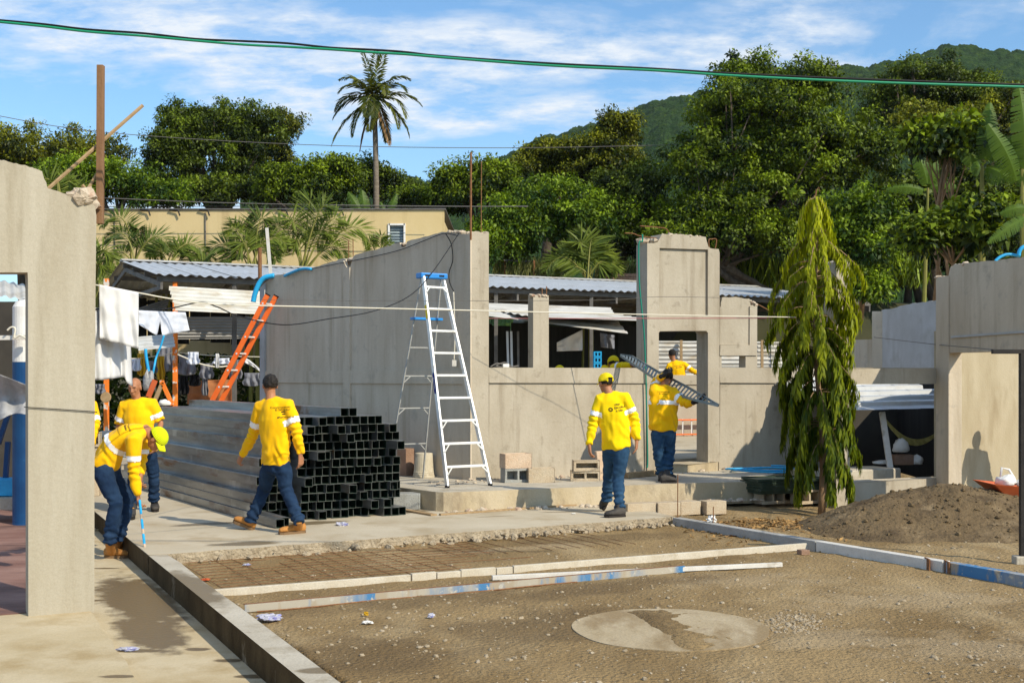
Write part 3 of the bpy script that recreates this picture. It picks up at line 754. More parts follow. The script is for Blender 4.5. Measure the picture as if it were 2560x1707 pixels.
# ---------------------------------------------------------------- long corrugated shed
shed = empty('corrugated_shed', (-1, 27, 0), 'long open shed with a grey corrugated zinc roof behind the walls', 'shed')
R0 = P(302, 653, 27.6); LEN = 18.7
Rz = R0.z
E0 = R0 - VDIR*4.3; E0.z = P(392, 686, E0.y).z
sw_ = .79; n_sheet = int(LEN/sw_)
sheet = MB(); e1 = UDIR*.83; e2 = E0 - R0
nn_ = e1.cross(e2).normalized()
if nn_.z < 0: nn_ = -nn_
sheet.grid(lambda u, v: e1*u + e2*v + nn_*.022*math.sin(2*math.pi*4*u), 4*8, 2)
sme = sheet.mesh('roof_sheet', smooth=True); sme.materials.append(MATS['zinc'])
back = Vector((R0.x, R0.y, 0)) + VDIR*4.3; back.z = E0.z
sheet2 = MB(); e3 = back - R0; sheet2.grid(lambda u, v: e1*u + e3*v + nn_*.022*math.sin(2*math.pi*4*u), 4*8, 2)
sme2 = sheet2.mesh('roof_sheet', smooth=True); sme2.materials.append(MATS['zinc'])
for i in range(n_sheet):
    for me, dz in ((sme, 0), (sme2, 0)):
        o = bpy.data.objects.new('roof_sheet', me); o.parent = shed
        o.location = R0 + UDIR*(i*sw_) + Vector((0,0,.004*(i % 2) + rnd.uniform(-.006,.006))) - shed.location
        COL.objects.link(o)
    mb = MB()      # ridge cap pieces
    a = R0 + UDIR*(i*sw_); mb.prism([[a + e2*.055 + Vector((0,0,.035)), a + Vector((0,0,.06)), a + e3*.055 + Vector((0,0,.035))]], UDIR*.77); mb.build('ridge_cap', MATS['zinc_white'], shed)
def sh(u, v, z): return Vector((R0.x, R0.y, 0)) + UDIR*u + VDIR*v + Vector((0,0,z))
mb = MB()
for v in (-4.1, -2.7, -1.3, 0, 1.3, 2.7, 4.1):
    z = Rz - abs(v)/4.3*(Rz-E0.z) - .10
    mb.beam(sh(.05, v, z), sh(LEN, v, z), .06, .10)
for u in np.linspace(.12, LEN-.1, 8):
    mb.beam(sh(u, -4.2, E0.z-.19), sh(u, 0, Rz-.19), .05, .10); mb.beam(sh(u, 4.2, E0.z-.19), sh(u, 0, Rz-.19), .05, .10)
    mb.beam(sh(u, -4.2, E0.z-.24), sh(u, 4.2, E0.z-.24), .05, .08)
mb.build('roof_frame', MATS['purlin'], shed)
for px, m in ((266,'orange_post'), (438,'orange_post'), (586,'purlin'), (1478,'purlin'), (1240,'purlin'), (1880,'purlin')):
    q = PL((E0.x, E0.y), UDIR).off(.25).ptz(px, 0); mb = MB(); mb.beam(q, q + Vector((0,0,E0.z-.1)), .085, .085, up=(0,1,0)); mb.build('post', MATS[m], shed, bevel=.006)
for u in np.linspace(.3, LEN-.3, 6):
    mb = MB(); mb.beam(sh(u, 3.9, 0), sh(u, 3.9, E0.z-.1), .09, .09, up=(0,1,0)); mb.build('post', MATS['purlin'], shed)
mat('dark_shade_board', (.018,.017,.016), (.032,.029,.026), scale=3, stretch=(3,3,.3), rough=.9)  # near-black base stands in for the deep shade of the interiors
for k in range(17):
    a = sh(8.1 + k*.62, 3.6 + .03*(k % 2), 0); mb = MB(); mb.obox(a, UDIR*.6, VDIR*.02, (0,0,3.3 - .05*((k*7) % 3))); mb.build('wall_board', MATS['dark_shade_board'], shed)
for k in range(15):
    a = sh(.2 + k*.55, 3.95 + .03*(k % 2), 2.55 + .05*((k*5) % 3)); mb = MB(); mb.obox(a, UDIR*.53, VDIR*.02, (0,0,1.1)); mb.build('wall_board', MATS['dark_shade_board'], shed)  # partition added so the gap under the roof reads as dark shade
# hanging zinc sheets under the eave
corr('hanging_sheet', 'zinc_white', P(421,716,23.3), P(440,776,22.8), P(652,729,24.4), 6, .03, shed)
corr('hanging_sheet', 'zinc', P(341,842,23.2), P(347,876,23.0), P(432,834,23.9), 4, .014, shed)
corr('hanging_sheet', 'zinc_dark', P(430,792,25.0), P(432,848,25.2), P(660,792,26.0), 7, .014, shed)  # dark sheet standing in for the shaded underside of the roof
corr('hanging_sheet', 'zinc_dark', P(340,772,25.4), P(330,800,25.3), P(425,745,26.0), 4, .014, shed)
corr('hanging_sheet', 'zinc_white', P(1200,757,26.2), P(1200,789,24.6), P(1526,769,28.0), 5, .016, shed)
corr('hanging_sheet', 'zinc_white', P(1216,772,25.9), P(1330,792,24.3), P(1530,784,27.6), 6, .016, shed)
mb = MB()
a, b, c, d = P(1222,776,25.6), P(1534,790,27.0), P(1570,834,25.4), P(1222,790,24.5)
mb.grid(lambda u, v: (a.lerp(b, u)).lerp(d.lerp(c, u), v) + Vector((0,0,.02*math.sin(v*6.28*3.5))), 12, 40)
mb.build('hanging_sheet', MATS['zinc_white'], shed, smooth=True)

# ---------------------------------------------------------------- wall in the left foreground
LF = PL((-3.73, 9.31), (.892, .452))
lw = empty('foreground_wall', LF.ptz(150, -.15), 'tall beige plastered wall with broken top and doorway at the left edge', 'wall')
mb = MB()
top = jag([(237,516),(228,507),(207,502),(188,492),(166,486),(140,477),(119,471),(116,458),(111,447),(105,429),(92,423),(80,419),(56,412),(33,408),(10,401),(-60,396),(-420,390)], 1.0, 6, rnd)
slab_on(mb, LF, [[(-300,681),(-300,'z',-.16),(-420,'z',-.16)] + top[::-1] + [(241,540),(239,700),(236,'z',.9),(236,'z',-.16),(71,'z',-.16),(70,700),(69,681)]], .22)
mb.build('wall_face', MATS['plaster_left'], lw, bevel=.008)
mb = MB(); rubble_on(mb, LF, (188,490), (232,508), 34, .10, .2); rubble_on(mb, LF, (195,484), (225,496), 16, .12, .2)
tag(mb.build('broken_top', MATS['rubble'], lw), kind='stuff')

# ---------------------------------------------------------------- building at the right edge
rb = empty('grey_building', (6.2, 16.8, 0), 'grey plastered building at the right edge with sunlit beige room wall inside', 'building')
PR = PL((6.04, 17.2), (6.46-6.04, 15.24-17.2)); P2 = PL((4.6, 16.45), (.892, .452))
part('shaded_wall', 'plaster_shade_lift', lambda mb: slab_on(mb, PR, [
    [(2340,'z',-.1),(2372,'z',-.1),(2372,882),(2460,879.5),(2546,877),(2546,'z',-.1),(2660,'z',-.1)]
    + jag([(2660,626),(2560,643),(2500,650),(2445,655),(2390,660),(2375,668),(2372,688),(2340,695)], 1.4, 8, rnd)], .2), rb)
part('ledge', 'plaster_pale', lambda mb: slab_on(mb, PR, [[(2377,845),(2660,825),(2660,820),(2377,840)]], .02, -.021), rb, 0)
part('corner_strip', 'plaster_shade_lift', lambda mb: slab_on(mb, PR, [[(2340,'z',-.1),(2371.5,'z',-.1),(2371.5,690),(2340,698)]], .016, -.0165), rb, .004)
mb = MB(); rubble_on(mb, PR, (2372,668), (2415,660), 26, .07, .18); rubble_on(mb, PR, (2340,694), (2372,690), 12, .05, .16); tag(mb.build('broken_top', MATS['rubble'], rb), kind='stuff')
BG = PL((6.32, 17.42), (.892, .452))
part('beige_wall', 'plaster_beige', lambda mb: slab_on(mb, BG, [[(2355,'z',-.05),(2680,'z',-.05),(2680,'z',2.35),(2355,'z',2.35)]], .15), rb, 0)
part('wall_foot', 'concrete', lambda mb: mb.prism([[BG.ptz(2360,.06)-VDIR*.45, BG.ptz(2680,.06)-VDIR*.45, BG.ptz(2680,.06)-VDIR*.01, BG.ptz(2360,.06)-VDIR*.01]], (0,0,-.3)), rb, .02)
part('opening_beam', 'plaster', lambda mb: slab_on(mb, P2, [[(2122,959),(2341,958),(2341,921),(2122,920)]], .2), rb)
part('opening_sill', 'plaster', lambda mb: slab_on(mb, P2, [[(2122,'z',-.2),(2374,'z',-.2),(2374,'z',.245),(2122,'z',.25)]], .22, -.004), rb)
part('opening_pillar', 'plaster', lambda mb: slab_on(mb, P2, [[(2091,'z',-.2),(2124.5,'z',-.2)] + jag([(2124.5,652),(2112,648),(2091,655)], 1.5, 6, rnd)], .25, -.012), rb)
part('inner_wall', 'dark_shade_board', lambda mb: mb.obox((6.72,17.95,0), (.15,4.2,0), (.12,0,0), (0,0,1.6)), rb, 0)
mat('dark_shade_wall', (.045,.04,.034), (.07,.062,.05), scale=2, rough=.9)  # dark base colour paints the interior shade onto these back walls
part('inner_back', 'dark_shade_wall', lambda mb: mb.obox((3.9, 20.6, 0), (3.2, .9, 0), (-.05,.12,0), (0,0,1.55)), rb, 0)
part('inner_ledge', 'concrete', lambda mb: mb.obox(P2.ptz(2136,.12)+VDIR*.75, UDIR*1.6, VDIR*.6, (0,0,.22)), rb, .02)
part('inner_floor', 'concrete', lambda mb: mb.obox(P2.ptz(2100,.05)+VDIR*.2, UDIR*1.9, VDIR*4, (0,0,.06)), rb, 0)
aw = empty('awning', P(2240, 990, 18.6), 'grey corrugated awning sheets sloping under the long beam', 'awning')
for i_, (xa, xb) in enumerate(((2112, 2222), (2219, 2302), (2299, 2380), (2377, 2450))):
    def ap(px): k = (px-2118)/232; return P(px, 1025-4*k, 17.95+.3*k)
    a, b = ap(xa), ap(xb); up_ = VDIR*1.9 + Vector((0,0,.44)); nn_a = (b-a).cross(up_).normalized(); nn_a = nn_a if nn_a.z > 0 else -nn_a
    mb = MB()
    for r_ in range(6):           # trapezoid ribs running across the slope
        s0, s1, s2, s3 = [(r_ + q)/6 for q in (0, .62, .74, 1.0)]; h_ = .055
        pts = [(s0, 0), (s1, 0), (s1+.01, h_), (s3-.01, h_), (s3, 0)]
        vs_ = [a + up_*t + nn_a*(hh + .004*i_) for t, hh in pts] + [b + up_*t + nn_a*(hh + .004*i_) for t, hh in pts]
        mb.add(vs_, [(k, k+1, k+6, k+5) for k in range(4)])
    mb.build('awning_sheet', MATS['zinc'], aw)
# pale structure behind, between the weeping tree and the grey building
pbk = empty('pale_block', P(2270, 940, 24), 'pale grey unfinished wall block behind the long beam', 'wall')
PB = PL((7.80, 25.5), (.16, -3.0))
part('wall_face', 'plaster_pale', lambda mb: slab_on(mb, PB, [[(2204,'z',0),(2360,'z',0)] + jag([(2360,748),(2339,751),(2290,757),(2250,764),(2232,772),(2204,775)], 1.2, 8, rnd)], .2), pbk)
part('pillar', 'plaster_shade_lift', lambda mb: mb.prism([[P(2181,779,25.6), P(2206,779,25.45), P(2206,960,25.45), P(2181,960,25.6)]], (.1,.3,0)), pbk)
part('low_wall', 'plaster_shade_lift', lambda mb: mb.prism([[P(2080,852,26.4), P(2183,849,25.7), P(2183,960,25.7), P(2080,960,26.4)]], (.05,.2,0)), pbk)

# ---------------------------------------------------------------- cream building behind the palms
cb = empty('cream_building', P(700, 940, 34), 'long cream flat-roofed building behind the palms', 'building')
x0, x1 = P(120, 0, 34).x, P(1110, 0, 34).x; zt = P(0, 525, 34).z
wx0, wz1 = P(972, 561, 34).x, P(0, 561, 34).z; wx1, wz0 = P(1012, 612, 34).x, P(0, 612, 34).z
mb = MB(); mb.prism([[V3((x0,34,-.2)), V3((x1,34,-.2)), V3((x1,34,zt)), V3((x0,34,zt))], [V3((wx0,34,wz0)), V3((wx1,34,wz0)), V3((wx1,34,wz1)), V3((wx0,34,wz1))]], (0,.25,0))
mb.build('front_wall', MATS['cream_wall'], cb)
mb = MB(); mb.obox((x0,34.25,-.2),(x1-x0,0,0),(0,6,0),(0,0,zt-.1)); mb.build('body', MATS['cream_wall'], cb)
mb = MB(); mb.obox((x0-.1,33.95,zt+.002),(x1-x0+.15,0,0),(0,6.4,0),(0,0,.035)); mb.build('coping', MATS['purlin'], cb)
win = MB()
for (a, b, c, d) in ((wx0-.02, wx0+.03, wz0-.02, wz1+.02), (wx1-.03, wx1+.02, wz0-.02, wz1+.02), (wx0, wx1, wz1-.03, wz1+.02), (wx0-.03, wx1+.03, wz0-.05, wz0)):
    win.obox((a,33.96,c),(b-a,0,0),(0,.08,0),(0,0,d-c))
wf = win.build('window', MATS['white_paint'], cb)
for k in range(7):
    z = wz0 + (wz1-wz0)*(k+.1)/7; mb = MB(); mb.obox((wx0+.03, 34.06, z), (wx1-wx0-.06,0,0), (0,.05,(wz1-wz0)/7*.95), (0,.012,-.004)); mb.build('louvre', MATS['louvre'], wf)
mb = MB(); mb.obox((wx0, 34.2, wz0), (wx1-wx0,0,0), (0,.02,0), (0,0,wz1-wz0)); mb.build('window_dark', MATS['cable_black'], cb)
for px in (283, 372, 446, 520, 648, 716, 855):
    mb = MB(); p = P(px, 529, 33.93); mb.tube([p + V3((-.25,0,.05)), p + V3((0,-.03,.03)), p + V3((.05,-.02,-.12))], .025, 5); mb.build('cable_clip', MATS['cable_black'], cb)
for px in (286, 513):
    mb = MB(); mb.tube([P(px, 532, 33.97), P(px+1, 640, 33.97)], .018, 5); mb.build('drain_pipe', MATS['purlin'], cb)

# fence and stone wall at the edge of the wood
fe = empty('wire_fence', P(1310, 700, 38), 'rail fence in tall grass behind the shed roof', 'fence')
mb = MB(); mb.tube([P(1258,651,37.5), P(1375,656,38.5)], .03, 5); mb.build('rail', MATS['purlin'], fe)
for px in (1262, 1335):
    mb = MB(); mb.tube([P(px,720,37.7), P(px,651,37.7)], .035, 5); mb.build('post', MATS['rust'], fe)
sw2 = empty('stone_wall', P(1550, 720, 37), 'brown masonry retaining wall beside the doorway tower', 'wall')
for r_ in range(4):
    for k in range(9):
        a = P(1500 + k*13 + (r_ % 2)*6, 692 + r_*9, 37.0); mb = MB(); mb.obox(a, (.155,.02,0), (0,.2,0), (0,0,.10)); mb.build('stone', MATS['brick_brown'], sw2)
# ================================================================== PLANTS
def leaf_quads(c, d, nrm, l, w):
    """diamond leaves: centres, directions, normals, lengths, widths -> verts, quads"""
    d = d/np.maximum(np.linalg.norm(d, axis=1, keepdims=True), 1e-6)
    s = np.cross(d, nrm); s /= np.maximum(np.linalg.norm(s, axis=1, keepdims=True), 1e-6)
    n = np.cross(s, d)
    L = l[:, None]; Wd = w[:, None]
    v = np.stack([c - d*L*.5, c + s*Wd*.5 - d*L*.05 + n*Wd*.14, c + d*L*.5 - n*L*.08, c - s*Wd*.5 - d*L*.05 + n*Wd*.14], 1).reshape(-1, 3)
    q = np.arange(len(c)*4).reshape(-1, 4)
    return v, q
def crown_leaves(rg, c, rad, n_clump, per, leaf, clump=.9, shell=.55, lobes=.25, flat=.75):
    c = np.array(c, float); rad = np.array(rad, float)
    u = rg.normal(size=(n_clump, 3)); u /= np.linalg.norm(u, axis=1, keepdims=True)
    u[:, 2] = np.where(u[:, 2] < -.55, -u[:, 2]*.5, u[:, 2])
    r = (shell + (1-shell)*rg.random(n_clump)**.6)
    ph = rg.uniform(0, 6.28, 6)
    lob = 1 + lobes*np.sin(3*np.arctan2(u[:,1], u[:,0]) + ph[0])*np.sin(4*u[:,2] + ph[1]) + lobes*.7*np.sin(5*u[:,0]+ph[2])*np.sin(6*u[:,2]+ph[3])
    cc = u*(r*lob)[:, None]*rad
    cr = clump*rg.uniform(.55, 1.25, n_clump)
    idx = np.repeat(np.arange(n_clump), per); N = len(idx)
    g = rg.normal(size=(N, 3)); g /= np.linalg.norm(g, axis=1, keepdims=True)
    rr = rg.random(N)**.45
    off = g*rr[:, None]*cr[idx][:, None]; off[:, 2] *= flat
    pos = c + cc[idx] + off
    nrm = g*.55 + np.array([0, 0, .75]) + rg.normal(size=(N, 3))*.45 + u[idx]*.25
    d = g + rg.normal(size=(N, 3))*.6 + np.array([0, 0, -.45])
    l = leaf*rg.uniform(.65, 1.35, N); w = l*rg.uniform(.38, .6, N)
    v, q = leaf_quads(pos, d, nrm, l, w)
    t = np.clip(.30 + .30*off[:, 2]/np.maximum(cr[idx], .1) + .16*rg.normal(size=N) + .22*rg.normal(size=n_clump)[idx] + .16*u[idx][:, 2], 0, 1)  # clump tops tinted lighter and undersides darker, as if lit from above
    return v, q, np.repeat(t, 4), c + cc
def merge(parts):
    vs, qs, ts, b = [], [], [], 0
    for v, q, t in parts:
        vs.append(v); qs.append(q + b); ts.append(t); b += len(v)
    return np.concatenate(vs), np.concatenate(qs), np.concatenate(ts)
TREE_N = [0]
def tree(label, base, crowns, m='leaf_mid', trunk_r=.22, seed=1, name='tree', limbs=9, cat='tree', group=None, bark='bark', stems=1):
    """crowns: list of (centre, radii, n_clump, per, leaf, clump_r)"""
    rg = np.random.default_rng(seed); rn = random.Random(seed)
    base = Vector(base); root = empty(name, base, label, cat, group)
    parts = []; allc = []
    for (c, rad, nc, per, leaf, cl) in crowns:
        v, q, t, cc = crown_leaves(rg, c, rad, nc, per, leaf, cl); parts.append((v, q, t)); allc += [Vector(x) for x in cc]
    v, q, t = merge(parts)
    TREE_N[0] += len(q)
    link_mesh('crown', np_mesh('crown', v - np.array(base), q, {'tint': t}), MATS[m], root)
    mb = MB()
    c0 = Vector(crowns[0][0]); rz = crowns[0][1][2]
    for s in range(stems):
        b0 = base + Vector((rn.uniform(-.5,.5)*(s > 0), rn.uniform(-.4,.4)*(s > 0), 0)); fork = b0.lerp(c0, .62) + Vector((rn.uniform(-.3,.3), 0, -rz*.25))
        mb.tube([b0, b0.lerp(fork, .5) + Vector((rn.uniform(-.25,.25), 0, 0)), fork, fork.lerp(c0, .7)], [trunk_r, trunk_r*.8, trunk_r*.65, trunk_r*.25], 8)
        for k in range(limbs):
            e = rn.choice(allc); m_ = fork.lerp(e, .5) + Vector((rn.uniform(-.3,.3), rn.uniform(-.3,.3), rn.uniform(0,.4)))
            mb.tube([fork, m_, e], [trunk_r*.42, trunk_r*.25, trunk_r*.07], 5)
    mb.build('trunk', MATS[bark], root, smooth=True)
    return root
def cr(px, py, Y, rxp, rzp, ry=None, dens=1.0, leaf=.125, clump=None):
    """crown from its place and size in the view, at depth Y"""
    c = P(px, py, Y); rx = rxp/F*Y; rz = rzp/F*Y; ry = ry or (rx+rz)/2
    cl = clump or max(.45, .19*(rx+rz)/2)
    nc = int(20 + dens*8.5*(rx*rz)/(cl*cl)); per = int(66*(cl/.8)**1.6*(.30/leaf)**1.75)
    return (tuple(c), (rx, ry, rz), nc, per, leaf, cl)

# trees left, behind the cream building
tree('dark tree at the far left edge above the broken wall', P(60, 760, 44), [cr(40,430,44,190,105), cr(215,390,45,110,62,dens=.7), cr(-60,400,43,120,90)], 'leaf_olive', seed=3)
tree('large round dense tree left of the coconut palm', P(560, 760, 46), [cr(530,400,46,150,130,dens=1.15), cr(590,330,46.5,120,72), cr(470,490,44,120,45), cr(620,492,44,110,45), cr(420,420,45.5,75,95), cr(470,300,46,70,42)], 'leaf_dark', .3, seed=5, limbs=14)
tree('sparse open-crowned tree touching the large round tree', P(690, 760, 48), [cr(690,330,48,72,62,dens=.50,leaf=.125), cr(665,400,48,80,80,dens=.8)], 'leaf_olive', .25, seed=6, limbs=16)
tree('low bright green tree behind the wooden post', P(300, 760, 41), [cr(300,455,41,95,58), cr(390,490,41,90,42), cr(190,455,41,85,60), cr(130,470,41,70,50)], 'leaf_bright', seed=7)
tree('bushy tree between the large tree and the palm trunk', P(800, 760, 43), [cr(800,470,43,110,62), cr(845,430,43,55,36), cr(725,470,43,80,55)], 'leaf_mid', seed=8)
tree('small dark tree right behind the palm trunk', P(950, 760, 45), [cr(960,462,45,62,42), cr(915,440,45,26,36,dens=1.2), cr(1000,480,45,50,38)], 'leaf_dark', seed=9)
tree('low shrubby tree at the right end of the cream roof', P(1060, 760, 42), [cr(1050,500,42,85,34), cr(1110,510,42,60,38)], 'leaf_mid', seed=10)
tree('small round tree behind the rusty rebar pole', P(1200, 760, 41), [cr(1190,475,41,95,68), cr(1150,450,41,50,36), cr(1245,455,41,55,48)], 'leaf_mid', seed=12)
# trees right of centre
tree('yellow-green tree standing highest left of the big wood', P(1520, 720, 43), [cr(1545,330,43,62,46), cr(1500,395,43,105,62), cr(1560,425,43,60,50)], 'leaf_olive', seed=14, limbs=12)
tree('olive tree on the slope left of the yellow-green tree', P(1370, 720, 44), [cr(1375,400,44,75,56), cr(1330,430,44,62,46), cr(1430,430,44,70,46)], 'leaf_olive', seed=15)
tree('bright leafy tree above the middle of the shed roof', P(1400, 740, 38.5), [cr(1390,510,38.5,120,72), cr(1470,560,38,110,72), cr(1330,560,38,75,60)], 'leaf_bright', seed=16, limbs=12)
tree('bright shrub tree behind the corner pillar', P(1255, 740, 38), [cr(1255,560,38,70,60), cr(1225,620,37.5,60,56), cr(1290,620,38,60,46)], 'leaf_bright', seed=17)
tree('dark leafy tree left of the doorway tower', P(1560, 740, 39.5), [cr(1580,500,39.5,95,105), cr(1545,600,39,85,70), cr(1630,590,39.5,75,80)], 'leaf_dark', .16, seed=18, stems=2)
tree('huge tall tree filling the wood right of the tower', P(1920, 740, 38), [cr(1720,600,36.6,110,56), cr(1850,590,36.4,120,60), cr(1960,600,36.6,100,56), cr(1895,290,38,170,110,dens=1.1), cr(1820,410,38,150,120), cr(2010,380,37.5,165,120), cr(1930,500,37,160,110), cr(2000,230,38.5,110,72), cr(2140,410,38,120,110), cr(1860,190,39,90,44,dens=.7), cr(1780,540,37.5,130,90)], 'leaf_mid', .15, seed=20, limbs=26, stems=4)
tree('dark rounded tree high at the right against the hill', P(2330, 740, 48), [cr(2300,215,48,120,62), cr(2400,260,48,95,60), cr(2250,280,48,100,72), cr(2440,220,48,60,36)], 'leaf_dark', .3, seed=22)
tree('yellow-green tree behind the banana plants', P(2450, 740, 42), [cr(2340,330,42,120,72), cr(2490,330,43,100,80), cr(2540,270,43,60,46)], 'leaf_olive', .25, seed=23)
tree('light green sprawling tree just right of the weeping tree', P(2150, 800, 31), [cr(2130,540,31,82,70,dens=.9,leaf=.125), cr(2170,620,30.6,75,62,leaf=.125), cr(2090,610,31,60,56,leaf=.125), cr(2190,545,31,60,44,leaf=.125), cr(2160,720,30.5,52,40,leaf=.125,dens=.7)], 'leaf_bright', .09, seed=24, bark='bark_tan')
tree('shaded undergrowth tree behind the tower and weeping tree', P(1820, 760, 40), [cr(1740,640,41,120,72,leaf=.17), cr(1850,640,41.5,110,80,leaf=.17), cr(1960,600,41,120,90,leaf=.17)], 'leaf_dark', .12, seed=25, stems=6, limbs=5)
tree('shaded dense tree behind the right banana plants', P(2300, 760, 41), [cr(2260,520,41,120,110,leaf=.2), cr(2420,520,41,140,120,leaf=.2), cr(2400,640,40,130,90,leaf=.17), cr(2560,560,41,90,150,leaf=.17)], 'leaf_dark', .14, seed=26, stems=4, limbs=6)
# forked papaya-like tree with pale trunk, and broad-leaved shrubs at the right
tree('slim tree with forked pale trunk at the right', P(2382, 760, 27), [cr(2370,345,27,85,48,dens=.8,leaf=.2), cr(2420,370,27,50,36,leaf=.17), cr(2330,360,27,48,36,leaf=.17)], 'leaf_mid', .045, seed=28, bark='bark_tan', stems=3, limbs=6)
tree('broad-leaved shrub above the grey building', P(2400, 790, 25), [cr(2330,575,25,50,20,leaf=.17), cr(2400,560,25,60,22,leaf=.17), cr(2460,530,25,62,22,leaf=.17), cr(2300,600,25,30,22,leaf=.17), cr(2430,590,25,60,18,leaf=.32)], 'leaf_mid', .05, seed=29, name='shrub', cat='shrub', bark='bark_tan', limbs=10)

# ---------------------------------------------------------------- palms
def frond(rg, base, dirv, length, droop, leaflet, n=34, width=.05, hang=.6, twist=0.0, taper=True):
    """one feather leaf: rachis tube pts + leaflet quads"""
    base = np.array(base, float); d = np.array(dirv, float); d /= np.linalg.norm(d)
    pts = [base]; step = length/14
    for i in range(14):
        d = d + np.array([0, 0, -droop*(.35 + i/14*1.3)/14*3]); d /= np.linalg.norm(d); pts.append(pts[-1] + d*step)
    pts = np.array(pts)
    c, dd, nn, l, w = [], [], [], [], []
    for i in range(n):
        t = .10 + .90*i/(n-1); f = t*14; k = min(13, int(f)); p = pts[k] + (pts[k+1]-pts[k])*(f-k)
        ax = pts[min(14, k+1)] - pts[max(0, k-1)]; ax /= np.linalg.norm(ax)
        sd = np.cross(ax, [0, 0, 1.]); sd /= max(np.linalg.norm(sd), 1e-3); up = np.cross(sd, ax)
        ln = leaflet*(math.sin(math.pi*min(1, .22 + t*.78))**.6 if taper else 1)*rg.uniform(.85, 1.1)
        for s in (-1, 1):
            v = sd*s*(1-.25*t) + ax*(.55+.5*t) + up*(.25) + np.array([0, 0, -hang*rg.uniform(.6, 1.2)])
            v /= np.linalg.norm(v)
            c.append(p + v*ln*.5); dd.append(v); nn.append(up + rg.normal(size=3)*.2); l.append(ln); w.append(width*rg.uniform(.8, 1.15))
    v, q = leaf_quads(np.array(c), np.array(dd), np.array(nn), np.array(l), np.array(w))
    return pts, v, q
def palm(name, label, base, crown, fronds, m, trunk=None, cat='palm tree', seed=1, bark='bark_palm', group=None):
    rg = np.random.default_rng(seed); base = Vector(base); crown = Vector(crown)
    root = empty(name, base, label, cat, group)
    if trunk:
        mb = MB(); n = 26
        pts = [base.lerp(crown, i/n) + Vector((.10*math.sin(i/n*3.1)*trunk*4, 0, 0)) for i in range(n+1)]
        mb.tube(pts, [trunk*(1.25 - .45*i/n)*(1 + .05*(i % 2)) for i in range(n+1)], 9); mb.build('trunk', MATS[bark], root, smooth=True)
    for f in fronds:
        dirv, length, droop, leaflet, width, hang, mm = f
        pts, v, q = frond(rg, crown, dirv, length, droop, leaflet, n=f_n[0], width=width, hang=hang)
        t = np.repeat(np.clip(rg.normal(.45, .2) + rg.normal(size=len(q))*.15, 0, 1), 4)
        o = link_mesh('frond', np_mesh('frond', v - np.array(base), q, {'tint': t}), MATS[mm or m], root)
        mb = MB(); mb.tube([Vector(p) for p in pts], [max(.005, .03*length/3*(1-i/15)) for i in range(15)], 4); mb.build('rachis', MATS['bark_tan'] if (mm == 'leaf_dry') else MATS['leaf_stem'], o)
    return root
mat('leaf_stem', (.16,.17,.03), (.22,.20,.05), scale=3, rough=.6)
f_n = [26]
cc = P(936, 246, 44)
rg0 = np.random.default_rng(77); fr = []
def dirpx(dx, dz, dy): return (dx, dy, dz)
for (dx, dz, dy, ln, dr, mm) in [(-1,.62,.1,2.6,.75,None),(-1,.2,-.1,2.7,.62,None),(-.55,1,.2,2.6,.55,None),(-.72,.95,-.4,2.4,.75,None),(-.2,1,-.1,2.5,.2,None),(.03,1,.05,2.5,.1,None),(.18,1,-.1,2.4,.25,None),(.5,1,.15,2.5,.6,None),
        (.62,.85,-.3,2.4,.75,None),(1,.5,0,2.8,.52,None),(.95,.32,-.35,2.5,.85,None),(.85,-.25,.1,2.9,.62,None),(.7,-.05,-.35,2.5,.95,None),(-.85,-.45,-.1,3.5,.42,None),(-.55,-.35,-.35,2.6,.8,None),(-.3,.9,-.6,2.2,.7,None),(.3,.8,-.6,2.2,.9,None),
        (.1,.25,-1,2.3,1.0,None),(-.15,.3,-1,2.4,1.0,None),(-.35,-1,-.1,2.9,.25,'leaf_dry'),(.42,-.85,-.2,2.7,.35,'leaf_dry'),(.3,-.5,.4,2.4,.7,None),(-.15,-.7,-.4,1.9,.6,None)]:
    fr.append(((dx, dy, dz), ln*.70, dr*1.1, .55, .070, .55, mm))
palm('coconut_palm', 'tall coconut palm against the sky', P(940, 760, 44), cc, fr, 'leaf_coco', .105, seed=31)
def arc_frond(rg, base, ctrl, tip, leaflet, n, width, hang):
    base, ctrl, tip = [np.array(v, float) for v in (base, ctrl, tip)]
    pts = np.array([base*(1-t)**2 + ctrl*2*t*(1-t) + tip*t*t for t in np.linspace(0, 1, 17)])
    c, dd, nn, l, w = [], [], [], [], []
    for i in range(n):
        t = .22 + .78*i/(n-1); f = t*16; k = min(15, int(f)); p = pts[k] + (pts[k+1]-pts[k])*(f-k)
        ax = pts[min(16, k+1)] - pts[max(0, k-1)]; ax /= np.linalg.norm(ax); sd = np.cross(ax, [0, -.75, .66]); sd /= max(np.linalg.norm(sd), 1e-3)
        ln = leaflet*(math.sin(math.pi*min(1, .20 + t*.74))**.7)*rg.uniform(.85, 1.12)
        for s_ in (-1, 1):
            v = sd*s_*1.0 + ax*(.45+.55*t) + np.array([0, rg.normal()*.15, -hang*rg.uniform(.5, 1.2)]); v /= np.linalg.norm(v)
            c.append(p + v*ln*.5); dd.append(v); nn.append(np.array([0, -.6, .7]) + rg.normal(size=3)*.35); l.append(ln); w.append(width*rg.uniform(.8, 1.2))
    v, q = leaf_quads(np.array(c), np.array(dd), np.array(nn), np.array(l), np.array(w)); return pts, v, q
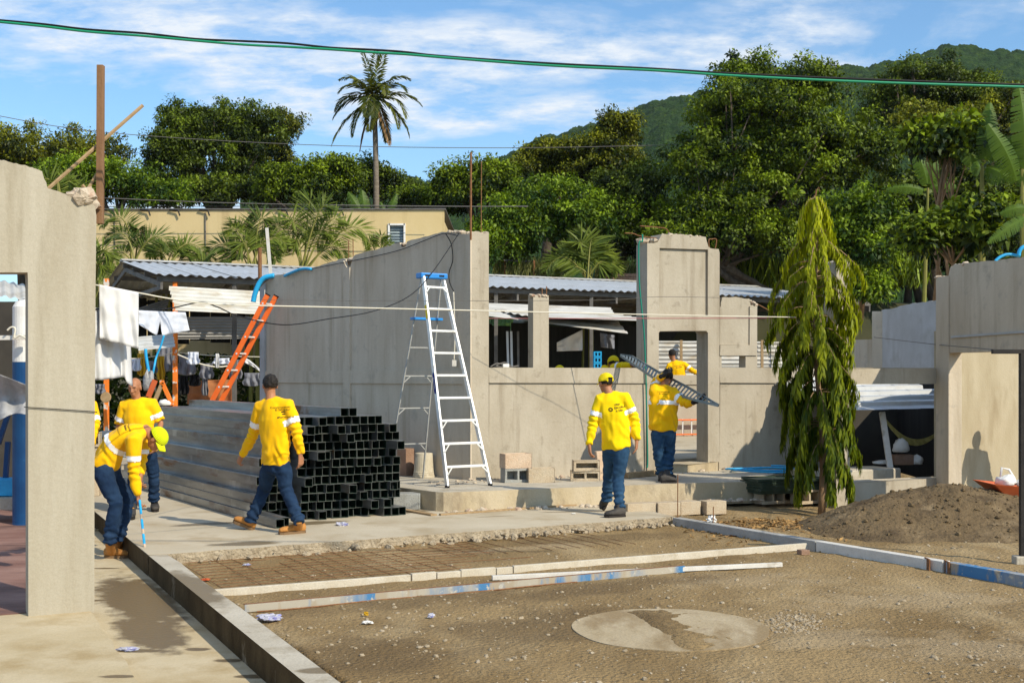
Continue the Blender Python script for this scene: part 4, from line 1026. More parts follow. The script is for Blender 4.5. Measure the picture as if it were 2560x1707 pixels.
def areca(label, bx, by, Y, arcs, seed, lf=.50, m='leaf_palm', width=.034, n=62):
    rg = np.random.default_rng(seed); b0 = P(bx, by+90, Y); root = empty('areca_palm', b0, label, 'palm')
    for (cx, cy, tx, ty, *o) in arcs:
        bs = P(bx + rg.normal()*6, by, Y + rg.normal()*.15); dy = (o[0] if o else 0) + rg.normal()*.12
        ct = P(cx, cy, Y + dy*.6); tp_ = P(tx, ty, Y + dy)
        pts, v, q = arc_frond(rg, bs, ct, tp_, lf*rg.uniform(.85,1.1), n, width, .28)
        t = np.repeat(np.clip(rg.normal(.5, .22) + rg.normal(size=len(q))*.14, 0, 1), 4)
        fo = link_mesh('frond', np_mesh('frond', v - np.array(b0), q, {'tint': t}), MATS[m], root)
        mb = MB(); mb.tube([Vector(p) for p in pts], [.028*(1-i/18) for i in range(17)], 4); mb.build('rachis', MATS['leaf_stem'], fo)
    for k in range(4):
        mb = MB(); x = rg.normal()*8; mb.tube([P(bx+x*1.6, by+330, Y), P(bx+x, by, Y)], [.05,.03], 6); mb.build('stem', MATS['leaf_stem'], root)
    return root
areca('feathery palm clump left of the shed roof ridge', 335, 665, 31, [(330,490,252,562),(325,545,262,600),(385,545,424,622),(360,560,400,650),(350,560,345,575),(300,600,270,660)], 41)
areca('feathery palm with fronds over the shed roof middle', 420, 670, 31, [(462,555,538,660),(450,590,505,668),(430,600,470,625),(395,590,372,640),(480,620,520,690)], 42)
areca('palm fronds hanging beside the broken foreground wall', 240, 700, 30.5, [(248,570,292,668),(240,610,282,720),(228,600,215,640),(255,640,270,700)], 43)
areca('thick feathery palm clump behind the blue hose', 632, 672, 31, [(555,570,516,640),(590,540,572,580),(600,530,612,562),(640,510,668,556),(660,560,715,610),(620,560,590,640),(650,560,690,650),(600,600,560,660)], 44, .6)
areca('tallest feathery palm clump in front of the cream wall', 760, 672, 31.5, [(705,530,676,570),(735,510,728,560),(770,470,779,506),(800,480,822,522),(830,510,850,556),(890,500,927,612),(835,580,860,645),(720,570,690,640),(790,540,830,590),(750,560,735,620)], 45, .62)
areca('small palm tip above the grey side wall', 945, 640, 31.5, [(930,600,920,612),(948,585,957,594),(965,595,985,618)], 46, .35, n=26)
areca('yellowish feather palm behind the middle of the shed roof', 1470, 700, 36.5, [(1410,600,1366,676),(1430,590,1400,650),(1455,580,1448,612),(1475,570,1485,600),(1500,590,1530,650),(1520,610,1545,680),(1440,640,1400,690),(1490,620,1515,690)], 47, .75, width=.055)
areca('palm tuft behind the broken foreground wall', 150, 520, 16, [(130,430,108,450),(145,430,138,452),(165,435,178,458),(185,450,205,490)], 48, .3, width=.024, n=30)

# ---------------------------------------------------------------- banana plants
def banana_leaf(base, tip, width, bend, rn, split=.5):
    base = Vector(base); tip = Vector(tip); ax = tip - base; L = ax.length
    side = ax.cross(Vector((0, -1, .15))).normalized()
    nrm = side.cross(ax).normalized(); vs, qs, ts = [], [], []
    n = 26
    for s in (-1, 1):
        for i in range(n):
            t0, t1 = .10 + .90*i/n, .10 + .90*(i+1)/n
            def ptf(t, e):
                w = width*math.sin(math.pi*min(1, max(0, (t*.92+.05))))**.7
                return base + ax*t + Vector((0,0,-bend*L*t*t)) + nrm*(.10*L*math.sin(math.pi*t)) + side*s*w*e - nrm*(w*.28*e) - Vector((0,0,1))*w*e*e*.25
            gap = (t1-t0)*rn.uniform(.2,.75) if rn.random() < split else 0
            sl = rn.uniform(.0, .02)
            b = len(vs); vs += [ptf(t0,0), ptf(t1,0), ptf(t1-gap+sl,1)*1.0, ptf(t0+sl,1)]
            qs.append((b, b+1, b+2, b+3)); k = rn.uniform(.3, .75); ts += [.95, .95, k, k]
    return vs, qs, ts
def banana(label, base, leaves, seed, stem=.09):
    rn = random.Random(seed); base = Vector(base); root = empty('banana_plant', base, label, 'banana plant')
    for (b, t, w, bend) in leaves:
        vs, qs, ts = banana_leaf(b, t, w*.86, bend, rn, .75)
        link_mesh('leaf', np_mesh('leaf', np.array([tuple(v - base) for v in vs]), np.array(qs), {'tint': np.array(ts)}), MATS['leaf_banana'], root)
    mb = MB(); topb = Vector(leaves[0][0]); mb.tube([base, base.lerp(topb, .5), topb], [stem, stem*.8, stem*.45], 8); mb.build('stem', MATS['leaf_stem'], root)
Yb = 26.0
banana('banana plant with tall upright leaves at the right edge', P(2560, 800, Yb), [(P(2555,420,Yb), P(2545,205,Yb), .30, 0), (P(2552,440,Yb), P(2585,260,Yb), .30, .1), (P(2545,470,Yb), P(2470,300,Yb-.4), .30, .05), (P(2550,480,Yb), P(2600,380,Yb), .28, .2)], 51)
banana('banana plant with broad drooping leaves left of the tallest one', P(2455, 800, 26.5), [(P(2455,415,26.5), P(2475,248,26.5), .27, .05), (P(2458,400,26.5), P(2540,330,26.0), .34, .12), (P(2450,420,26.5), P(2400,350,26.5), .24, .25), (P(2460,420,26.4), P(2520,430,26.0), .30, .25), (P(2452,425,26.5), P(2425,395,25.9), .2, .3)], 52)
banana('banana plant with one lit leaf over the grey wall', P(2580, 800, 24), [(P(2570,540,24), P(2470,592,23.6), .17, .1), (P(2575,530,24), P(2620,600,24), .2, .2), (P(2570,520,24), P(2500,520,24), .16, .2)], 53, .06)
banana('banana plant peeping over the cream roof left of the palm trunk', P(905, 720, 37), [(P(912,545,37), P(870,480,37), .22, 0), (P(914,545,37), P(905,475,37), .24, 0), (P(916,540,37), P(950,520,37), .2, .2)], 54, .07)
banana('banana plant peeping over the cream roof right of the palm trunk', P(985, 720, 37.5), [(P(968,545,37.5), P(992,485,37.5), .16, 0), (P(970,545,37.5), P(1000,525,37.5), .14, .2), (P(966,545,37.5), P(950,500,37.5), .12, .1)], 55, .06)
banana('pale torn banana plant inside the dark wood', P(2310, 760, 30), [(P(2320,470,30), P(2285,365,30), .24, .0), (P(2322,470,30), P(2335,380,30), .22, .05), (P(2318,480,30), P(2215,452,30), .16, .2), (P(2322,475,30), P(2390,440,30), .2, .3)], 56, .06)

# ---------------------------------------------------------------- grass behind the shed, hedge inside the shed, leaf litter
def blades(name, label, box, n, h, m, seed, w=.035):
    rg = np.random.default_rng(seed); (x0, x1, y0, y1, z0, z1) = box
    c = np.stack([rg.uniform(x0, x1, n), rg.uniform(y0, y1, n), rg.uniform(z0, z1, n)], 1)
    d = np.stack([rg.normal(0, .28, n), rg.normal(0, .28, n), np.ones(n)], 1); l = h*rg.uniform(.5, 1.25, n)
    c[:, 2] += l*.5
    v, q = leaf_quads(c, d, rg.normal(size=(n, 3)), l, np.full(n, w)*rg.uniform(.7, 1.4, n))
    return tag(link_mesh(name, np_mesh(name, v, q, {'tint': np.repeat(np.clip(rg.normal(.45, .25, n), 0, 1), 4)}), MATS[m]), label, 'grass', kind='stuff')
gz = P(0, 715, 38).z
blades('tall_grass', 'tall pale grass behind the shed roof', (P(1235,0,38).x, P(1400,0,38).x, 37.6, 39.2, gz, gz+.25), 1500, .75, 'leaf_grass', 61)
blades('tall_grass', 'sunlit weeds above the stone wall beside the tower', (P(1490,0,38).x, P(1640,0,38).x, 37.4, 38.6, gz, gz+.3), 900, .6, 'leaf_grass', 62)
blades('undergrowth', 'shaded undergrowth under the wood behind the shed', (P(1640,0,39).x, P(2300,0,39).x, 38, 41, gz-.1, gz+.4), 4200, .9, 'leaf_mid', 63, .07)
rgh = np.random.default_rng(64)
N = 6000; c = np.stack([rgh.uniform(-11.5, -4.3, N), np.zeros(N), rgh.uniform(0, 2.25, N)], 1); c[:, 1] = 31.6 + (c[:, 0]+8)*.5 + rgh.uniform(-.5, .5, N)
v, q = leaf_quads(c, rgh.normal(size=(N, 3)), rgh.normal(size=(N, 3)) + np.array([0, -.6, .6]), rgh.uniform(.14, .3, N), rgh.uniform(.07, .15, N))
tag(link_mesh('hedge', np_mesh('hedge', v, q, {'tint': np.repeat(np.clip(rgh.normal(.3, .25, N), 0, 1), 4)}), MATS['leaf_dark']), 'dark leafy hedge behind the clothes in the shed', 'hedge', kind='stuff')
N = 700; px = np.concatenate([rgh.normal(1890, 60, 420), rgh.normal(2020, 40, 180), rgh.uniform(1700, 2300, 100)]); py = np.concatenate([rgh.normal(1306, 9, 420), rgh.normal(1303, 9, 180), rgh.uniform(1296, 1345, 100)])
c = []
for a, b in zip(px, py):
    g = G(a, b, 0); c.append((g.x, g.y, ground_z(g.x, g.y) + .012))
d = rgh.normal(size=(N, 3)); d[:, 2] *= .25; nn = np.array([0, 0, 1.]) + rgh.normal(size=(N, 3))*.3
v, q = leaf_quads(np.array(c), d, nn, rgh.uniform(.05, .12, N), rgh.uniform(.015, .035, N))
tag(link_mesh('leaf_litter', np_mesh('leaf_litter', v, q, {'tint': np.repeat(rgh.random(N), 4)}), MATS['leaf_litter']), 'fallen orange-brown leaves on the soil left of the dirt pile', 'leaf litter', kind='stuff')

# ---------------------------------------------------------------- weeping mast tree in front of the wall
def weeping():
    rg = np.random.default_rng(90); rn = random.Random(90)
    base = G(2054, 1284, -.085); Y = base.y
    root = empty('weeping_tree', base, 'slender weeping tree with hanging narrow leaves beside the dirt pile', 'tree')
    H = 4.12
    topx = P(2032, 500, Y).x
    def axis(z): return Vector((base.x + (topx-base.x)*(z/H)**1.3 + .03*math.sin(z*2.1), Y, base.z + z))
    mb = MB(); mb.tube([axis(H*i/20) for i in range(21)], [.047*(1 - .88*(i/20)) + .004 for i in range(21)], 8); mb.build('trunk', MATS['bark_tan'], root, smooth=True)
    prof = [(0.15,.40),(0.35,.46),(0.9,.52),(1.4,.52),(2.0,.55),(2.5,.60),(2.9,.61),(3.12,.56),(3.28,.42),(3.42,.28),(3.65,.24),(3.8,.20),(3.92,.13),(4.1,.05)]
    pz = [a for a, b in prof]; pr = [b for a, b in prof]
    nb = 112
    for k in range(nb):
        z1 = .24 + (H-.32)*((k+.5)/nb)**.95                     # height where the branch ends up hanging
        rad = float(np.interp(z1, pz, pr))*rn.uniform(.72, 1.08)
        a = k*2.39996 + rn.uniform(-.3, .3)
        if k in (88, 94, 99): a = {88: math.pi, 94: .1, 99: 0.3}[k]; rad *= 1.15
        ll = rn.uniform(.30, .85)*(1.0 if z1 < 3 else .6)
        z0 = min(H-.03, z1 + ll*.75)
        out = Vector((math.cos(a), math.sin(a), 0)); p0 = axis(z0)
        pts = []
        for i in range(11):
            t = i/10
            pts.append(p0 + out*rad*(1-(1-t)**2.0)*1.0 + Vector((0,0, .10*math.sin(min(1,t*2.2)*math.pi)*rad - ll*t**1.7)))
        mb = MB(); mb.tube(pts, [.009*(1-.8*i/10) for i in range(11)], 4); br = mb.build('branch', MATS['bark_tan'], root)
        n = int((190 if z1 < 3.1 else 170)*ll/.5); c, d, nn, l, w, tt = [], [], [], [], [], []
        for i in range(n):
            t = .12 + .88*(i/n)**.9; f = t*10; q_ = min(9, int(f)); p = pts[q_].lerp(pts[q_+1], f-q_)
            s = -1 if i % 2 else 1
            sd = Vector((-out.y, out.x, 0))*s
            v = (sd*rn.uniform(.03,.34) + out*rn.uniform(-.12,.22) + Vector((0,0,-1.0))).normalized()
            L = rn.uniform(.09,.20)*(1 if z1 < 2.6 else .72)
            p = p + Vector((rn.gauss(0,.018), rn.gauss(0,.018), rn.gauss(0,.02))); c.append(p + v*L*.5); d.append(v); nn.append(out*1.0 + sd*rn.uniform(-.5,.5) + Vector((0,0,.35))); l.append(L); w.append(L*rn.uniform(.15,.22))
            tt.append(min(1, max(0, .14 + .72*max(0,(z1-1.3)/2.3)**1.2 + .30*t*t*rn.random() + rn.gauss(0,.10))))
        v, q = leaf_quads(np.array([tuple(x) for x in c]), np.array([tuple(x) for x in d]), np.array([tuple(x) for x in nn]), np.array(l), np.array(w))
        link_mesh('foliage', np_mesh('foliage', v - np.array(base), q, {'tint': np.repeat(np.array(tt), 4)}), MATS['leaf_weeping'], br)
    # dry tip
    mb = MB(); t = axis(H-.05); mb.tube([t, t + V3((.02,0,.12)), t + V3((.05,0,.16)), t + V3((.065,0,.10))], [.012,.012,.01,.006], 5); mb.build('dry_tip', MATS['leaf_dry'], root)
weeping()

print('LEAVES', TREE_N)
# ================================================================== OBJECTS
rnd = random.Random(33)
# ---------------------------------------------------------------- stack of square steel tubes
def tube_mesh(L=6.0, a=.0995, t=.0035):
    mb = MB(); h = a/2; k = h - t
    def ring(s, y): return [V3((-s, y, -s)), V3((s, y, -s)), V3((s, y, s)), V3((-s, y, s))]
    vs = ring(h, 0) + ring(h, L) + ring(k, 0) + ring(k, L); fs = []; inn = []
    for i in range(4):
        j = (i+1) % 4
        fs += [(i, j, 4+j, 4+i)]; inn.append((8+i, 12+i, 12+j, 8+j))
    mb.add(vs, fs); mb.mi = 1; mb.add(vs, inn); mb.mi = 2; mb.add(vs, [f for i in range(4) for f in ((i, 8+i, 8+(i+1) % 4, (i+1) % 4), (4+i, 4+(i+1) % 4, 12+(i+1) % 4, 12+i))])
    me = mb.mesh('steel_tube'); me.materials.append(MATS['galvanised']); me.materials.append(MATS['tube_inside_shade']); me.materials.append(MATS['tube_rim'])
    return me
TM = tube_mesh()
tv = Vector((-.53, .848, 0)); tw = Vector((.848, .53, 0)); ta = math.atan2(-tv.x, tv.y)
T0 = Vector((-1.40, 14.98, 0)) - tw*1.33
def steel_tube(c, r, fwd, label, group='square steel tubes in the stack', dz=0.0):
    o = bpy.data.objects.new('steel_tube', TM)
    o.location = T0 + tw*(c*.1025 + .05) - tv*fwd + Vector((0, 0, .052 + r*.1012 + dz)); o.rotation_euler = (0, 0, ta + rnd.uniform(-.0022, .0022))
    COL.objects.link(o); tag(o, label, 'steel tube', group)
ORD = 'first second third fourth fifth sixth seventh eighth ninth tenth eleventh twelfth thirteenth fourteenth fifteenth sixteenth seventeenth eighteenth nineteenth'.split()
def GEN(c, r): return 'galvanised square steel tube, %s from the right in the %s row above the ground' % (ORD[12-c], ORD[r])
for r in range(11):
    lo = -5 + int(r*.48) if r < 11 else 0
    sh_ = rnd.choice((0, .35, .6)) if r else 0
    for c in range(lo, 13):
        if r == 0 and 0 <= c <= 1: pass
        if c == 12 and r in (1, 7): continue
        f = rnd.gauss(0, .02)
        if rnd.random() < .17: f += rnd.uniform(.06, .30)
        if rnd.random() < .10: f -= rnd.uniform(.05, .18)
        if c < 0: f += rnd.uniform(-.05, .1) - .35
        if r == 0 and c < -3: f = .62 - .12*(c+5)
        if r in (5, 6) and c == 12: f += .02
        steel_tube(c + (sh_ if c < 12 else 0)*.6, r, f, GEN(c + (1 if r in (1, 7) else 0), r))
for c in range(0, 11): steel_tube(c - .3, 11, rnd.uniform(-.05, .05) + (.25 if c == 2 else 0), GEN(c + 2, 11))
for c in (5, 6): steel_tube(c + .1, 12, .02*(c-5) + .05, '%s of the two square steel tubes lying on the very top of the stack' % ('left' if c == 5 else 'right'))

# ---------------------------------------------------------------- aluminium step ladder
def step_ladder():
    fl, fr = V3((-.846, 15.77, .243)), V3((-.29, 16.10, .243)); rl, rr = V3((-1.76, 16.92, .243)), V3((-1.27, 17.22, .243))
    tz = 3.05; tl, tr = P(1058, 693, 16.42), P(1107, 693, 16.66); tl.z = tr.z = tz
    bl, br = tl + V3((-.03, .10, 0)), tr + V3((-.03, .10, 0))
    root = empty('step_ladder', (fl+rr)/2, 'tall white aluminium step ladder with blue top', 'ladder')
    ud = (fr-fl).normalized()
    for a, b in ((fl, tl), (fr, tr)):
        mb = MB(); mb.beam(a, b, .028, .075, up=ud.cross(ZUP)); mb.build('front_rail', MATS['aluminium'], root, bevel=.004)
        mb = MB(); mb.obox(a - V3((.03,.04,.001)), (.06,0,0), (0,.08,0), (0,0,.03)); mb.build('foot', MATS['rubber'], root)
    for a, b in ((rl, bl), (rr, br)):
        mb = MB(); mb.beam(a, b, .018, .026, up=ud.cross(ZUP)); mb.build('rear_rail', MATS['aluminium_shade'], root, bevel=.003)
    dn = V3((ud.y, -ud.x, 0)); dn = dn if dn.y < 0 else -dn
    for k, py in enumerate((740, 791, 843, 895, 948, 1002, 1055, 1111, 1166)):
        t = .30 * (9-k) / (tz-.243) - .012
        a = fl.lerp(tl, t); b = fr.lerp(tr, t)
        mb = MB(); mb.beam(a - dn*.0, b - dn*.0, .085, .030); st = mb.build('step', MATS['aluminium'], root, bevel=.004)
        if k in (0, 6, 7, 8):
            for (p, q, s) in ((a, fl, 1), (b, fr, -1)):
                e = p.lerp(q, .0) ; L_ = .085 if k else .06
                c1 = p + ud*s*L_*1.0 + dn*.05; c2 = p + (q-p).normalized()*L_*1.25 + dn*.05
                mb = MB(); mb.beam(c1, c2, .004, .018); mb.build('brace', MATS['aluminium'], st)
    for t in (.18, .36, .52, .66):
        a = rl.lerp(bl, t); b = rr.lerp(br, t); mb = MB(); mb.beam(a, b, .014, .016); rs = mb.build('rear_bar', MATS['aluminium_shade'], root)
        if t < .6:
            for (p, q, s) in ((a, rl, 1), (b, rr, -1)):
                mb = MB(); mb.beam(p + ud*s*.10, p + (q-p).normalized()*.10, .004, .014); mb.build('brace', MATS['aluminium_shade'], rs)
    mb = MB(); c = (tl+tr)/2; mb.cbox(c + V3((-.02,.04,.02)), ud*.41, dn*.17, (0,0,.075)); cap = mb.build('top_cap', MATS['blue_plastic'], root, bevel=.014)
    for s in (-1, 1):
        mb = MB(); mb.cbox(c + V3((-.02,.04,.02)) + ud*.11*s + dn*.088, ud*.075, dn*.006, (0,0,.022)); mb.build('slot', MATS['cable_black'], cap)
    sh0 = rl.lerp(bl, .80); sh1 = rr.lerp(br, .80); mb = MB(); mb.cbox((sh0+sh1)/2 + dn*.02, (sh1-sh0)*1.28, dn*.12, (0,0,.035)); mb.build('tool_shelf', MATS['blue_plastic'], root, bevel=.008)
    # warning label and oval badge on the side of the left front rail
    sd = -ud
    a = fl.lerp(tl, .795); b = fl.lerp(tl, .86); mb = MB(); mb.beam(a + sd*.0165, b + sd*.0165, .002, .05, up=ud.cross(ZUP)); mb.build('label_sticker', MATS['sticker_yellow'], root)
    a = fl.lerp(tl, .435); b = fl.lerp(tl, .535); ax = (b-a); mid = (a+b)/2 + sd*.0165; ey = ax.normalized(); ex = sd.cross(ey).normalized()
    mb = MB(); ring = [mid + ey*ax.length*.5*math.sin(t)*(1 if True else 0) + ex*.028*(1 if math.cos(t) > 0 else -1)*abs(math.cos(t))**.45 for t in [2*math.pi*i/28 for i in range(28)]]
    mb.prism([ring], sd*.002); bd = mb.build('badge', MATS['sticker_blue'], root)
    text_mesh('WERNER', .040, mid + sd*.0035, ey, -ex if True else ex, 'print_white', bd, name='lettering')
def text_mesh(s, size, c, xdir, ydir, m, parent, name='lettering', bvh=None, pdir=None, lift=.004, bold=False, shear=0.0):
    cu = bpy.data.curves.new('t', 'FONT'); cu.body = s; cu.size = size; cu.align_x = 'CENTER'; cu.align_y = 'CENTER'; cu.resolution_u = 2; cu.shear = shear
    if bold: cu.offset = size*.018
    o = bpy.data.objects.new('t', cu); COL.objects.link(o)
    dg = bpy.context.evaluated_depsgraph_get(); me = bpy.data.meshes.new_from_object(o.evaluated_get(dg))
    bpy.data.objects.remove(o)
    xd = Vector(xdir).normalized(); yd = Vector(ydir).normalized(); off = world_of(parent)
    if bvh:
        bm = bmesh.new(); bm.from_mesh(me); bmesh.ops.triangulate(bm, faces=bm.faces); bm.to_mesh(me); bm.free()
    for v in me.vertices:
        p = Vector(c) + xd*v.co.x + yd*v.co.y
        if bvh:
            h = bvh.ray_cast(p - Vector(pdir)*.5, Vector(pdir), 1.2)
            if h[0] is not None: p = h[0] - Vector(pdir)*lift
        v.co = p - off
    me.update()
    return link_mesh(name, me, MATS[m], parent)
step_ladder()

# ---------------------------------------------------------------- orange extension ladders
def rail_ladder(label, a0, a1, b0, b1, n, loc, rw=.028, rh=.085, name='extension_ladder'):
    root = empty(name, loc, label, 'ladder'); a0, a1, b0, b1 = map(Vector, (a0, a1, b0, b1))
    w = (b0-a0).normalized()
    for p, q in ((a0, a1), (b0, b1)):
        mb = MB(); mb.beam(p, q, rw, rh, up=(q-p).cross(w)); r_ = mb.build('rail', MATS['orange_paint'], root, bevel=.004)
        mb = MB(); mb.beam(q, q + (q-p).normalized()*.02, rw*1.1, rh*1.05, up=(q-p).cross(w)); mb.build('end_cap', MATS['rubber'], r_)
    for i in range(n):
        t = (i+.5)/n; p = a0.lerp(a1, t); q = b0.lerp(b1, t); mb = MB(); mb.tube([p - w*.02, q + w*.03], .016, 8); mb.build('rung', MATS['aluminium'], root, smooth=False)
    return root
tp = P(690, 741, 20.35); bp = Vector((-5.58, 20.4, 0))
sep_ = Vector((-.075, -.34, 0))
rail_ladder('orange extension ladder leaning on the far end of the grey wall', bp + sep_ + V3((.0,0,0)), tp + sep_, bp, tp, 11, bp)
q = bw.ptz(1600, 1.13)
rail_ladder('orange ladder lying sideways inside the doorway', bw.ptz(1600, .73) - bw.n*.15, bw.ptz(1800, .73) - bw.n*.15, bw.ptz(1600, .41) - bw.n*.15, bw.ptz(1800, .41) - bw.n*.15, 9, bw.ptz(1700, .4))

# ---------------------------------------------------------------- concrete blocks
def block(label, c, L=.39, T=.19, H=.19, rz=0.0, hole='y', m='block_tan', holes=2, group=None, tilt=0.0):
    """hollow block centred at c; holes open along local y (front) or z (up) or not at all"""
    root = bpy.data.objects.new('concrete_block', None)
    mb = MB(); l, t, h = L/2, T/2, H/2
    if hole == 'y':
        outer = [V3((-l,-t,-h)), V3((l,-t,-h)), V3((l,-t,h)), V3((-l,-t,h))]; hs = []
        for i in range(holes):
            x0 = -l + .03 + i*(L-.03)/holes; x1 = x0 + (L-.03)/holes - .03
            hs.append([V3((x0,-t,-h+.035)), V3((x1,-t,-h+.035)), V3((x1,-t,h-.035)), V3((x0,-t,h-.035))])
        mb.prism([outer] + hs, (0, T-.03, 0)); mb.obox((-l, t-.0305, -h), (L,0,0), (0,.0305,0), (0,0,H))
    elif hole == 'z':
        outer = [V3((-l,-t,-h)), V3((l,-t,-h)), V3((l,t,-h)), V3((-l,t,-h))]; hs = []
        for i in range(holes):
            x0 = -l + .03 + i*(L-.03)/holes; x1 = x0 + (L-.03)/holes - .03
            hs.append([V3((x0,-t+.03,-h)), V3((x1,-t+.03,-h)), V3((x1,t-.03,-h)), V3((x0,t-.03,-h))])
        mb.prism([outer] + hs, (0, 0, H))
    else:
        mb.obox((-l,-t,-h), (L-.02,0,0), (0,T,0), (0,0,H)); mb.obox((l-.0195,-t+.02,-h+.001), (.02,0,0), (0,T-.04,0), (0,0,H-.002))
    me = mb.mesh('concrete_block'); o = link_mesh('concrete_block', me, MATS[m]); o.location = c; o.rotation_euler = (tilt, 0, rz)
    b = o.modifiers.new('bevel', 'BEVEL'); b.width = .006; b.segments = 2; b.limit_method = 'ANGLE'
    return tag(o, label, 'concrete block', group)
ru = math.atan2(.452, .892)
zt = .243
def onp(px, py, z=zt, up=.0): v = G(px, py, z); return V3((v.x, v.y, z + up))
a = onp(1290, 1205); block('grey hollow block with two square holes under a tan block', (a.x, a.y+.05, zt+.097), rz=ru-.1, m='block_grey')
block('pinkish solid-faced block on top of the grey hollow block', (a.x-.005, a.y+.06, zt+.195+.097), rz=ru-.05, hole='z', m='block_pink')
a = onp(1352, 1206); block('tan block lying alone right of the stacked pair', (a.x, a.y+.08, zt+.097), L=.36, rz=ru-.32, hole='z', m='block_tan')
a = onp(1463, 1202); block('lower hollow block of the tan pair beside the walking man', (a.x, a.y+.06, zt+.072), L=.40, H=.14, rz=ru-.45, m='block_tan')
block('upper hollow block of the tan pair beside the walking man', (a.x+.01, a.y+.05, zt+.144+.072), L=.36, H=.14, rz=ru-.35, holes=1, m='block_tan')
a = onp(1014, 1190); block('brown block standing upright beside the bucket', (a.x, a.y+.12, zt+.20), L=.20, H=.40, rz=ru+.4, hole='n', m='brick_brown')
for i, (px, py, w_) in enumerate(((1600,1281,.42),(1668,1279,.33),(1722,1276,.30),(1786,1275,.30))):
    g = G(px, py, -.02); lb = ['leftmost block of the low row in front of the platform', 'second block from the left of the low row before the platform', 'third block from the left of the low row before the platform', 'rightmost block of the low row in front of the platform'][i]
    block(lb, (g.x, g.y+.10, .01), L=w_, T=.2, H=.17, rz=ru-.12, hole='n', m='block_tan')
g = G(1012, 1274, 0); block('smooth light grey slab block beside the tube ends', (g.x+.02, g.y+.1, .105), L=.34, T=.3, H=.20, rz=.05, hole='n', m='block_grey')
# two slabs leaning at the wall behind the walking man
for lb, px0, px1, pt, pb, m, dy in (('tan slab leaning on the sill wall behind the walking man', 1500, 1530, 1131, 1200, 'block_pink', 0), ('grey slab leaning on the sill wall beside the tan slab', 1531, 1572, 1128, 1196, 'block_grey', .12)):
    b0 = onp(px0, pb); b1 = onp(px1, pb); mb = MB(); ud_ = UDIR*((b1-b0).length*1.08)
    mb.obox(b0, ud_, VDIR*.06, VDIR*.10 + V3((0,0,.40))); tag(mb.build('leaning_slab', MATS[m], loc=b0, bevel=.008), lb, 'slab')
a = onp(1570, 1196); mb = MB(); mb.obox(a, UDIR*.62 + VDIR*.2, VDIR*.1, (0,0,.08)); tag(mb.build('timber', MATS['wood_pale'], loc=a, bevel=.006), 'short timber lying at the foot of the wall near the green rope', 'timber')
# planks below the platform corner
for i, (p0, p1, lb) in enumerate(((G(1010,1276,.0), G(1085,1289,.0), 'short plank poking out under the platform corner'), (G(1100,1288,0), G(1460,1262,0), 'long thin board along the foot of the platform'))):
    mb = MB(); mb.beam(p0 + V3((0,0,.012)), p1 + V3((0,0,.012)), .09 if i == 0 else .05, .02); tag(mb.build('plank', MATS['wood_pale'], loc=p0), lb, 'plank')
# upturned bucket
a = onp(1058, 1194); b = MB(); b.lathe(a + V3((0,.1,0)), [(.158,0),(.158,.03),(.150,.032),(.152,.055),(.146,.06),(.148,.085),(.142,.09),(.128,.345),(.118,.352),(.0,.352)], 28)
tag(b.build('bucket', MATS['bucket'], loc=a + V3((0,.1,0)), smooth=False, bevel=.003), 'cement-stained bucket standing upside down behind the ladder', 'bucket')

# ---------------------------------------------------------------- edging boards, tubes and kerb pieces of the court
EB = PL((-2.43, 9.85), (3.17+2.43, 12.6-9.85))
segs = [(533,1027,'longest pale edging board at the left of the court row'), (1030,1091,'first short edging piece from the left in the court row'), (1093,1152,'second short edging piece from the left in the court row'), (1154,1240,'third edging piece from the left in the court row'), (1242,1282,'smallest edging piece in the middle of the court row'), (1284,2036,'long pale edging board meeting the right kerb')]
for i, (a, b, lb) in enumerate(segs):
    p0 = EB.ptz(a, -.105); p1 = EB.ptz(b, -.105); p0 += VDIR*rnd.uniform(-.008,.008); h = .062 + .008*(i % 2)
    mb = MB(); mb.obox(p0, p1-p0, VDIR*.045, (0,0,h)); tag(mb.build('edging_board', MATS['edging'], loc=p0, bevel=.004), lb, 'edging board')
bl = PL((-2.04, 9.2), (1.59+2.04, 11.1-9.2))
p0, p1 = bl.ptz(612, -.098), bl.ptz(1712, -.098); mb = MB(); d_ = p1-p0; n_ = bl.n
root = empty('steel_channel', p0, 'worn steel channel with flaking blue paint lying on the court', 'steel channel')
mb.obox(p0, d_, n_*.004, (0,0,.058)); mb.build('web', MATS['blue_tube'], root)
mb = MB(); mb.obox(p0 + V3((0,0,.054)) + n_*.0045, d_, n_*.045, (0,0,.004)); mb.build('top_flange', MATS['rust'], root)
mb = MB(); mb.obox(p0 + V3((0,0,.0)) + n_*.0045, d_, n_*.045, (0,0,.004)); mb.build('bottom_flange', MATS['rust'], root)
pts = [bl.ptz(640 + 800*i/12, -.095) - n_*(.03 + .02*math.sin(i)) for i in range(13)]; mb = MB(); mb.tube(pts, .007, 5); tag(mb.build('rebar_rod', MATS['rust'], loc=pts[0]), 'thin rusty rod lying along the blue painted channel', 'rod')
p0 = G(1230, 1453, -.1); p1 = G(1956, 1419, -.1); mb = MB(); mb.beam(p0 + V3((0,.03,.028)), p1 + V3((0,.03,.028)), .04, .04); tag(mb.build('white_tube', MATS['white_tube'], loc=p0, bevel=.003), 'thin white square tube lying behind the blue channel', 'tube')
kr = [G(1681,1293,0), G(2037,1352,0)]
mb = MB(); mb.obox(kr[0] - V3((0,0,.13)), kr[1]-kr[0], V3((.105,.045,0)), (0,0,.13)); tag(mb.build('court_kerb', MATS['kerb_grey'], bevel=.008), kind='structure')
k2 = [G(2040,1352.5,0), G(2310,1396,0), G(2356,1403,0), G(2364,1404.5,0), G(2700,1462,0)]
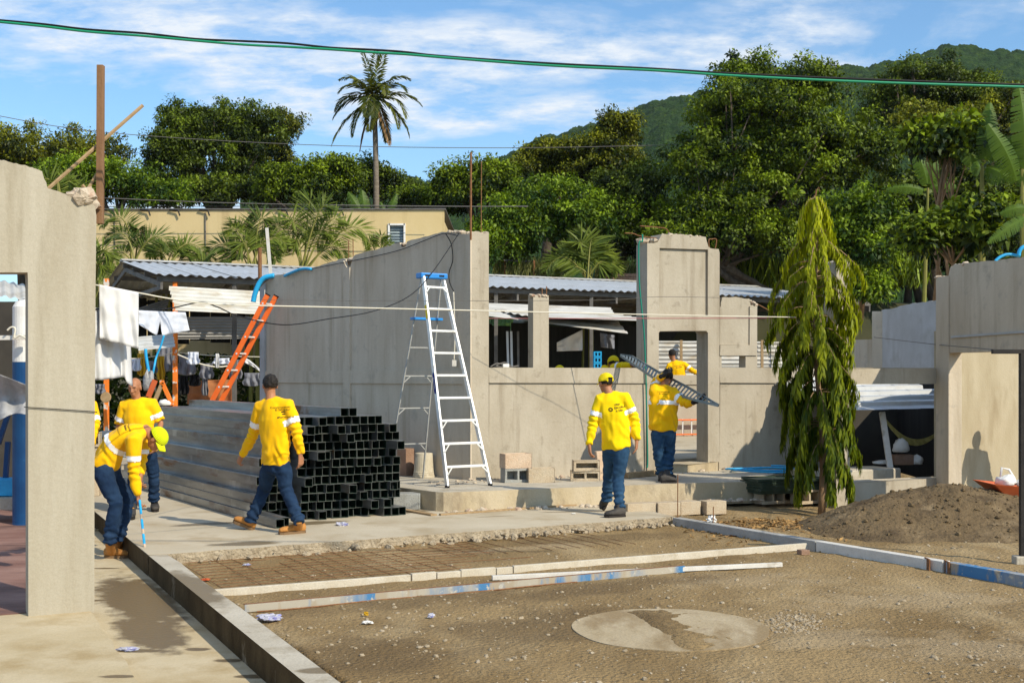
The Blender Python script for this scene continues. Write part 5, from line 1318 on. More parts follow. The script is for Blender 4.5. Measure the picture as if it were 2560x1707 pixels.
for a, b, m, lb in ((k2[0], k2[1], 'white_tube', 'grey painted steel tube laid as kerb beside the dirt pile'), (k2[1], k2[2], 'white_tube', 'short joint piece between the two kerb tubes'), (k2[3], k2[4], 'blue_tube', 'steel tube with worn blue paint laid as kerb at the right')):
    mb = MB(); mb.obox(a - V3((0,0,.115)), b-a, V3((.09,.05,0)), (0,0,.115)); tag(mb.build('kerb_tube', MATS[m], loc=a, bevel=.004), lb, 'steel tube')
for px, py in ((2312,1398),(2361,1405)):
    g = G(px, py, 0); mb = MB(); mb.cbox(g + V3((.03,.02,-.055)), (.012,0,0), (0,.13,0), (0,0,.13)); tag(mb.build('steel_clamp', MATS['rust'], loc=g), 'rusty clamp %s of the kerb tubes' % ('at the left end of the joint' if px < 2330 else 'at the right end of the joint'), 'clamp')
a = G(2010, 1388, -.1); mb = MB(); mb.cbox(a + V3((0,.03,.03)), (.09,.02,0), (-.03,.08,0), (0,0,.05)); tag(mb.build('brick', MATS['brick_brown'], loc=a, bevel=.006), 'reddish brick piece lying at the end of the long edging board', 'brick')
# reinforcement mesh on the soil
mb = MB()
b0 = xy(G(452, 1400, -.09)); 
for i in range(28):
    s = i*.17; p = b0 + Vector((.892,.452))*s
    L_ = 1.75 if i < 14 else 1.0
    if rnd.random() < .12: continue
    q0, q1 = p + Vector((-.06,.02)), p - Vector((-.4525,.8918))*L_
    mb.tube([(q0.x, q0.y, -.096), ((q0.x+q1.x)/2, (q0.y+q1.y)/2, -.094 + rnd.uniform(-.006,.012)), (q1.x, q1.y, -.095)], .003, 4)
for j in range(11):
    p = b0 - Vector((-.4525,.8918))*(j*.165); e = p + Vector((.892,.452))*(3.0 if j < 6 else 2.2 + rnd.random())
    mb.tube([(p.x, p.y, -.093), ((p.x+e.x)/2, (p.y+e.y)/2, -.092 + rnd.uniform(-.006,.01)), (e.x, e.y, -.095)], .003, 4)
tag(mb.build('reinforcement_mesh', MATS['rust'], loc=(b0.x, b0.y, -.1)), 'rusty welded wire mesh lying on the soil by the walkway edge', 'wire mesh')
# rebar stakes
for px, y0, y1, lb in ((1694,1185,1293,'tall rusty rebar stake at the corner of the walkway'), (1783,1266,1306,'short rusty rebar stake with a white bag at its foot')):
    g = G(px, y1, 0); mb = MB(); mb.tube([g, P(px+.5, y0, g.y)], .0065, 6); tag(mb.build('rebar_stake', MATS['rust'], loc=g), lb, 'rebar stake')

# ---------------------------------------------------------------- crumpled bags and litter
def blob(mb, c, rx, ry, rz, seed, amp=.35, nu=16, nv=10, fr=3.0, flatb=True):
    c = Vector(c); o3 = Vector((seed*7.3, seed*3.1, 1))
    def fn(u, v):
        t = u*2*math.pi; p = v*math.pi; d = Vector((math.cos(t)*math.sin(p), math.sin(t)*math.sin(p), math.cos(p)))
        k = 1 + amp*mnoise.noise(d*fr*.6 + o3) + amp*.6*mnoise.noise(d*fr*1.7 + o3)
        q = Vector((d.x*rx*k, d.y*ry*k, d.z*rz*k))
        if flatb and q.z < -rz*.55: q.z = -rz*.55
        return c + q
    mb.grid(fn, nu, nv); return mb
for i, (px, py, w_, h_, lb, m) in enumerate(((468,1386,.065,.03,'crumpled clear plastic bag by the walkway edge','bag_plastic'), (674,1547,.10,.028,'crumpled lilac plastic bag in front of the blue channel','bag_plastic'), (1077,1542,.03,.022,'tiny crumpled plastic bag in the middle of the court','bag_plastic'),
        (617,1412,.045,.012,'flattened plastic scrap on the wire mesh','bag_plastic'), (320,1623,.09,.01,'wet flattened plastic bag on the gutter floor','bag_plastic'), (1779,1304,.065,.05,'small white bag at the short stake','bag_white'), (1434,1284,.03,.01,'white scrap on the walkway near the tubes','bag_white'),
        (856,1313,.08,.03,'dirty clear plastic bag under the tube ends','bag_plastic'), (632,1375,.06,.016,'white paper scrap at the broken walkway edge','bag_white'), (918,1556,.045,.012,'pale paper scrap left of the tiny bag','bag_white'), (915,1537,.022,.02,'yellowish lump of litter on the court','cloth_yellow'), (514,1449,.05,.01,'red wrapper scrap beside the gutter kerb','barrow'))):
    z = 0.004 if (py < 1320 and px > 800) else (-.197 if px < 330 else -.09)
    if px == 856: z = 0.0
    g = G(px, py, z); mb = MB(); w_ *= .8; blob(mb, g + V3((0,0,h_*.4)), w_, w_*.7, h_*.85, i+1, .75, 20, 12, 5.0); tag(mb.build('litter', MATS[m], loc=g, smooth=False), lb, 'litter')

# ---------------------------------------------------------------- dirt pile
def pile():
    c = Vector((5.02, 13.75)); rn = random.Random(2)
    def h(x, y):
        a = ((x-c.x)/1.35)**2 + ((y-c.y)/1.1)**2
        p = .47*math.exp(-a*1.75) + .16*math.exp(-(((x-c.x+1.05)/.55)**2 + ((y-c.y+.05)/.7)**2)*1.2) + .08*math.exp(-(((x-c.x-.9)/.7)**2 + ((y-c.y+.3)/.6)**2)*1.4)
        r1 = mnoise.noise(Vector((x*1.7, y*1.7, 5))); r2 = mnoise.noise(Vector((x*4.2, y*4.2, 2))); r3 = mnoise.noise(Vector((x*11, y*11, 8))); r4 = mnoise.noise(Vector((x*30, y*30, 8)))
        e = min(1, p*5)
        k = x - kerb_x(y)
        return -.12 + min(.08, p*1.2) - (.25 if k < .12 else 0) + p + e*(.10*r1 + .045*abs(r2) + .016*r3 + .006*r4)
    xs = np.arange(2.2, 7.3, .035); ys = np.arange(11.9, 15.5, .035); nx = len(xs)
    vs = [(x - c.x, y - c.y, h(x, y)) for y in ys for x in xs]
    i, j = np.meshgrid(np.arange(nx-1), np.arange(len(ys)-1)); a = (j*nx+i).ravel()
    o = link_mesh('dirt_pile', np_mesh('dirt_pile', vs, np.stack([a, a+1, a+nx+1, a+nx], 1), smooth=True), MATS['soil_pile'], loc=(c.x, c.y, 0))
    tag(o, 'brown dirt pile in front of the grey building', 'dirt pile')
    mb = MB()
    for _ in range(700):
        x = rn.gauss(c.x, .95); y = rn.gauss(c.y - .3, .7)
        if not (2.3 < x < 7.2 and 12 < y < 15.4): continue
        s = .006 + .016*rn.random()**4; mb.rock((x, y, h(x, y) + s*.3), s*1.5, rn, .8)
    tag(mb.build('dirt_clods', MATS['soil_pile']), 'small clods and stones on the dirt pile', 'clods', kind='stuff')
pile()

# ---------------------------------------------------------------- wheelbarrow with bags, dark post at the right edge
wb = Vector((5.72, 14.0, -.02)); root = empty('wheelbarrow', wb, 'orange wheelbarrow at the right edge behind the dirt pile', 'wheelbarrow')
mb = MB(); mat_in = MATS['barrow']
def fr_(z, x0, x1, y0, y1): return [wb + V3((x0,y0,z[0])), wb + V3((x1,y0,z[1])), wb + V3((x1,y1,z[1])), wb + V3((x0,y1,z[0]))]
ro = fr_((.50,.40), -.27, .85, -.32, .32); bo = fr_((.29,.22), -.02, .68, -.20, .20); ri = fr_((.485,.385), -.22, .82, -.29, .29); bi = fr_((.305,.235), 0, .66, -.18, .18)
vs = ro + bo + ri + bi; fs = []
for i in range(4):
    j = (i+1) % 4; fs += [(i, j, 4+j, 4+i), (i, 8+i, 8+j, j), (8+i, 12+i, 12+j, 8+j)]
fs += [(4,5,6,7), (15,14,13,12)]; mb.add(vs, fs); mb.build('tray', MATS['barrow'], root, bevel=.01)
mb = MB(); wc = wb + V3((-.02,0,.165)); mb.lathe(wc + V3((0,-.045,0)), [(.10,0),(.155,.0),(.178,.02),(.178,.07),(.155,.09),(.10,.09)], 24, (0,1,0)); wh = mb.build('wheel', MATS['rubber'], root)
mb = MB(); mb.lathe(wc + V3((0,-.05,0)), [(.02,-.02),(.10,.0),(.105,.1),(.02,.12)], 18, (0,1,0)); mb.build('rim', MATS['dark_steel'], wh)
for s in (-1, 1):
    mb = MB(); mb.tube([wc + V3((-.12,.07*s,.06)), wc + V3((0,.08*s,0)), wb + V3((.5,.22*s,.22)), wb + V3((1.3,.3*s,.40))], .018, 7); mb.build('handle_bar', MATS['purlin'], root)
    mb = MB(); mb.tube([wb + V3((.30,.2*s,.22)), wb + V3((.42,.22*s,.0)), wb + V3((.62,.22*s,.0)), wb + V3((.68,.2*s,.22))], .014, 6); mb.build('leg', MATS['purlin'], root)
for i, (dx, dy, dz, s, lb) in enumerate(((.0,-.02,.50,.12,'upright white plastic bag at the nose of the wheelbarrow'), (.32,-.05,.47,.19,'large white plastic bag in the wheelbarrow'))):
    mb = MB(); blob(mb, wb + V3((dx, dy, dz)), s, s*.8, s*.62, 40+i, .4)
    if i == 0: mb.tube([wb + V3((dx-.07,dy,dz+.03)), wb + V3((dx-.05,dy,dz+.16)), wb + V3((dx+.03,dy,dz+.14)), wb + V3((dx+.1,dy,dz+.03))], .014, 6)
    tag(mb.build('plastic_bag', MATS['bag_white'], loc=wb + V3((dx,dy,dz)), smooth=True), lb, 'plastic bag')
g = G(2556, 1405, -.02); root = empty('dark_post', g, 'black steel post with a short arm at the right edge', 'post')
zb = P(0, 884, g.y).z
mb = MB(); mb.beam(g, V3((g.x, g.y, zb+.04)), .05, .05, up=(0,1,0)); mb.build('upright', MATS['dark_steel'], root, bevel=.004)
mb = MB(); mb.beam(V3((P(2480,0,g.y).x, g.y, zb+.02)), V3((P(2680,0,g.y).x, g.y, zb+.02)), .05, .042); mb.build('arm', MATS['dark_steel'], root, bevel=.004)
mb = MB(); mb.cbox(g + V3((0,0,.02)), (.16,0,0), (0,.12,0), (0,0,.08)); mb.build('base', MATS['concrete'], root, bevel=.01)

# ---------------------------------------------------------------- stack of form panels on blocks behind the tree
fb = W1.ptz(1990, 0) - VDIR*2.1
fb = Vector((3.72, 16.75, -.05))
for i, dx in enumerate((-.18, .32)):
    block('%s block carrying the dark form panels' % ('left' if i == 0 else 'right'), (fb.x+dx, fb.y-.12, .05), rz=.45, L=.38, H=.19, hole='y', m='block_tan')
for k in range(5):
    mb = MB(); c = fb + V3((.08 + rnd.uniform(-.05,.05), rnd.uniform(-.04,.04), .165 + k*.042)); ang = .35 + rnd.uniform(-.12,.12); ex = V3((math.cos(ang), math.sin(ang), 0)); ey = V3((-ex.y, ex.x, 0))
    mb.cbox(c, ex*1.05, ey*.55, (0,0,.008)); mb.cbox(c + ey*.26, ex*1.05, ey*.012, (0,0,.038)); mb.cbox(c - ey*.26, ex*1.05, ey*.012, (0,0,.038)); mb.cbox(c - ex*.52, ex*.012, ey*.5, (0,0,.036)); mb.cbox(c + ex*.52, ex*.012, ey*.5, (0,0,.036))
    tag(mb.build('form_panel', MATS['form_green'], loc=c), 'dark green steel form panel, %s of the stack behind the tree' % ('bottom','second from bottom','middle','second from top','top')[k], 'form panel')
# blue hose coil on the platform
c = onp(1905, 1180, zt); mb = MB(); pts = []
for i in range(150):
    t = i/150*2*math.pi*3.2; r_ = .42 + .05*math.sin(t*1.3) + .02*math.cos(t*2.9); pts.append(c + V3((r_*math.cos(t)*1.15, r_*math.sin(t)*.8 + .1*math.sin(t*.4), .025 + .012*(i//48) + .01*math.sin(t*2))))
mb.tube(pts, .014, 6); tag(mb.build('hose_coil', MATS['blue_hose'], loc=c, smooth=True), 'blue hose coiled on the platform left of the weeping tree', 'hose')

# ---------------------------------------------------------------- blue conduits on wall tops
def curve_tube(name, label, cat, pts, r, m, n=7, group=None, sub=6):
    pts = [Vector(p) for p in pts]; out = []
    for i in range(len(pts)-1):
        a, b, c, d = pts[max(0,i-1)], pts[i], pts[i+1], pts[min(len(pts)-1,i+2)]
        for s in range(sub):
            t = s/sub; out.append(.5*((2*b) + (c-a)*t + (2*a-5*b+4*c-d)*t*t + (-a+3*b-3*c+d)*t**3))
    out.append(pts[-1]); mb = MB(); mb.tube(out, r, n); return tag(mb.build(name, MATS[m], loc=pts[0], smooth=True), label, cat, group)
Yc = 20.6
curve_tube('conduit', 'bundle of blue conduit hanging over the far end of the grey wall', 'conduit', [P(633,755,Yc), P(637,735,Yc), P(648,708,Yc), P(662,694,Yc), P(686,689,Yc)], .045, 'blue_hose')
curve_tube('conduit', 'blue conduit lying on the sloping top of the grey wall', 'conduit', [SW.off(-.05).pt(711,690), SW.off(-.05).pt(735,679), SW.off(-.05).pt(757,672), SW.off(-.05).pt(778,673)], .024, 'blue_hose')
curve_tube('conduit', 'lower blue conduit loop on the grey building top', 'conduit', [P(2488,653,15.9), P(2500,643,15.9), P(2520,636,15.9), P(2550,640,15.9)], .02, 'blue_hose')
curve_tube('conduit', 'upper blue conduit rising at the right edge above the grey building', 'conduit', [P(2547,640,15.8), P(2549,628,15.8), P(2558,618,15.8), P(2580,612,15.8)], .026, 'blue_hose')

# ---------------------------------------------------------------- cables, ropes, strings
s = 2560/2352
def cab(pts, Y): return [P(a*s, b*s, Y) for a, b in pts]
curve_tube('cable', 'black overhead cable crossing the whole sky', 'cable', cab([(-60,42),(0,47),(100,56),(200,68),(330,77),(450,90),(560,95),(660,100),(760,110),(860,115),(930,120),(1000,128),(1150,139),(1300,148),(1500,158),(1700,170),(2000,183),(2352,195),(2450,199)], 9.0), .0085, 'cable_black')
curve_tube('cable', 'green overhead cable sagging just under the black one', 'cable', cab([(-60,46),(0,51),(100,61),(200,73),(330,83),(450,94),(560,103),(660,108),(760,114),(860,121),(930,125),(1000,131),(1150,143),(1300,153),(1500,162),(1700,175),(2000,189),(2352,200),(2450,204)], 8.97), .0095, 'cable_green')
A = Vector((-3.39, 9.80)); B = Vector((3.80, 15.6)); RP = PL(A, B-A)
curve_tube('clothes_line', 'long white rope strung from the foreground wall to the weeping tree', 'rope', [RP.pt(px, py) for px, py in ((237,712),(346,732),(422,746),(518,759),(655,764),(840,768),(1222,777),(1560,785),(1800,790),(1990,793))], .0062, 'rope_white')
RK = PL((-4.38, 20.9), (3.75+4.38, 15.62-20.9))
curve_tube('string', 'thin pink string from the orange ladder to the weeping tree', 'string', [RK.pt(px, py) for px, py in ((655,786),(840,795),(1222,796),(1560,796),(1990,795))], .006, 'string_pink')
SP = SW.ptz(1147, 0); CP = PL(A, (SP.x - A.x, SP.y - A.y - .05))
curve_tube('cable', 'thin black cable drooping from the foreground wall to the grey wall top', 'cable', [CP.pt(px, py) for px, py in ((237,772),(346,777),(420,772),(500,756),(545,768),(600,791),(711,812),(822,797),(933,778),(1020,742),(1077,686),(1147,584))], .006, 'cable_black')
SO = SW.off(-.05)
curve_tube('cable', 'thin cable lying along the sloping top of the grey wall', 'cable', [SO.pt(px, py) for px, py in ((780,672),(850,658),(930,642),(1000,625),(1060,602),(1110,584),(1145,590))], .006, 'cable_black')
curve_tube('cable', 'black flex hanging down the grey wall beside the step ladder', 'cable', [SO.pt(px, py) for px, py in ((1114,584),(1128,610),(1132,650),(1123,680),(1124,705),(1134,728))], .007, 'cable_black')
curve_tube('cable', 'pale flex with a socket hanging beside the step ladder', 'cable', [SO.pt(px, py) for px, py in ((1134,730),(1136,790),(1137,850),(1135,900))], .009, 'rope_white')
p = SO.pt(1136, 908); mb = MB(); mb.cbox(p, (.07,0,0), (0,.04,0), (0,0,.09)); tag(mb.build('socket', MATS['white_tube'], loc=p, bevel=.006), 'small pale socket on the hanging flex behind the step ladder', 'socket')
curve_tube('wire', 'thin wire from the tube stack height to the doorway tower', 'wire', [P(px, py, 16.3) for px, py in ((655,750),(1040,752),(1500,750),(1640,742),(1800,744))], .0032, 'cable_grey')
curve_tube('wire', 'thin black wire crossing the foreground pillar', 'wire', [LF.off(-.012).pt(px, py) for px, py in ((60,1017),(71,1018),(150,1023),(235,1029),(240,1031))], .0035, 'cable_black')
curve_tube('wire', 'thin wire running to the black arm at the right', 'wire', [P(2185,843,20), P(2330,860,17.5), P(2420,868,15), P(2482,874,11.4)], .006, 'cable_grey')
curve_tube('cable', 'cable high above the cream roof', 'cable', [P(258,495,33), P(520,506,33), P(780,512,33), P(1120,516,33), P(1320,516,33)], .013, 'cable_grey')
curve_tube('cable', 'second cable just above the cream roof', 'cable', [P(258,517,33.4), P(640,516,33.4), P(1115,519,33.4)], .010, 'cable_black')
curve_tube('wire', 'hair-thin wire across the sky behind the palm', 'wire', [P(-30,285,40), P(250,330,40), P(760,362,40), P(1280,370,40), P(1700,362,40)], .012, 'cable_grey')
gx = PL((W1.ptz(1622,0).x, W1.ptz(1622,0).y), (.892,.452)).off(-.03)
curve_tube('rope', 'green rope hanging down the left edge of the doorway tower', 'rope', [gx.pt(px, py) for px, py in ((1606,586),(1606,604),(1597,610),(1598,700),(1603,760),(1610,830),(1614,920),(1616,1000),(1618,1090),(1619,1160),(1616,1168))], .012, 'rope_green', sub=3)
# rusty rods on wall tops
for px, y0, y1, Y, r_, lb, m in ((1177,381,600,16.88,.016,'tall rusty pole standing at the corner pillar','rust'), (1203,403,582,17.05,.007,'thin rebar rising from the corner pillar','rust'), (872,600,668,19.1,.008,'left rebar sticking out of the grey wall notch','rust'), (883,598,640,19.1,.008,'right rebar sticking out of the grey wall notch','rust'), (650,620,705,20.7,.035,'rusty pole behind the far end of the grey wall','rust'), (1355,720,740,17.7,.009,'left rebar stub on the window column','rust'), (1366,716,742,17.7,.009,'right rebar stub on the window column','rust')):
    mb = MB(); mb.tube([P(px, y1, Y), P(px+(.5 if px > 1000 else -.5), y0, Y)], r_, 6); tag(mb.build('rebar', MATS[m], loc=P(px, y1, Y)), lb, 'rebar')
mb = MB(); mb.beam(P(677,690,20.9), P(667,570,20.9), .05, .04, up=(0,1,0)); tag(mb.build('wood_stake', MATS['white_tube'], loc=P(677,690,20.9)), 'grey wooden stake behind the far end of the grey wall', 'stake')
tw_ = W1.off(.1)
for pts, lb in ((((1645,596),(1600,590),(1583,584),(1562,583)), 'lower bent rebar on top of the doorway tower'), (((1674,584),(1665,572),(1650,569),(1600,565)), 'upper bent rebar on top of the doorway tower'), (((1773,620),(1772,600),(1779,598),(1791,599),(1788,622)), 'bent rebar loop on the right shoulder of the tower'), (((1893,760),(1920,775),(1945,790)), 'bent rod reaching from the stub wall to the tree')):
    curve_tube('rebar', lb, 'rebar', [tw_.pt(*p) for p in pts], .009, 'rust', 5)
# wooden post with brace above the foreground wall
pb = LF.off(.25)
mb = MB(); p0, p1 = pb.pt(250, 560), pb.pt(252, 164); mb.beam(p0, p1, .052, .052, up=(0,1,0)); tag(mb.build('wooden_post', MATS['wood_post'], loc=p0, bevel=.003), 'tall brown wooden post nailed to the foreground wall', 'post')
for a, b, r_, lb in (((118,474),(357,264),.016,'long slanted wooden pole tied across the wooden post'), ((205,463),(240,505),.016,'short stick at the foot of the wooden post'), ((215,480),(246,430),.014,'short pale brace leaning on the wooden post')):
    mb = MB(); mb.tube([pb.off(.04).pt(*a), pb.off(.04).pt(*b)], r_, 6); tag(mb.build('wooden_pole', MATS['wood_pale'], loc=pb.pt(*a)), lb, 'pole')
# ================================================================== PEOPLE
def loft(mb, pts, rs, lat=None, n=14, cap=True):
    """closed loft through rings; rs entries: radius or (lateral, depth); lat: lateral vectors"""
    pts = [Vector(p) for p in pts]; vs = []; fs = []; prev = None; m = len(pts)
    P2_, R2_ = [], []
    tang = []
    for i in range(m):
        d = pts[min(i+1, m-1)] - pts[max(i-1, 0)]; tang.append(d.normalized() if d.length > 1e-9 else Vector((0,0,1)))
    def ring(p, d, r, i):
        nonlocal prev
        if lat is not None: a = Vector(lat[i]) - d*Vector(lat[i]).dot(d)
        elif prev is None:
            a = d.cross(Vector((0,1,0)))
            if a.length < 1e-2: a = d.cross(Vector((1,0,0)))
        else: a = prev - d*prev.dot(d)
        a.normalize(); prev = a; b = d.cross(a)
        ra, rb = r if isinstance(r, tuple) else (r, r)
        return [p + a*ra*math.cos(2*math.pi*k/n) + b*rb*math.sin(2*math.pi*k/n) for k in range(n)]
    rings = []
    def sc(r, k): return (r[0]*k, r[1]*k) if isinstance(r, tuple) else r*k
    def mean(r): return (r[0]+r[1])/2 if isinstance(r, tuple) else r
    if cap:
        for k, h in ((.35,.92),(.75,.62)): rings.append(ring(pts[0] - tang[0]*mean(rs[0])*h*cap, tang[0], sc(rs[0], k), 0))
    for i in range(m): rings.append(ring(pts[i], tang[i], rs[i], i))
    if cap:
        for k, h in ((.75,.62),(.35,.92)): rings.append(ring(pts[-1] + tang[-1]*mean(rs[-1])*h*cap, tang[-1], sc(rs[-1], k), m-1))
    for r in rings: vs += r
    for i in range(len(rings)-1):
        for k in range(n): fs.append((i*n+k, i*n+(k+1)%n, (i+1)*n+(k+1)%n, (i+1)*n+k))
    fs.append(tuple(range(n))[::-1]); fs.append(tuple((len(rings)-1)*n+k for k in range(n)))
    mb.add(vs, fs)
def ellip(mb, c, ax, ay, az, n=14, m=9):
    c = Vector(c); vs = []; fs = []
    for j in range(1, m):
        p = math.pi*j/m
        for k in range(n):
            t = 2*math.pi*k/n; vs.append(c + ax*math.sin(p)*math.cos(t) + ay*math.sin(p)*math.sin(t) + az*math.cos(p))
    for j in range(m-2):
        for k in range(n): fs.append((j*n+k, j*n+(k+1)%n, (j+1)*n+(k+1)%n, (j+1)*n+k))
    b = len(vs); vs += [c+az, c-az]
    for k in range(n): fs.append((b, (k+1)%n, k)); fs.append((b+1, (m-2)*n+k, (m-2)*n+(k+1)%n))
    mb.add(vs, fs)
def remesh(mb, vox, smooth=4, fac=.5):
    me = mb.mesh('tmp'); o = bpy.data.objects.new('tmp', me); COL.objects.link(o)
    bm = bmesh.new(); bm.from_mesh(me); bmesh.ops.recalc_face_normals(bm, faces=bm.faces); bm.to_mesh(me); bm.free()
    r = o.modifiers.new('r', 'REMESH'); r.mode = 'VOXEL'; r.voxel_size = vox; r.adaptivity = 0
    if smooth: s_ = o.modifiers.new('s', 'SMOOTH'); s_.factor = fac; s_.iterations = smooth
    dg = bpy.context.evaluated_depsgraph_get(); out = bpy.data.meshes.new_from_object(o.evaluated_get(dg))
    bpy.data.objects.remove(o); bpy.data.meshes.remove(me)
    out.polygons.foreach_set('use_smooth', [True]*len(out.polygons))
    return out
def wrinkle(me, fn):
    nrm = [v.normal.copy() for v in me.vertices]
    for v, n_ in zip(me.vertices, nrm): v.co += n_*fn(v.co)
    me.update()
def finish(me, name, m, parent):
    off = world_of(parent)
    for v in me.vertices: v.co -= off
    me.update(); me.materials.clear()
    return link_mesh(name, me, MATS[m], parent)
def shell(me, test, lift):
    """copy of the faces whose centre passes test, lifted along normals"""
    keep = [p for p in me.polygons if test(p.center)]
    idx = {}; vs = []; fs = []
    for p in keep:
        f = []
        for i in p.vertices:
            if i not in idx: idx[i] = len(vs); vs.append(me.vertices[i].co + me.vertices[i].normal*lift)
            f.append(idx[i])
        fs.append(tuple(f))
    mb = MB(); mb.add(vs, fs); return mb
def hand(mb, wrist, d, normal, thumb, curl=.5, spread=.024, scale=1.0):
    d = Vector(d).normalized(); nrm = Vector(normal); nrm = (nrm - d*nrm.dot(d)).normalized(); lat = d.cross(nrm)
    w = Vector(wrist); S = scale
    loft(mb, [w - d*.02*S, w + d*.02*S, w + d*.06*S, w + d*.092*S], [(.028*S,.021*S), (.034*S,.020*S), (.042*S,.017*S), (.041*S,.014*S)], [lat]*4, 12, .5)
    for i, (o_, L) in enumerate(((-1.5,.072),(-.5,.082),(.5,.078),(1.5,.060))):
        b = w + d*.085*S + lat*o_*spread*S; c1 = curl*(.7 + .12*i); d1 = (d*math.cos(c1) + nrm*math.sin(c1)); d2 = (d*math.cos(c1*2.3) + nrm*math.sin(c1*2.3))
        loft(mb, [b - d*.012*S, b + d1*L*.5*S, b + d1*L*.5*S + d2*L*.5*S], [.0098*S, .0092*S, .0078*S], None, 8, .8)
    tb = w + d*.025*S + lat*thumb*.030*S; td = (d*.72 + lat*thumb*.62 + nrm*.35).normalized()
    loft(mb, [tb, tb + td*.035*S, tb + td*.035*S + (td*.7 + nrm*.5*curl + d*.35).normalized()*.032*S], [.0135*S, .0115*S, .009*S], None, 8, .8)
def head_geo(mb, hc, fwd, up, detail=True):
    f = Vector(fwd).normalized(); u = Vector(up); u = (u - f*u.dot(f)).normalized(); r = f.cross(u)
    def L(x, y, z): return hc + r*x + f*y + u*z
    def E(x, y, z, a, b, c): ellip(mb, L(x, y, z), r*a, f*b, u*c)
    E(0,-.012,.030,.074,.094,.086); E(0,.018,-.040,.060,.070,.074); E(0,.052,-.082,.036,.032,.028); E(0,.030,.005,.064,.066,.07)
    if detail:
        loft(mb, [L(0,.088,.018), L(0,.101,-.010), L(0,.107,-.030)], [.009,.012,.016], None, 8, .8)
        E(0,.080,.026,.050,.014,.010); E(0,.082,-.058,.024,.012,.007); E(0,.080,-.070,.021,.012,.008)
        for s_ in (-1, 1): E(.032*s_,.068,-.022,.022,.018,.018); E(.075*s_,-.004,-.008,.011,.021,.033); E(.014*s_,.094,-.030,.009,.010,.008)
    return L, (r, f, u)

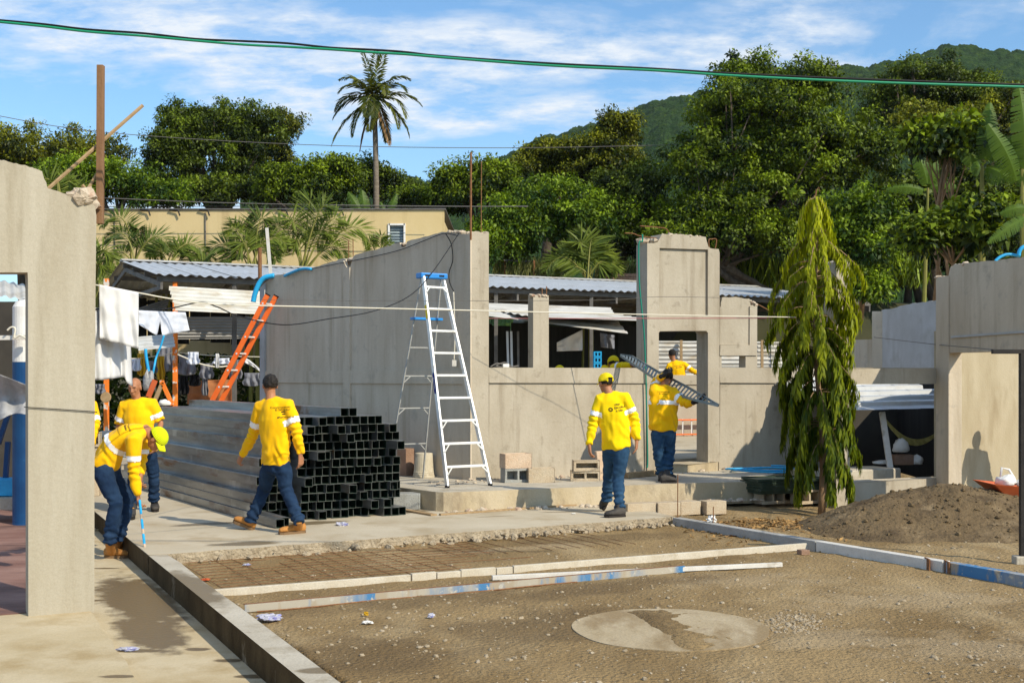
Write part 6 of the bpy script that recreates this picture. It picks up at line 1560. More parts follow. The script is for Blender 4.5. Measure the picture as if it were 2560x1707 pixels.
def person(label, J, shirt='shirt', pants='jeans', boots='boot_tan', sole='sole', cap=None, hair=True, sleeves='long', face_detail=True, bands='arms', gloves=False,
           bulk=1.0, gz=0.0, texts=None, vox=.0066, wr=1.5, laces=False, group='workers in yellow shirts', cap_gap=False, seed=1, hemdrop=.06, backband=None):
    J = {k: (Vector(v) if not isinstance(v, (float, int)) else v) for k, v in J.items()}
    base = (J['heL'] + J['heR'])/2; base = Vector((base.x, base.y, gz))
    root = empty('person', base, label, 'person', group)
    shl = (J['shR'] - J['shL']).normalized(); hpl = (J['hipR'] - J['hipL']).normalized()
    pel, nek, hd = J['pel'], J['nek'], J['head']
    che = J.get('che', pel.lerp(nek, .62)); fwd = Vector(J['fwd']).normalized()
    # ---- continuous body: head, neck, trunk core, arms with hands, legs
    mb = MB()
    Lf, (hr, hf, hu) = head_geo(mb, hd, J['face'], J['up'], face_detail)
    loft(mb, [nek - (hd-nek)*.25, nek.lerp(hd, .35), hd - hf*.012 - hu*.03], [.058, .054, .054], None, 14, .3)
    loft(mb, [pel, pel.lerp(che, .5), che, nek - (nek-che)*.2], [(.05,.04),(.05,.04),(.06,.045),(.06,.055)], [hpl, hpl, shl, shl], 12)
    for S in 'LR':
        sh, el, wr_ = J['sh'+S], J['el'+S], J['wr'+S]
        loft(mb, [che.lerp(sh, .7), sh, sh.lerp(el, .5), el, el.lerp(wr_, .4), wr_], [.03,.03,.030,.036,.037,.026], None, 12)
        hdv = J.get('hd'+S, (wr_-el)); hn = J.get('hn'+S, -shl if S == 'R' else shl)
        if not gloves: hand(mb, wr_ + Vector(hdv).normalized()*.01, hdv, hn, J.get('th'+S, 1), J.get('cu'+S, .55))
        hp, kn, an = J['hip'+S], J['kn'+S], J['an'+S]
        loft(mb, [pel, hp, kn, an], [.03,.025,.025,.025], None, 8)
    body = remesh(mb, vox, 3); finish(body, 'body', 'skin', root)
    if gloves:
        for S in 'LR':
            mb = MB(); hdv = J.get('hd'+S, J['wr'+S]-J['el'+S]); loft(mb, [J['wr'+S] - Vector(hdv).normalized()*.05, J['wr'+S]], [.036,.034], None, 10); hand(mb, J['wr'+S], hdv, J.get('hn'+S, shl), J.get('th'+S, 1), J.get('cu'+S, .9), scale=1.12)
            finish(remesh(mb, .006, 3), 'glove', 'glove', root)
    # ---- shirt
    B = bulk
    mb = MB(); hem = pel - (che-pel).normalized()*hemdrop
    mid = pel.lerp(che, .5) + Vector(J.get('bow', (0,0,0)))
    top = nek - (nek-che).normalized()*.005
    loft(mb, [hem, pel + (che-pel)*.12, mid, che, che.lerp(nek, .58), top], [(.178*B,.122*B),(.176*B,.124*B),(.174*B,.122*B),(.188*B,.122*B),(.150*B,.098*B),(.072,.066)], [hpl, hpl, hpl.lerp(shl,.5), shl, shl, shl], 20, .12)
    upw = (nek-che).normalized()
    for S in 'LR':
        sh, el, wr_ = J['sh'+S], J['el'+S], J['wr'+S]
        inn = che.lerp(sh, .55) + upw*.02
        if sleeves == 'long': loft(mb, [inn, sh, sh.lerp(el, .45), el, el.lerp(wr_, .5), wr_ - (wr_-el).normalized()*.012], [.085*B,.079*B,.073*B,.060*B,.052*B,.042], None, 14, .25)
        else:
            k = sleeves; loft(mb, [inn, sh, sh.lerp(el, .5), sh.lerp(el, k)], [.085*B,.080*B,.076*B,.074*B], None, 14, .12)
        loft(mb, [nek.lerp(sh, .22) - upw*.015, nek.lerp(sh, .62) - upw*.01, sh + upw*.002], [.058,.064,.070*B], None, 12)
    sm = remesh(mb, .0115, 5)
    so_ = Vector((seed*3.7, seed*1.3, seed*5.1)); spine = (nek-pel).normalized()
    def wfn(p):
        k = 0
        for S in 'LR':
            el = J['el'+S]; d = (p-el).length
            if d < .17:
                ax = (J['wr'+S]-J['sh'+S]).normalized(); k += (1-d/.17)*.009*math.sin((p-el).dot(ax)*95 + 4*mnoise.noise(p*9 + so_))
        t = (p-pel).dot(spine); lowk = max(0, 1 - abs(t-.02)/.30)
        q = p*1.0; a = mnoise.noise(Vector((q.x*9, q.y*9, q.z*4.2)) + so_); b = mnoise.noise(Vector((q.x*17, q.y*17, q.z*8)) - so_)
        return wr*(k + .0105*a*(.55 + lowk) + .0045*b + lowk*.006*math.sin((p.z*32 + p.x*26 + p.y*26) + 5*a))
    wrinkle(sm, wfn)
    bvh = BVHTree.FromPolygons([v.co.copy() for v in sm.vertices], [tuple(p.vertices) for p in sm.polygons])
    # reflective bands follow the shirt surface
    pieces = []
    if bands:
        for S in 'LR':
            sh, el = J['sh'+S], J['el'+S]; ax = (el-sh); L_ = ax.length; ax.normalize(); t0, t1 = J.get('band', (.50, .70)) if not isinstance(J.get('band'), Vector) else (.5, .7)
            def tst(c, sh=sh, ax=ax, L_=L_): 
                t = (c-sh).dot(ax)/L_; return t0 < t < t1 and ((c-sh) - ax*(c-sh).dot(ax)).length < .115
            pieces.append(('reflective_band', shell(sm, tst, .0035)))
    if backband:
        c0 = pel.lerp(nek, backband)
        def tb(c): return abs((c-c0).dot(spine)) < .027 and ((c-c0) - spine*(c-c0).dot(spine)).length < .24 and all(((c - J['sh'+S]) - (J['el'+S]-J['sh'+S]).normalized()*(c - J['sh'+S]).dot((J['el'+S]-J['sh'+S]).normalized())).length > .075 for S in 'LR')
        pieces.append(('reflective_band', shell(sm, tb, .004)))
    tx = []
    if texts:
        bk = Vector(J.get('tdir', -fwd)).normalized()
        c0 = che.lerp(nek, texts.get('at', .25)) + shl*texts.get('dx', 0); up_ = (nek-pel).normalized(); up_ = (up_ - bk*up_.dot(bk)).normalized(); rt = up_.cross(bk).normalized()
        for (s_, dxx, dyy, size, bold) in texts['lines']:
            tx.append((s_, size, c0 + rt*dxx + up_*dyy, rt, up_, bk, bold))
        for (dxx, dyy, rad, rin) in texts.get('rings', ()):
            mbr = MB(); cc_ = c0 + rt*dxx + up_*dyy
            def pj(a, r_): 
                p = cc_ + rt*r_*math.cos(a) + up_*r_*math.sin(a); h = bvh.ray_cast(p + bk*.5, -bk, 1.2); return (h[0] + bk*.004) if h[0] is not None else p
            n_ = 20
            for i in range(n_):
                a0, a1 = 2*math.pi*i/n_, 2*math.pi*(i+1)/n_; mbr.add([pj(a0,rin), pj(a1,rin), pj(a1,rad), pj(a0,rad)], [(0,1,2,3)])
            pieces.append(('emblem', mbr))
        for (dxx, dyy, w_, h_) in texts.get('bars', ()):
            mbr = MB(); cc_ = c0 + rt*dxx + up_*dyy
            def pq(x, y):
                p = cc_ + rt*x + up_*y; h = bvh.ray_cast(p + bk*.5, -bk, 1.2); return (h[0] + bk*.004) if h[0] is not None else p
            mbr.grid(lambda u, v: pq((u-.5)*w_*(1-.5*abs(v-.5)), (v-.5)*h_), 6, 2); pieces.append(('emblem', mbr))
    so2 = finish(sm, 'shirt', shirt, root)
    for nm, pm in pieces:
        if pm.f: pm.build(nm, MATS['reflective' if nm == 'reflective_band' else 'print_black'], so2, smooth=True)
    for (s_, size, c, rt, up_, bk, bold) in tx: text_mesh(s_, size, c, rt, up_, 'print_black', so2, 'lettering', bvh, -bk, .0045, bold)
    # ---- trousers
    mb = MB()
    ph = (J['hipL'] + J['hipR'])/2
    loft(mb, [pel + (che-pel)*.10, pel, ph - (pel-ph)*0 - Vector((0,0,.05))], [(.135*B,.085*B),(.152*B,.098*B),(.148*B,.100*B)], [hpl, hpl, hpl], 18, .3)
    for S in 'LR':
        hp, kn, an = J['hip'+S], J['kn'+S], J['an'+S]
        loft(mb, [hp.lerp(pel, .25), hp.lerp(kn, .18), hp.lerp(kn, .55), kn, kn.lerp(an, .35), kn.lerp(an, .75), an + (an-kn).normalized()*.015], [.098*B,.096*B,.084*B,.071*B,.070*B,.064*B,.066*B], None, 16, .15)
    tm = remesh(mb, .0115, 4)
    def tfn(p):
        k = 0
        for S in 'LR':
            kn, an, hp = J['kn'+S], J['an'+S], J['hip'+S]; ax = (an-kn).normalized()
            d = (p-kn).length
            if d < .15: k += (1-d/.15)*.006*math.sin((p-kn).dot(ax)*70 + 5*mnoise.noise(p*8 + so_))
            d = (p-an).length
            if d < .24: k += (1-d/.24)*.012*math.sin((p-an).dot(ax)*88 + 4*mnoise.noise(p*10 + so_))
            d = (p-hp).length
            if d < .16: k += (1-d/.16)*.004*math.sin(p.z*60 + 6*mnoise.noise(p*7 + so_))
        return wr*(k + .006*mnoise.noise(p*11 + so_) + .004*mnoise.noise(p*22))
    wrinkle(tm, tfn); finish(tm, 'trousers', pants, root)
    # ---- boots
    for S in 'LR':
        he, to, an = J['he'+S], J['to'+S], J['an'+S]
        d = (to-he); L_ = d.length; d.normalize(); sd = d.cross(ZUP).normalized(); u = sd.cross(d).normalized()
        k = L_/.28
        mb = MB()
        secs = [(0.03,.040,.034,.050),(.22,.044,.038,.052),(.45,.043,.042,.046),(.68,.036,.048,.036),(.86,.032,.046,.031),(.965,.026,.032,.024)]
        loft(mb, [he + d*t*L_ + u*(h + .018) for (t, h, w_, hh) in secs], [(w_*k**.3, hh*k**.2) for (t, h, w_, hh) in secs], [sd]*6, 14, .5)
        loft(mb, [he + d*.27*L_ + u*.05, an.lerp(he + d*.27*L_ + u*.05, .35), an + (an - he).normalized()*.02], [(.042,.05),(.046,.050),(.048,.052)], [sd]*3, 14, .2)
        bt = finish(remesh(mb, .0085, 4), 'boot', boots, root)
        prof = [(.0,.024),(.06,.036),(.25,.040),(.45,.040),(.70,.050),(.88,.046),(1.0,.020)]
        lo = [he + d*t*L_ + sd*w_ for t, w_ in prof] + [he + d*t*L_ - sd*w_ for t, w_ in reversed(prof)]
        mb = MB(); mb.prism([lo], u*.026); mb.build('sole', MATS[sole], bt, bevel=.004)
        if laces:
            for i in range(5):
                c = he + d*L_*(.42 + .07*i) + u*(.105 - .012*i); mb = MB(); mb.tube([c + sd*.030, c + u*.010, c - sd*.030], .0055, 5); mb.build('lace', MATS['lace'], bt)
    # ---- head gear
    r, f, u = hr, hf, hu
    def dome(a, b, c, oz, cond, bump, nu=30, nv=18):
        m_ = MB(); vs = {}; 
        def pt(i, j):
            t = 2*math.pi*i/nu; p = math.pi*j/nv; x, y, z = a*math.sin(p)*math.cos(t), b*math.sin(p)*math.sin(t), c*math.cos(p)
            k = 1 + bump*mnoise.noise(Vector((x, y, z))*45 + so_); return (x*k, y*k - .012, z*k + oz)
        for j in range(nv):
            for i in range(nu):
                q = [pt(i, j), pt(i+1, j), pt(i+1, j+1), pt(i, j+1)]; cx_ = [sum(e[k] for e in q)/4 for k in range(3)]
                if cond(*cx_): m_.add([Lf(*e) for e in q], [(0,1,2,3)])
        return m_
    if cap:
        m_ = dome(.087, .108, .094, .034, lambda x, y, z: z > .022 - .12*max(0, -y-.04) and not (cap_gap and y < -.075 and z < .058 and abs(x) < .035), 0.0, 36, 22)
        co = m_.build('cap', MATS[cap], root, smooth=True); sd_ = co.modifiers.new('s', 'SOLIDIFY'); sd_.thickness = .003
        m_ = MB(); m_.grid(lambda a_, b_: Lf((a_-.5)*.155*(1-.30*b_**2), .075 + .085*b_ - .10*(a_-.5)**2*(1 - b_*.2)*1.6, .040 - .028*b_ - .085*(a_-.5)**2*1.6), 12, 6)
        bo = m_.build('brim', MATS[cap], co, smooth=True); sd_ = bo.modifiers.new('s', 'SOLIDIFY'); sd_.thickness = .004
        m_ = MB(); ellip(m_, Lf(0,-.012,.128), r*.007, f*.007, u*.005); m_.build('button', MATS[cap], co)
        m_ = dome(.0785, .0985, .090, .030, lambda x, y, z: y < .01 and z > -.030 + .02*abs(x)/.07, .05); m_.build('hair', MATS['hair'], root, smooth=True)
    elif hair:
        m_ = dome(.0800, .1005, .0950, .030, lambda x, y, z: (y < .030 and z > -.030 + .25*max(0, y+.03)) or z > .078, .10, 44, 30); m_.build('hair', MATS['hair'], root, smooth=True)
    if face_detail:
        for s_ in (-1, 1):
            m_ = MB(); ellip(m_, Lf(.030*s_,.074,.006), r*.012, f*.010, u*.006, 10, 7); eo = m_.build('eye', MATS['print_white'], root, smooth=True)
            m_ = MB(); ellip(m_, Lf(.030*s_,.0825,.006), r*.0052, f*.003, u*.0052, 8, 6); m_.build('iris', MATS['hair'], eo, smooth=True)
            m_ = MB(); m_.tube([Lf(.014*s_,.094,.022), Lf(.030*s_,.093,.029), Lf(.048*s_,.080,.024)], .0042, 5); m_.build('eyebrow', MATS['hair'], root)
    return root

def jm(Y0):
    return lambda px, py, dy=0.0: P(px, py, Y0 + dy)
# 1 -- man walking left past the tube stack, seen from behind
j = jm(13.12)
person('bare-headed man in a yellow shirt striding left past the steel tubes', dict(
    head=j(675,963,.02), nek=j(677,995), face=(-.45,.9,-.05), up=(0,.02,1), fwd=(-.55,.83,0),
    shL=j(651,1017,.06), shR=j(721,1013,-.05), che=j(687,1048), pel=j(690,1148), hipL=j(674,1166,.06), hipR=j(708,1166,-.05),
    elL=j(634,1086,.18), wrL=j(606,1138,.32), hdL=(-.5,.25,-.8), elR=j(743,1078,-.10), wrR=j(751,1137,-.10), hdR=(.05,.15,-1), hnR=(-.8,.5,0), hnL=(.5,.6,-.2), thL=-1, thR=1, cuL=.9, cuR=.6,
    knL=j(660,1226,.22), anL=j(628,1298,.22), heL=G(634,1324,.0), toL=P(584,1304,13.45), knR=j(716,1224,-.02), anR=j(748,1302,-.16), heR=G(762,1331), toR=G(698,1336)),
    boots='boot_tan', texts=dict(at=.35, dx=.04, lines=[('Construyendo',-.005,.052,.030,False),('El Salvador',.012,.024,.030,False),('#PlanCeroOcio',.030,-.056,.024,True)], bars=[(.018,0.0,.040,.012),(.022,-.024,.034,.012)]), seed=1)
# 2 -- man with yellow cap walking away by the sill wall
j = jm(14.75)
person('man in a yellow cap walking away toward the sill wall', dict(
    head=j(1514,958,.03), nek=j(1521,980), face=(-.45,.88,-.12), up=(0,.03,1), fwd=(-.25,.97,0),
    shL=j(1500,1000,.02), shR=j(1563,995,-.02), che=j(1532,1032), pel=j(1541,1108), hipL=j(1526,1122,.03), hipR=j(1556,1122,-.03),
    elL=j(1483,1056,.02), wrL=j(1473,1113,-.02), hdL=(.1,0,-1), elR=j(1586,1046,-.02), wrR=j(1592,1101,-.05), hdR=(-.05,-.1,-1), hnR=(-.9,.2,0), hnL=(.9,.2,0), thL=-1, thR=1, cuL=.5, cuR=.45,
    knL=j(1522,1192,.28), anL=j(1517,1246,.40), heL=P(1519,1258,15.22), toL=G(1510,1276,.005), knR=j(1545,1196,.0), anR=j(1549,1264,-.10), heR=G(1562,1291), toR=G(1512,1293.5)),
    shirt='shirt_lemon', pants='jeans_light', boots='boot_dark', sole='sole_dark', cap='cap_yellow', cap_gap=True,
    texts=dict(at=.20, dx=.035, lines=[('UNA',.0,.052,.034,True),('ESCUELA',.030,.014,.036,True),('X DÍA',.012,-.024,.036,True)], rings=[(-.085,.004,.024,.012)]), seed=2, bulk=1.02)
# 3 -- man on the platform carrying a punched steel channel
j = jm(16.95)
person('man on the platform holding a punched steel channel on his shoulder', dict(
    head=j(1668,944,.12), nek=j(1661,962,.04), face=(.1,1,-.25), up=(.05,.2,1), fwd=(-.1,.99,0),
    shL=j(1637,981,.0), shR=j(1684,982,.0), che=j(1659,1006), pel=j(1658,1064), hipL=j(1646,1078), hipR=j(1671,1078),
    elL=j(1640,953,.20), wrL=j(1660,938,-.05), hdL=(.6,-.4,.3), elR=j(1712,1006,-.20), wrR=j(1742,1003,-.34), hdR=(.8,-.2,.25), hnR=(0,0,1), hnL=(0,0,1), thL=-1, thR=1, cuL=.9, cuR=.9,
    knL=j(1645,1128,-.02), anL=j(1654,1180,.02), heL=G(1649,1203,zt), toL=G(1688,1199,zt), knR=j(1674,1128,.04), anR=j(1668,1180,-.03), heR=G(1652,1207,zt), toR=G(1692,1207,zt)),
    pants='jeans_light', boots='boot_dark', sole='sole_dark', gloves=True, gz=zt, backband=.56, texts=dict(at=.62, dx=-.03, lines=[('Construyendo',0,0,.030,False),('El Salvador',0,-.03,.028,False)]), seed=3, bulk=1.12, wr=1.9)
# 4 -- bald man facing the camera by the tubes
j = jm(15.1)
person('bald man in a short-sleeved yellow shirt walking toward the gutter', dict(
    head=j(337,968,-.03), nek=j(341,997), face=(-.10,-1,-.28), up=(0,-.28,1), fwd=(0,-1,0),
    shL=j(311,1014,.02), shR=j(381,1009,.02), che=j(346,1042), pel=j(356,1118), hipL=j(340,1132), hipR=j(372,1132),
    elL=j(297,1066,.08), wrL=j(292,1115,-.05), hdL=(0,-.1,-1), elR=j(402,1058,.05), wrR=j(392,1106,-.18), hdR=(-.2,-.2,-1), hnL=(.8,0,0), hnR=(-.8,0,0),
    knL=j(334,1196,-.22), anL=j(332,1262,-.10), heL=G(331,1287), toL=G(326,1300), knR=j(384,1186,.10), anR=j(385,1246,.20), heR=G(386,1269), toR=G(388,1280)),
    boots='boot_dark', sole='sole_dark', hair=False, sleeves=.86, laces=True, seed=4, bulk=1.0)
# 5 -- man bending over the gutter with a rod
j = jm(12.62); gz_ = -.2
person('man in a lime cap bending over the gutter with a blue rod', dict(
    head=j(392,1098,-.02), nek=j(366,1077,.02), face=(.55,-.10,-.85), up=(.85,-.10,.50), fwd=(.62,-.2,-.75), tdir=(-.25,-.78,.57),
    shL=j(334,1101,-.17), shR=j(355,1092,.20), che=j(325,1088,.02), pel=j(262,1162,.04), bow=V3((-.02,0,.075)), hipL=j(256,1178,-.10), hipR=j(272,1178,.12),
    elL=j(334,1174,-.14), wrL=j(345,1238,-.12), hdL=(.1,.05,-1), elR=j(352,1150,.22), wrR=j(352,1188,.10), hdR=(.05,-.4,-.8), hnL=(.9,0,0), hnR=(.9,0,0), thL=1, thR=1, cuL=.95, cuR=.9,
    knL=j(290,1258,-.14), anL=j(274,1352,-.16), heL=G(262,1394,gz_), toL=G(321,1394,gz_), knR=j(319,1254,.12), anR=j(295,1344,.10), heR=G(280,1379,gz_), toR=G(334,1382,gz_)),
    boots='boot_tan', cap='cap_lime', gz=gz_, backband=.42, texts=dict(at=.05, dx=0, lines=[('Construyendo',0,.05,.034,False),('El Salvador',0,.018,.032,True),('#PlanCeroOcio',0,-.06,.026,False)]), seed=5, bulk=1.08, hemdrop=.02)
mb = MB(); a, b = P(349, 1250, 12.42), G(368, 1424, -.2); n = 14
root = empty('rod', b, 'blue rod with orange stripes held down into the gutter', 'rod')
for i in range(n):
    mb = MB(); mb.tube([a.lerp(b, i/n), a.lerp(b, (i+1)/n)], .013, 8); mb.build('rod_section', MATS['blue_hose' if i % 3 else 'block_pink'] if i else MATS['blue_hose'], root)
# 6 -- man partly hidden behind the foreground pillar
j = jm(15.6)
person('worker almost hidden behind the foreground pillar, only an elbow showing', dict(
    head=j(203,968), nek=j(203,1001), face=(-.6,-.8,-.1), up=(0,0,1), fwd=(-.5,-.86,0), shL=j(170,1014,-.05), shR=j(231,1014,.05), che=j(200,1042), pel=j(200,1116), hipL=j(188,1132), hipR=j(216,1132),
    elL=j(160,1062), wrL=j(170,1112,-.1), elR=j(239,1068,.0), wrR=j(229,1112,-.15), knL=j(186,1196), anL=j(186,1250), heL=G(186,1268), toL=G(180,1280), knR=j(217,1196), anR=j(217,1250), heR=G(217,1268), toR=G(212,1280)),
    boots='boot_dark', sole='sole_dark', vox=.011, seed=6, face_detail=False)
# 7 -- man behind the low back wall, seen through the doorway
j = jm(27.9)
person('dark-haired man in a yellow shirt seen through the doorway', dict(
    head=j(1680,886), nek=j(1684,902), face=(-.6,.8,-.2), up=(0,0,1), fwd=(-.4,.9,0), shL=j(1673,915), shR=j(1711,912), che=j(1694,922), pel=j(1698,970), hipL=j(1690,980), hipR=j(1706,980),
    elL=j(1664,938), wrL=j(1655,950,-.2), elR=j(1730,926,-.1), wrR=j(1748,935,-.1), knL=j(1690,1020), anL=j(1690,1056), heL=j(1690,1068), toL=j(1686,1070,.2), knR=j(1706,1020), anR=j(1706,1056), heR=j(1706,1068), toR=j(1702,1070,.2)),
    vox=.012, seed=7, gz=.5, face_detail=False, texts=dict(at=.25, dx=0, lines=[('Construyendo',0,.03,.034,False),('El Salvador',0,-.01,.032,True)]))
# 8 -- man behind the sill wall steadying the channel
j = jm(19.9)
def behind(px, ytop, label, Y, face, seed, arm=None):
    j = jm(Y); k = 3020/Y; t = ytop + .13*k
    d = dict(head=j(px, t), nek=j(px-1, t+.16*k), face=face, up=(0,.1,1), fwd=(0,1,0), shL=j(px-.18*k, t+.25*k), shR=j(px+.18*k, t+.24*k), che=j(px, t+.38*k), pel=j(px, t+.78*k), hipL=j(px-.08*k, t+.86*k), hipR=j(px+.08*k, t+.86*k),
        elL=j(px-.22*k, t+.52*k), wrL=j(px-.24*k, t+.76*k), elR=j(px+.22*k, t+.52*k), wrR=j(px+.24*k, t+.76*k), knL=j(px-.09*k, t+1.24*k), anL=j(px-.09*k, t+1.50*k), heL=j(px-.09*k, t+1.57*k), toL=j(px-.09*k, t+1.57*k, .27), knR=j(px+.09*k, t+1.24*k), anR=j(px+.09*k, t+1.5*k), heR=j(px+.09*k, t+1.57*k), toR=j(px+.09*k, t+1.57*k, .27))
    if arm: d.update(arm)
    return person(label, d, shirt='shirt_lemon', cap='cap_yellow', boots='boot_dark', sole='sole_dark', vox=.012, seed=seed, face_detail=False, gz=.243)
behind(1533, 889, 'worker in a yellow cap behind the sill wall reaching for the channel', 19.6, (-.4,.8,-.3), 8, dict(shR=P(1536,919,19.5), elR=P(1555,915,19.3), wrR=P(1578,912,19.1), hdR=(1,0,0), shL=P(1512,922,19.6)))
behind(1354, 906, 'worker with only a yellow cap top showing below the window column', 20.2, (0,.9,-.4), 9)
behind(1399, 913, 'worker with barely a cap top showing right of the window column', 20.6, (0,.9,-.4), 10)
# 9 -- person outside the frame whose shadow falls on the beige wall
c = Vector((7.58, 16.92, .02)); d = Vector((-.3,.95,0)); sd = Vector((.95,.3,0))
def q_(s, f, z): return c + sd*s + d*f + V3((0,0,z))
person('worker standing beside the beige wall beyond the right edge', dict(head=q_(0,.02,1.56), nek=q_(0,0,1.42), face=tuple(d), up=(0,0,1), fwd=tuple(d), shL=q_(-.18,0,1.36), shR=q_(.18,0,1.36), che=q_(0,0,1.22), pel=q_(0,0,.92), hipL=q_(-.09,0,.84), hipR=q_(.09,0,.84),
    elL=q_(-.26,0,1.10), wrL=q_(-.34,.05,.86), elR=q_(.26,0,1.10), wrR=q_(.34,.05,.86), knL=q_(-.1,.03,.46), anL=q_(-.1,0,.1), heL=q_(-.1,-.06,0), toL=q_(-.1,.2,0), knR=q_(.1,.03,.46), anR=q_(.1,0,.1), heR=q_(.1,-.06,0), toR=q_(.1,.2,0)), vox=.012, seed=11, face_detail=False)

# ---------------------------------------------------------------- punched steel channel carried on the shoulder
def punched():
    a0, a1 = P(1556, 888, 18.35), P(1792, 1008, 16.30)          # far edge line ends
    b0, b1 = P(1552, 892, 18.25), P(1790, 1014, 16.28)
    root = empty('punched_channel', a0, 'long punched steel channel carried by the man on the platform', 'steel channel')
    top = [P(1551,887,18.1), P(1580,891,17.9), P(1650,932,17.35), P(1720,968,16.85), P(1797,1013,16.3)]
    bot = [P(1551,889,18.0), P(1600,922,17.6), P(1660,962,17.1), P(1705,990,16.75), P(1735,999,16.55), P(1796,1014,16.3)]
    def pl_(pts, t):
        L = [0]; 
        for p, q in zip(pts[:-1], pts[1:]): L.append(L[-1] + (q-p).length)
        s_ = t*L[-1]
        for i in range(len(pts)-1):
            if s_ <= L[i+1] + 1e-9: return pts[i].lerp(pts[i+1], (s_-L[i])/max(1e-9, L[i+1]-L[i]))
        return pts[-1]
    for nm, pts in (('upper_flange', top), ('lower_flange', bot)):
        mb = MB()
        for p, q in zip(pts[:-1], pts[1:]): mb.beam(p, q, .012, .034)
        mb.build(nm, MATS['channel_steel'], root)
    for i in range(30):
        t = .035 + .93*i/29; mb = MB(); mb.beam(pl_(top, t), pl_(bot, min(1, t+.004)), .030, .006); mb.build('web_strip', MATS['channel_steel'], root)
punched()
# ================================================================== LAUNDRY AND THINGS IN THE SHADE
rnd = random.Random(55)
def cloth(name, label, fn, folds=4, amp=.015, m='cloth_white', cat='cloth', nu=26, nv=20, group=None, seed=0, thick=.004):
    """fn(u, v) -> (px, py, Y)"""
    mb = MB()
    def pt(u, v):
        px, py, Y = fn(u, v); k = amp*(.25 + .75*v)*math.sin(2*math.pi*folds*u + seed + 1.2*math.sin(v*3+seed)) + amp*.7*mnoise.noise(Vector((u*5, v*4, seed*3.3)))
        return P(px, py, Y + k)
    mb.grid(pt, nu, nv); p = pt(.5, 0)
    o = mb.build(name, MATS[m], loc=p, smooth=True); sd_ = o.modifiers.new('s', 'SOLIDIFY'); sd_.thickness = thick
    return tag(o, label, cat, group)
def lerp(a, b, t): return a + (b-a)*t
def quad(tl, tr, br, bl, Y, Y2=None):
    def fn(u, v):
        x = lerp(lerp(tl[0], tr[0], u), lerp(bl[0], br[0], u), v); y = lerp(lerp(tl[1], tr[1], u), lerp(bl[1], br[1], u), v); return x, y, lerp(Y, Y2 if Y2 else Y, u)
    return fn
def rY(px): return RP.Y(px)
tw1 = cloth('towel', 'cream towel folded over the white rope by the foreground wall', quad((248,711),(346,731),(346,872),(249,846), rY(248)-.03, rY(346)-.03), 2.6, .026, 'cloth_white', 'towel', seed=1)
tw2 = cloth('back_fold', None, quad((249,712),(345,732),(344,858),(249,836), rY(248)+.04, rY(346)+.04), 2.0, .012, 'cloth_white', None, seed=5)
tw2.location -= tw1.location; tw2.parent = tw1
def sheetf(u, v):
    xr = lerp(322, 331, v) ; x = lerp(200, xr, u); y = lerp(lerp(766, 776, u), 946 + (24 if u > .86 else 0)*max(0,(u-.86)/.14)**.4 + 4*math.sin(u*5), v); return x, y, CP.Y(max(237, x)) + .03
cloth('white_shirt', 'white shirt hanging beside the foreground wall below the towel', sheetf, 4.0, .035, 'cloth_white', 'shirt', 34, 24, seed=2)
def shortf(u, v):
    bot = lerp(811, 838, min(1, u/.34)) if u < .36 else (lerp(838, 800, (u-.36)/.06) if u < .42 else (lerp(800, 839, (u-.42)/.04) if u < .46 else lerp(839, 826, (u-.46)/.54)))
    x = lerp(lerp(346, 463, u), lerp(346, 474, u), v); return x, lerp(lerp(776, 781, u), bot, v), CP.Y(x) - .015
cloth('shorts', 'pale blue-white shorts hanging from the black cable', shortf, 4.3, .022, 'cloth_blue_white', 'shorts', 60, 14, seed=3)
def shirtf(x0, x1, y0, y1, Y, sl=.35):
    """shirt hung by its hem: sleeves flare near the bottom"""
    def fn(u, v):
        w = 1.0 + (.22*math.exp(-((v-.72)/.16)**2)); c = (x0+x1)/2; x = c + (u-.5)*(x1-x0)*w*(1 - .06*math.sin(v*5)); return x, lerp(y0, y1 - (y1-y0)*.08*abs(u-.5)*2, v), Y
    return fn
garm = [(469,497,880,912,23.6,'cloth_blue_white','small white shirt on the beige line in the shed','shirt'), (539,548,884,921,23.8,'cloth_white','narrow cream sash hanging on the beige line','sash'), (535,574,895,911,24.2,'cloth_blue_white','folded lilac towel left of the leaning orange ladder','towel'), (446,486,888,939,24.5,'cloth_grey','large grey shirt right of the orange post','shirt'),
    (501,532,908,948,24.4,'cloth_grey','grey shirt in the middle of the shed','shirt'), (372,393,902,934,24.4,'cloth_grey','grey towel behind the blue tubes','towel'), (344,362,884,940,24.0,'cloth_yellow','yellow shirt hanging behind the white shirt hem','shirt'), (329,351,897,928,23.8,'cloth_blue_white','small white cloth before the yellow shirt','cloth'),
    (610,649,932,966,24.6,'cloth_grey','grey cloth at the foot of the grey wall far end','cloth'), (447,471,939,988,24.8,'cloth_black','black trousers hanging right of the orange post','trousers'), (473,500,937,966,24.7,'cloth_black','black shorts beside the black trousers','shorts'), (397,430,862,930,25.2,'cloth_grey','dark grey sheet left of the orange post','sheet'), (393,411,890,952,24.6,'cloth_yellow','ochre trousers left of the orange post','trousers'), (575,603,899,950,24.9,'cloth_grey','grey shirt behind the leaning orange ladder','shirt'), (238,262,960,985,22,'cloth_grey','dark grey rag behind the foreground pillar','rag'), (505,520,945,990,24.9,'cloth_grey','long grey rag in front of the orange tarp','rag')]
for i, (x0, x1, y0, y1, Y, m, lb, ct) in enumerate(garm): cloth(ct if ct != 'cloth' else 'hanging_cloth', lb, shirtf(x0, x1, y0, y1, Y), 2.5, .05, m, ct, 16, 12, 'laundry in the shed', seed=i*1.7)
cloth('tarp', 'brownish orange tarp hung low in the shed', quad((470,952),(582,948),(580,1010),(468,1010), 25.6), 3, .08, 'cloth_orange', 'tarp', seed=4)
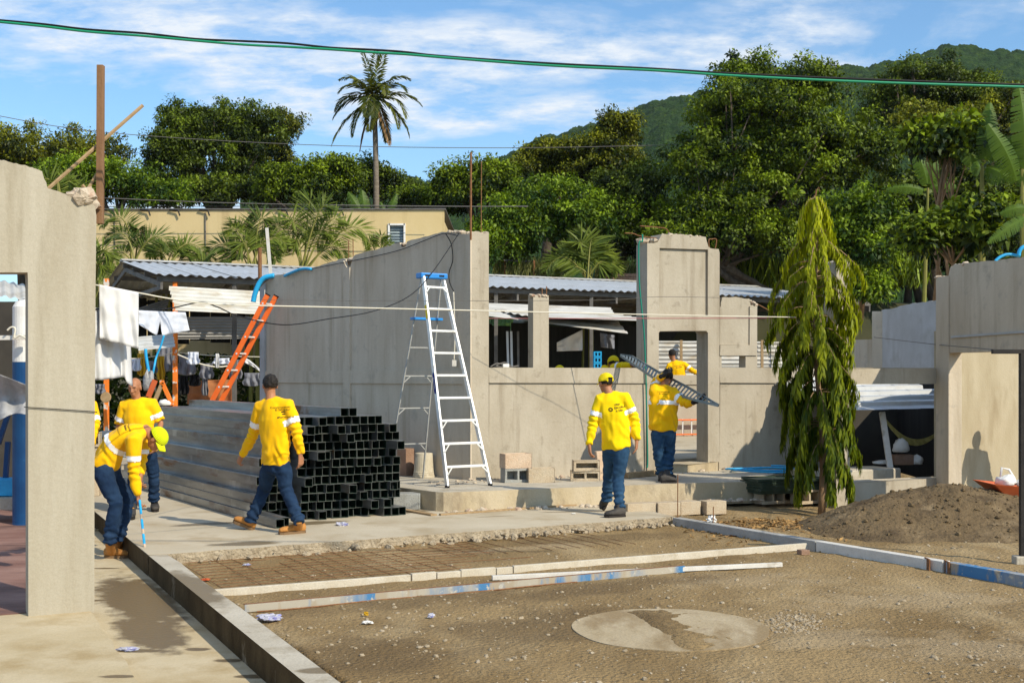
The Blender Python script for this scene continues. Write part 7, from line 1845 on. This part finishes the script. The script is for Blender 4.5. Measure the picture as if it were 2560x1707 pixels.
cloth('net', 'white hammock net slung beside the leaning ladder', lambda u, v: (lerp(604, 652, u), lerp(888, 924, u) + 6*v - 14*math.sin(math.pi*u)*.2 + (10*v*(1-u)), 23.9), 3, .05, 'cloth_white', 'hammock', 20, 8, seed=6)
curve_tube('clothes_line', 'beige clothes line sagging in the shed', 'rope', [P(444,886,23.6), P(470,897,23.6), P(500,909,23.7), P(541,917,23.8), P(575,914,23.9)], .014, 'rope_white')
curve_tube('clothes_line', 'greenish upper clothes line in the shed', 'rope', [P(430,880,24.2), P(540,889,24.4), P(655,892,24.8)], .008, 'rope_white')
curve_tube('clothes_line', 'left clothes line in the shed', 'rope', [P(262,880,23.8), P(330,896,23.8), P(400,888,24.4), P(440,880,24.2)], .008, 'rope_white')
curve_tube('conduit', 'left blue conduit standing in the plastic sack', 'conduit', [P(364,872,22.5), P(365,890,22.5), P(370,920,22.5), P(374,942,22.5)], .03, 'blue_hose')
curve_tube('conduit', 'right curved blue conduit standing in the plastic sack', 'conduit', [P(410,838,22.6), P(403,862,22.6), P(391,892,22.6), P(386,915,22.5), P(381,940,22.5)], .02, 'blue_hose')
mb = MB(); blob(mb, P(372, 960, 22.4), .10, .09, .22, 61, .7, fr=5.0); tag(mb.build('plastic_sack', MATS['tarp'], loc=P(372,985,22.4), smooth=True), 'grey-white plastic sack with blue conduits in it', 'sack')
mb = MB(); mb.beam(P(371,992,22.3), P(388,950,22.3), .10, .02, up=(0,1,0)); tag(mb.build('board', MATS['barrow'], loc=P(371,992,22.3)), 'slanted red-orange board beside the plastic sack', 'board')
sh_r = empty('sawhorse', P(415, 1010, 22.2), 'orange sawhorse behind the bald man', 'sawhorse')
for a, b, m in (((406,957),(431,1012),'orange_post'), ((404,962),(388,1000),'wood_pale'), ((400,955),(410,955),'orange_post')):
    mb = MB(); mb.beam(P(*a, 22.2), P(*b, 22.2), .07, .05, up=(0,1,0)); mb.build('leg' if a[1] > 956 else 'top_rail', MATS[m], sh_r)
mb = MB(); blob(mb, P(411, 1008, 22.0), .10, .08, .07, 63, .3); tag(mb.build('cloth_bundle', MATS['bag_white'], loc=P(411,1015,22.0), smooth=True), 'white bundle at the foot of the orange post', 'bundle')
# bin, chair and block behind the bald man
g = G(272, 1225, 0); rt = empty('waste_bin', g, 'dark grey lidded waste bin behind the bending man', 'bin')
mb = MB(); mb.lathe(g, [(.15,0),(.17,.05),(.185,.5),(.19,.78),(.20,.80)], 4 if False else 20); mb.build('body', MATS['bin_grey'], rt)
mb = MB(); mb.lathe(g + V3((0,0,.80)), [(.215,0),(.215,.03),(.19,.06),(.10,.085),(.0,.09)], 20); mb.build('lid', MATS['bin_grey'], rt)
block('tan hollow block standing on a pile beside the bin', (G(255,1230,0).x, G(255,1230,0).y - .5, .80), L=.3, H=.2, rz=.2, hole='y', m='block_tan')
mb = MB(); mb.obox(V3((G(255,1230,0).x - .14, G(255,1230,0).y - .6, 0)), (.28,.05,0), (-.03,.2,0), (0,0,.695)); tag(mb.build('block_pile', MATS['block_tan'], loc=(G(255,1230,0).x, G(255,1230,0).y-.5, 0), bevel=.01), 'tan pile of blocks under the hollow block', 'block pile')
mb = MB(); mb.lathe(P(265, 993, 21) , [(.0,0),(.09,.0),(.095,.01),(.09,.02),(.0,.02)], 20, (0,-1,.1)); tag(mb.build('chair_back', MATS['wood_pale'], loc=P(265,993,21)), 'round pale chair back beside the far orange post', 'chair')
# ---------------------------------------------------------------- behind the doorway at the far left
cc_ = Vector((P(63,0,15.1).x, 15.1, -.146)); rc = empty('round_column', cc_, 'round column painted white above and blue below at the left doorway', 'column')
zs = P(0,905,15.1).z; ztop = P(0,738,15.1).z
mb = MB(); mb.lathe(cc_, [(.152,0),(.15,.02),(.15,zs+.146)], 26); mb.build('blue_shaft', MATS['blue_paint'], rc, smooth=False)
mb = MB(); mb.lathe(cc_ + V3((0,0,zs+.148)), [(.149,0),(.149,ztop-zs-.15),(.11,ztop-zs-.08),(.0,ztop-zs-.05)], 26); mb.build('white_shaft', MATS['white_paint'], rc)
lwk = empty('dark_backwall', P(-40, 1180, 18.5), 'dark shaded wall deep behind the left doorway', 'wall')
mb = MB(); mb.obox(P(-330,1260,18.5), (P(85,0,18.5).x - P(-330,0,18.5).x,0,0), (0,.2,0), (0,0,3.1)); mb.build('wall_face', MATS['dark_shade_wall'], lwk)
corr('roof_sheet', 'zinc_white', P(-140,676,16.8), P(62,712,16.8), P(-150,712,15.6), 9, .015, None, 'white zinc roof sheet above the left doorway', 'roof sheet')
mb = MB(); mb.beam(P(-80,846,14.8), P(72,843,14.8), .06, .055); tag(mb.build('wooden_beam', MATS['white_tube'], loc=P(-80,846,14.8)), 'pale beam crossing the round column', 'beam')
curve_tube('rope', 'pale rope knotted around the pale beam', 'rope', [P(18,826,14.7), P(28,818,14.7), P(38,822,14.7), P(36,845,14.7), P(50,838,14.7), P(68,848,14.7)], .012, 'rope_white')
def tarpf(u, v): return lerp(-60, 82, u), lerp(lerp(912, 968, u), lerp(1060, 1034, u) + 8*math.sin(u*7), v), 14.3 + .25*math.sin(v*3.1)
cloth('plastic_sheet', 'grey translucent plastic sheet hanging in the left doorway', tarpf, 3, .05, 'tarp', 'plastic sheet', 30, 18, seed=9)
for a, b, lb in (((-4,1110),(22,1030),'slanted blue pole in the left doorway'), ((14,1196),(20,1104),'upright blue pole in the left doorway')):
    mb = MB(); mb.beam(P(*a, 15.6), P(*b, 15.6), .055, .055, up=(0,1,0)); tag(mb.build('blue_pole', MATS['blue_paint'], loc=P(*a, 15.6)), lb, 'pole')
p = P(-30, 1240, 15.4); mb = MB(); mb.obox(p, (.32,0,0), (0,.3,0), (0,0,.22)); tag(mb.build('blue_crate', MATS['blue_hose'], loc=p, bevel=.01), 'light blue crate at the left edge beside the round column', 'crate')
p = P(-40, 1275, 15.25); mb = MB(); mb.obox(p, (.39,0,0), (0,.5,0), (0,0,.155)); tag(mb.build('stone_ledge', MATS['concrete'], loc=p, bevel=.01), 'low stone ledge under the light blue crate', 'ledge')
# ---------------------------------------------------------------- things behind the sill wall and in the right opening
cloth('grey_sheet', 'grey sheet slung in the dark shed right of the window column', lambda u, v: (lerp(1392, 1456, u), lerp(lerp(856, 824, u), lerp(878, 876, u), v), 27.0), 2, .06, 'cloth_white', 'sheet', seed=12)
cloth('grey_rag', 'grey rag at the right end of the dark shed', quad((1500,832),(1536,838),(1536,872),(1502,868), 27.4), 2, .06, 'cloth_grey', 'rag', seed=13)
for i, px in enumerate((1271, 1280, 1296)):
    mb = MB(); mb.beam(P(px, 930, 26), P(px-3+i, 828, 26), .05, .03, up=(0,1,0)); tag(mb.build('metal_strip', MATS['zinc'] if i < 2 else MATS['purlin'], loc=P(px,930,26)), ('left','middle','right')[i] + ' metal strip standing in the dark shed', 'metal strip')
p = P(1485, 921, 22.0); cr_ = empty('plastic_crate', p, 'blue plastic crate stack behind the sill wall', 'crate')
for k in range(3):
    q0 = p + V3((0,0,k*.105)); mb = MB(); mb.obox(q0, (.14,0,0), (0,.3,0), (0,0,.022)); mb.obox(q0 + V3((0,0,.078)), (.14,0,0), (0,.3,0), (0,0,.022))
    for xx in (0, .057, .116): mb.obox(q0 + V3((xx,.002,.02)), (.024,0,0), (0,.29,0), (0,0,.06))
    mb.build('crate_tier', MATS['blue_hose'], cr_)
curve_tube('cable', 'tangled grey cable lying on the sill', 'cable', [W1.off(.08).pt(px, py) for px, py in ((1226,917),(1245,908),(1268,917),(1240,915),(1262,906),(1280,916),(1296,914),(1270,918))], .009, 'cable_grey')
p = W1.off(.08).pt(1264, 914); mb = MB(); mb.cbox(p, (.09,.04,0), (-.02,.05,0), (0,0,.05)); tag(mb.build('socket_box', MATS['bag_white'], loc=p, bevel=.008), 'white socket box with tangled cable on the sill', 'socket')
def hamf(u, v): return lerp(2206, 2346, u), lerp(1036, 1078, u) + 42*max(0,math.sin(math.pi*u))**.9 + lerp(-4, 10, v)*max(0,math.sin(math.pi*u))**.5 + 3*v, 18.7
cloth('hammock', 'yellow hammock slung in the dark opening under the awning', hamf, 9, .02, 'hammock', 'hammock', 40, 8, seed=14)
mb = MB(); mb.beam(P(2227,1180,18.0), P(2205,1030,18.3), .085, .05, up=(0,1,0)); tag(mb.build('leaning_plank', MATS['white_tube'], loc=P(2227,1180,18.0), bevel=.005), 'whitewashed plank leaning in the dark opening', 'plank')
for i, (px, py, a_, b_, lb, m) in enumerate(((2252,1118,.12,.13,'pale round sack on the box in the dark opening','bag_white'), (2292,1152,.10,.09,'small pale sack on the ledge in the dark opening','bag_white'), (2206,1156,.14,.04,'crumpled white cloth on the ledge in the dark opening','bag_white'))):
    mb = MB(); blob(mb, P(px, py, 18.35), a_, a_*.8, b_, 70+i, .3); tag(mb.build('sack', MATS[m], loc=P(px,py,18.35), smooth=True), lb, 'sack')
mb = MB(); mb.cbox(P(2254,1148,18.4), (.30,.03,0), (0,.25,0), (0,0,.15)); tag(mb.build('box', MATS['brick_brown'], loc=P(2254,1148,18.4)), 'reddish box under the pale sack in the dark opening', 'box')

# ================================================================== HAZE
mh = bpy.data.materials.new('haze'); mh.use_nodes = True; t_ = mh.node_tree; t_.nodes.clear()
ho = t_.nodes.new('ShaderNodeOutputMaterial'); pv = t_.nodes.new('ShaderNodeVolumePrincipled')
pv.inputs['Color'].default_value = (.80, .90, 1.0, 1); pv.inputs['Density'].default_value = 0.00009
t_.links.new(pv.outputs[0], ho.inputs['Volume'])
mb = MB(); mb.obox((-900, -60, -3), (1900, 0, 0), (0, 760, 0), (0, 0, 190))
hzo = mb.build('haze', mh); tag(hzo, 'thin blue air between the court and the far hill', 'haze', kind='stuff')
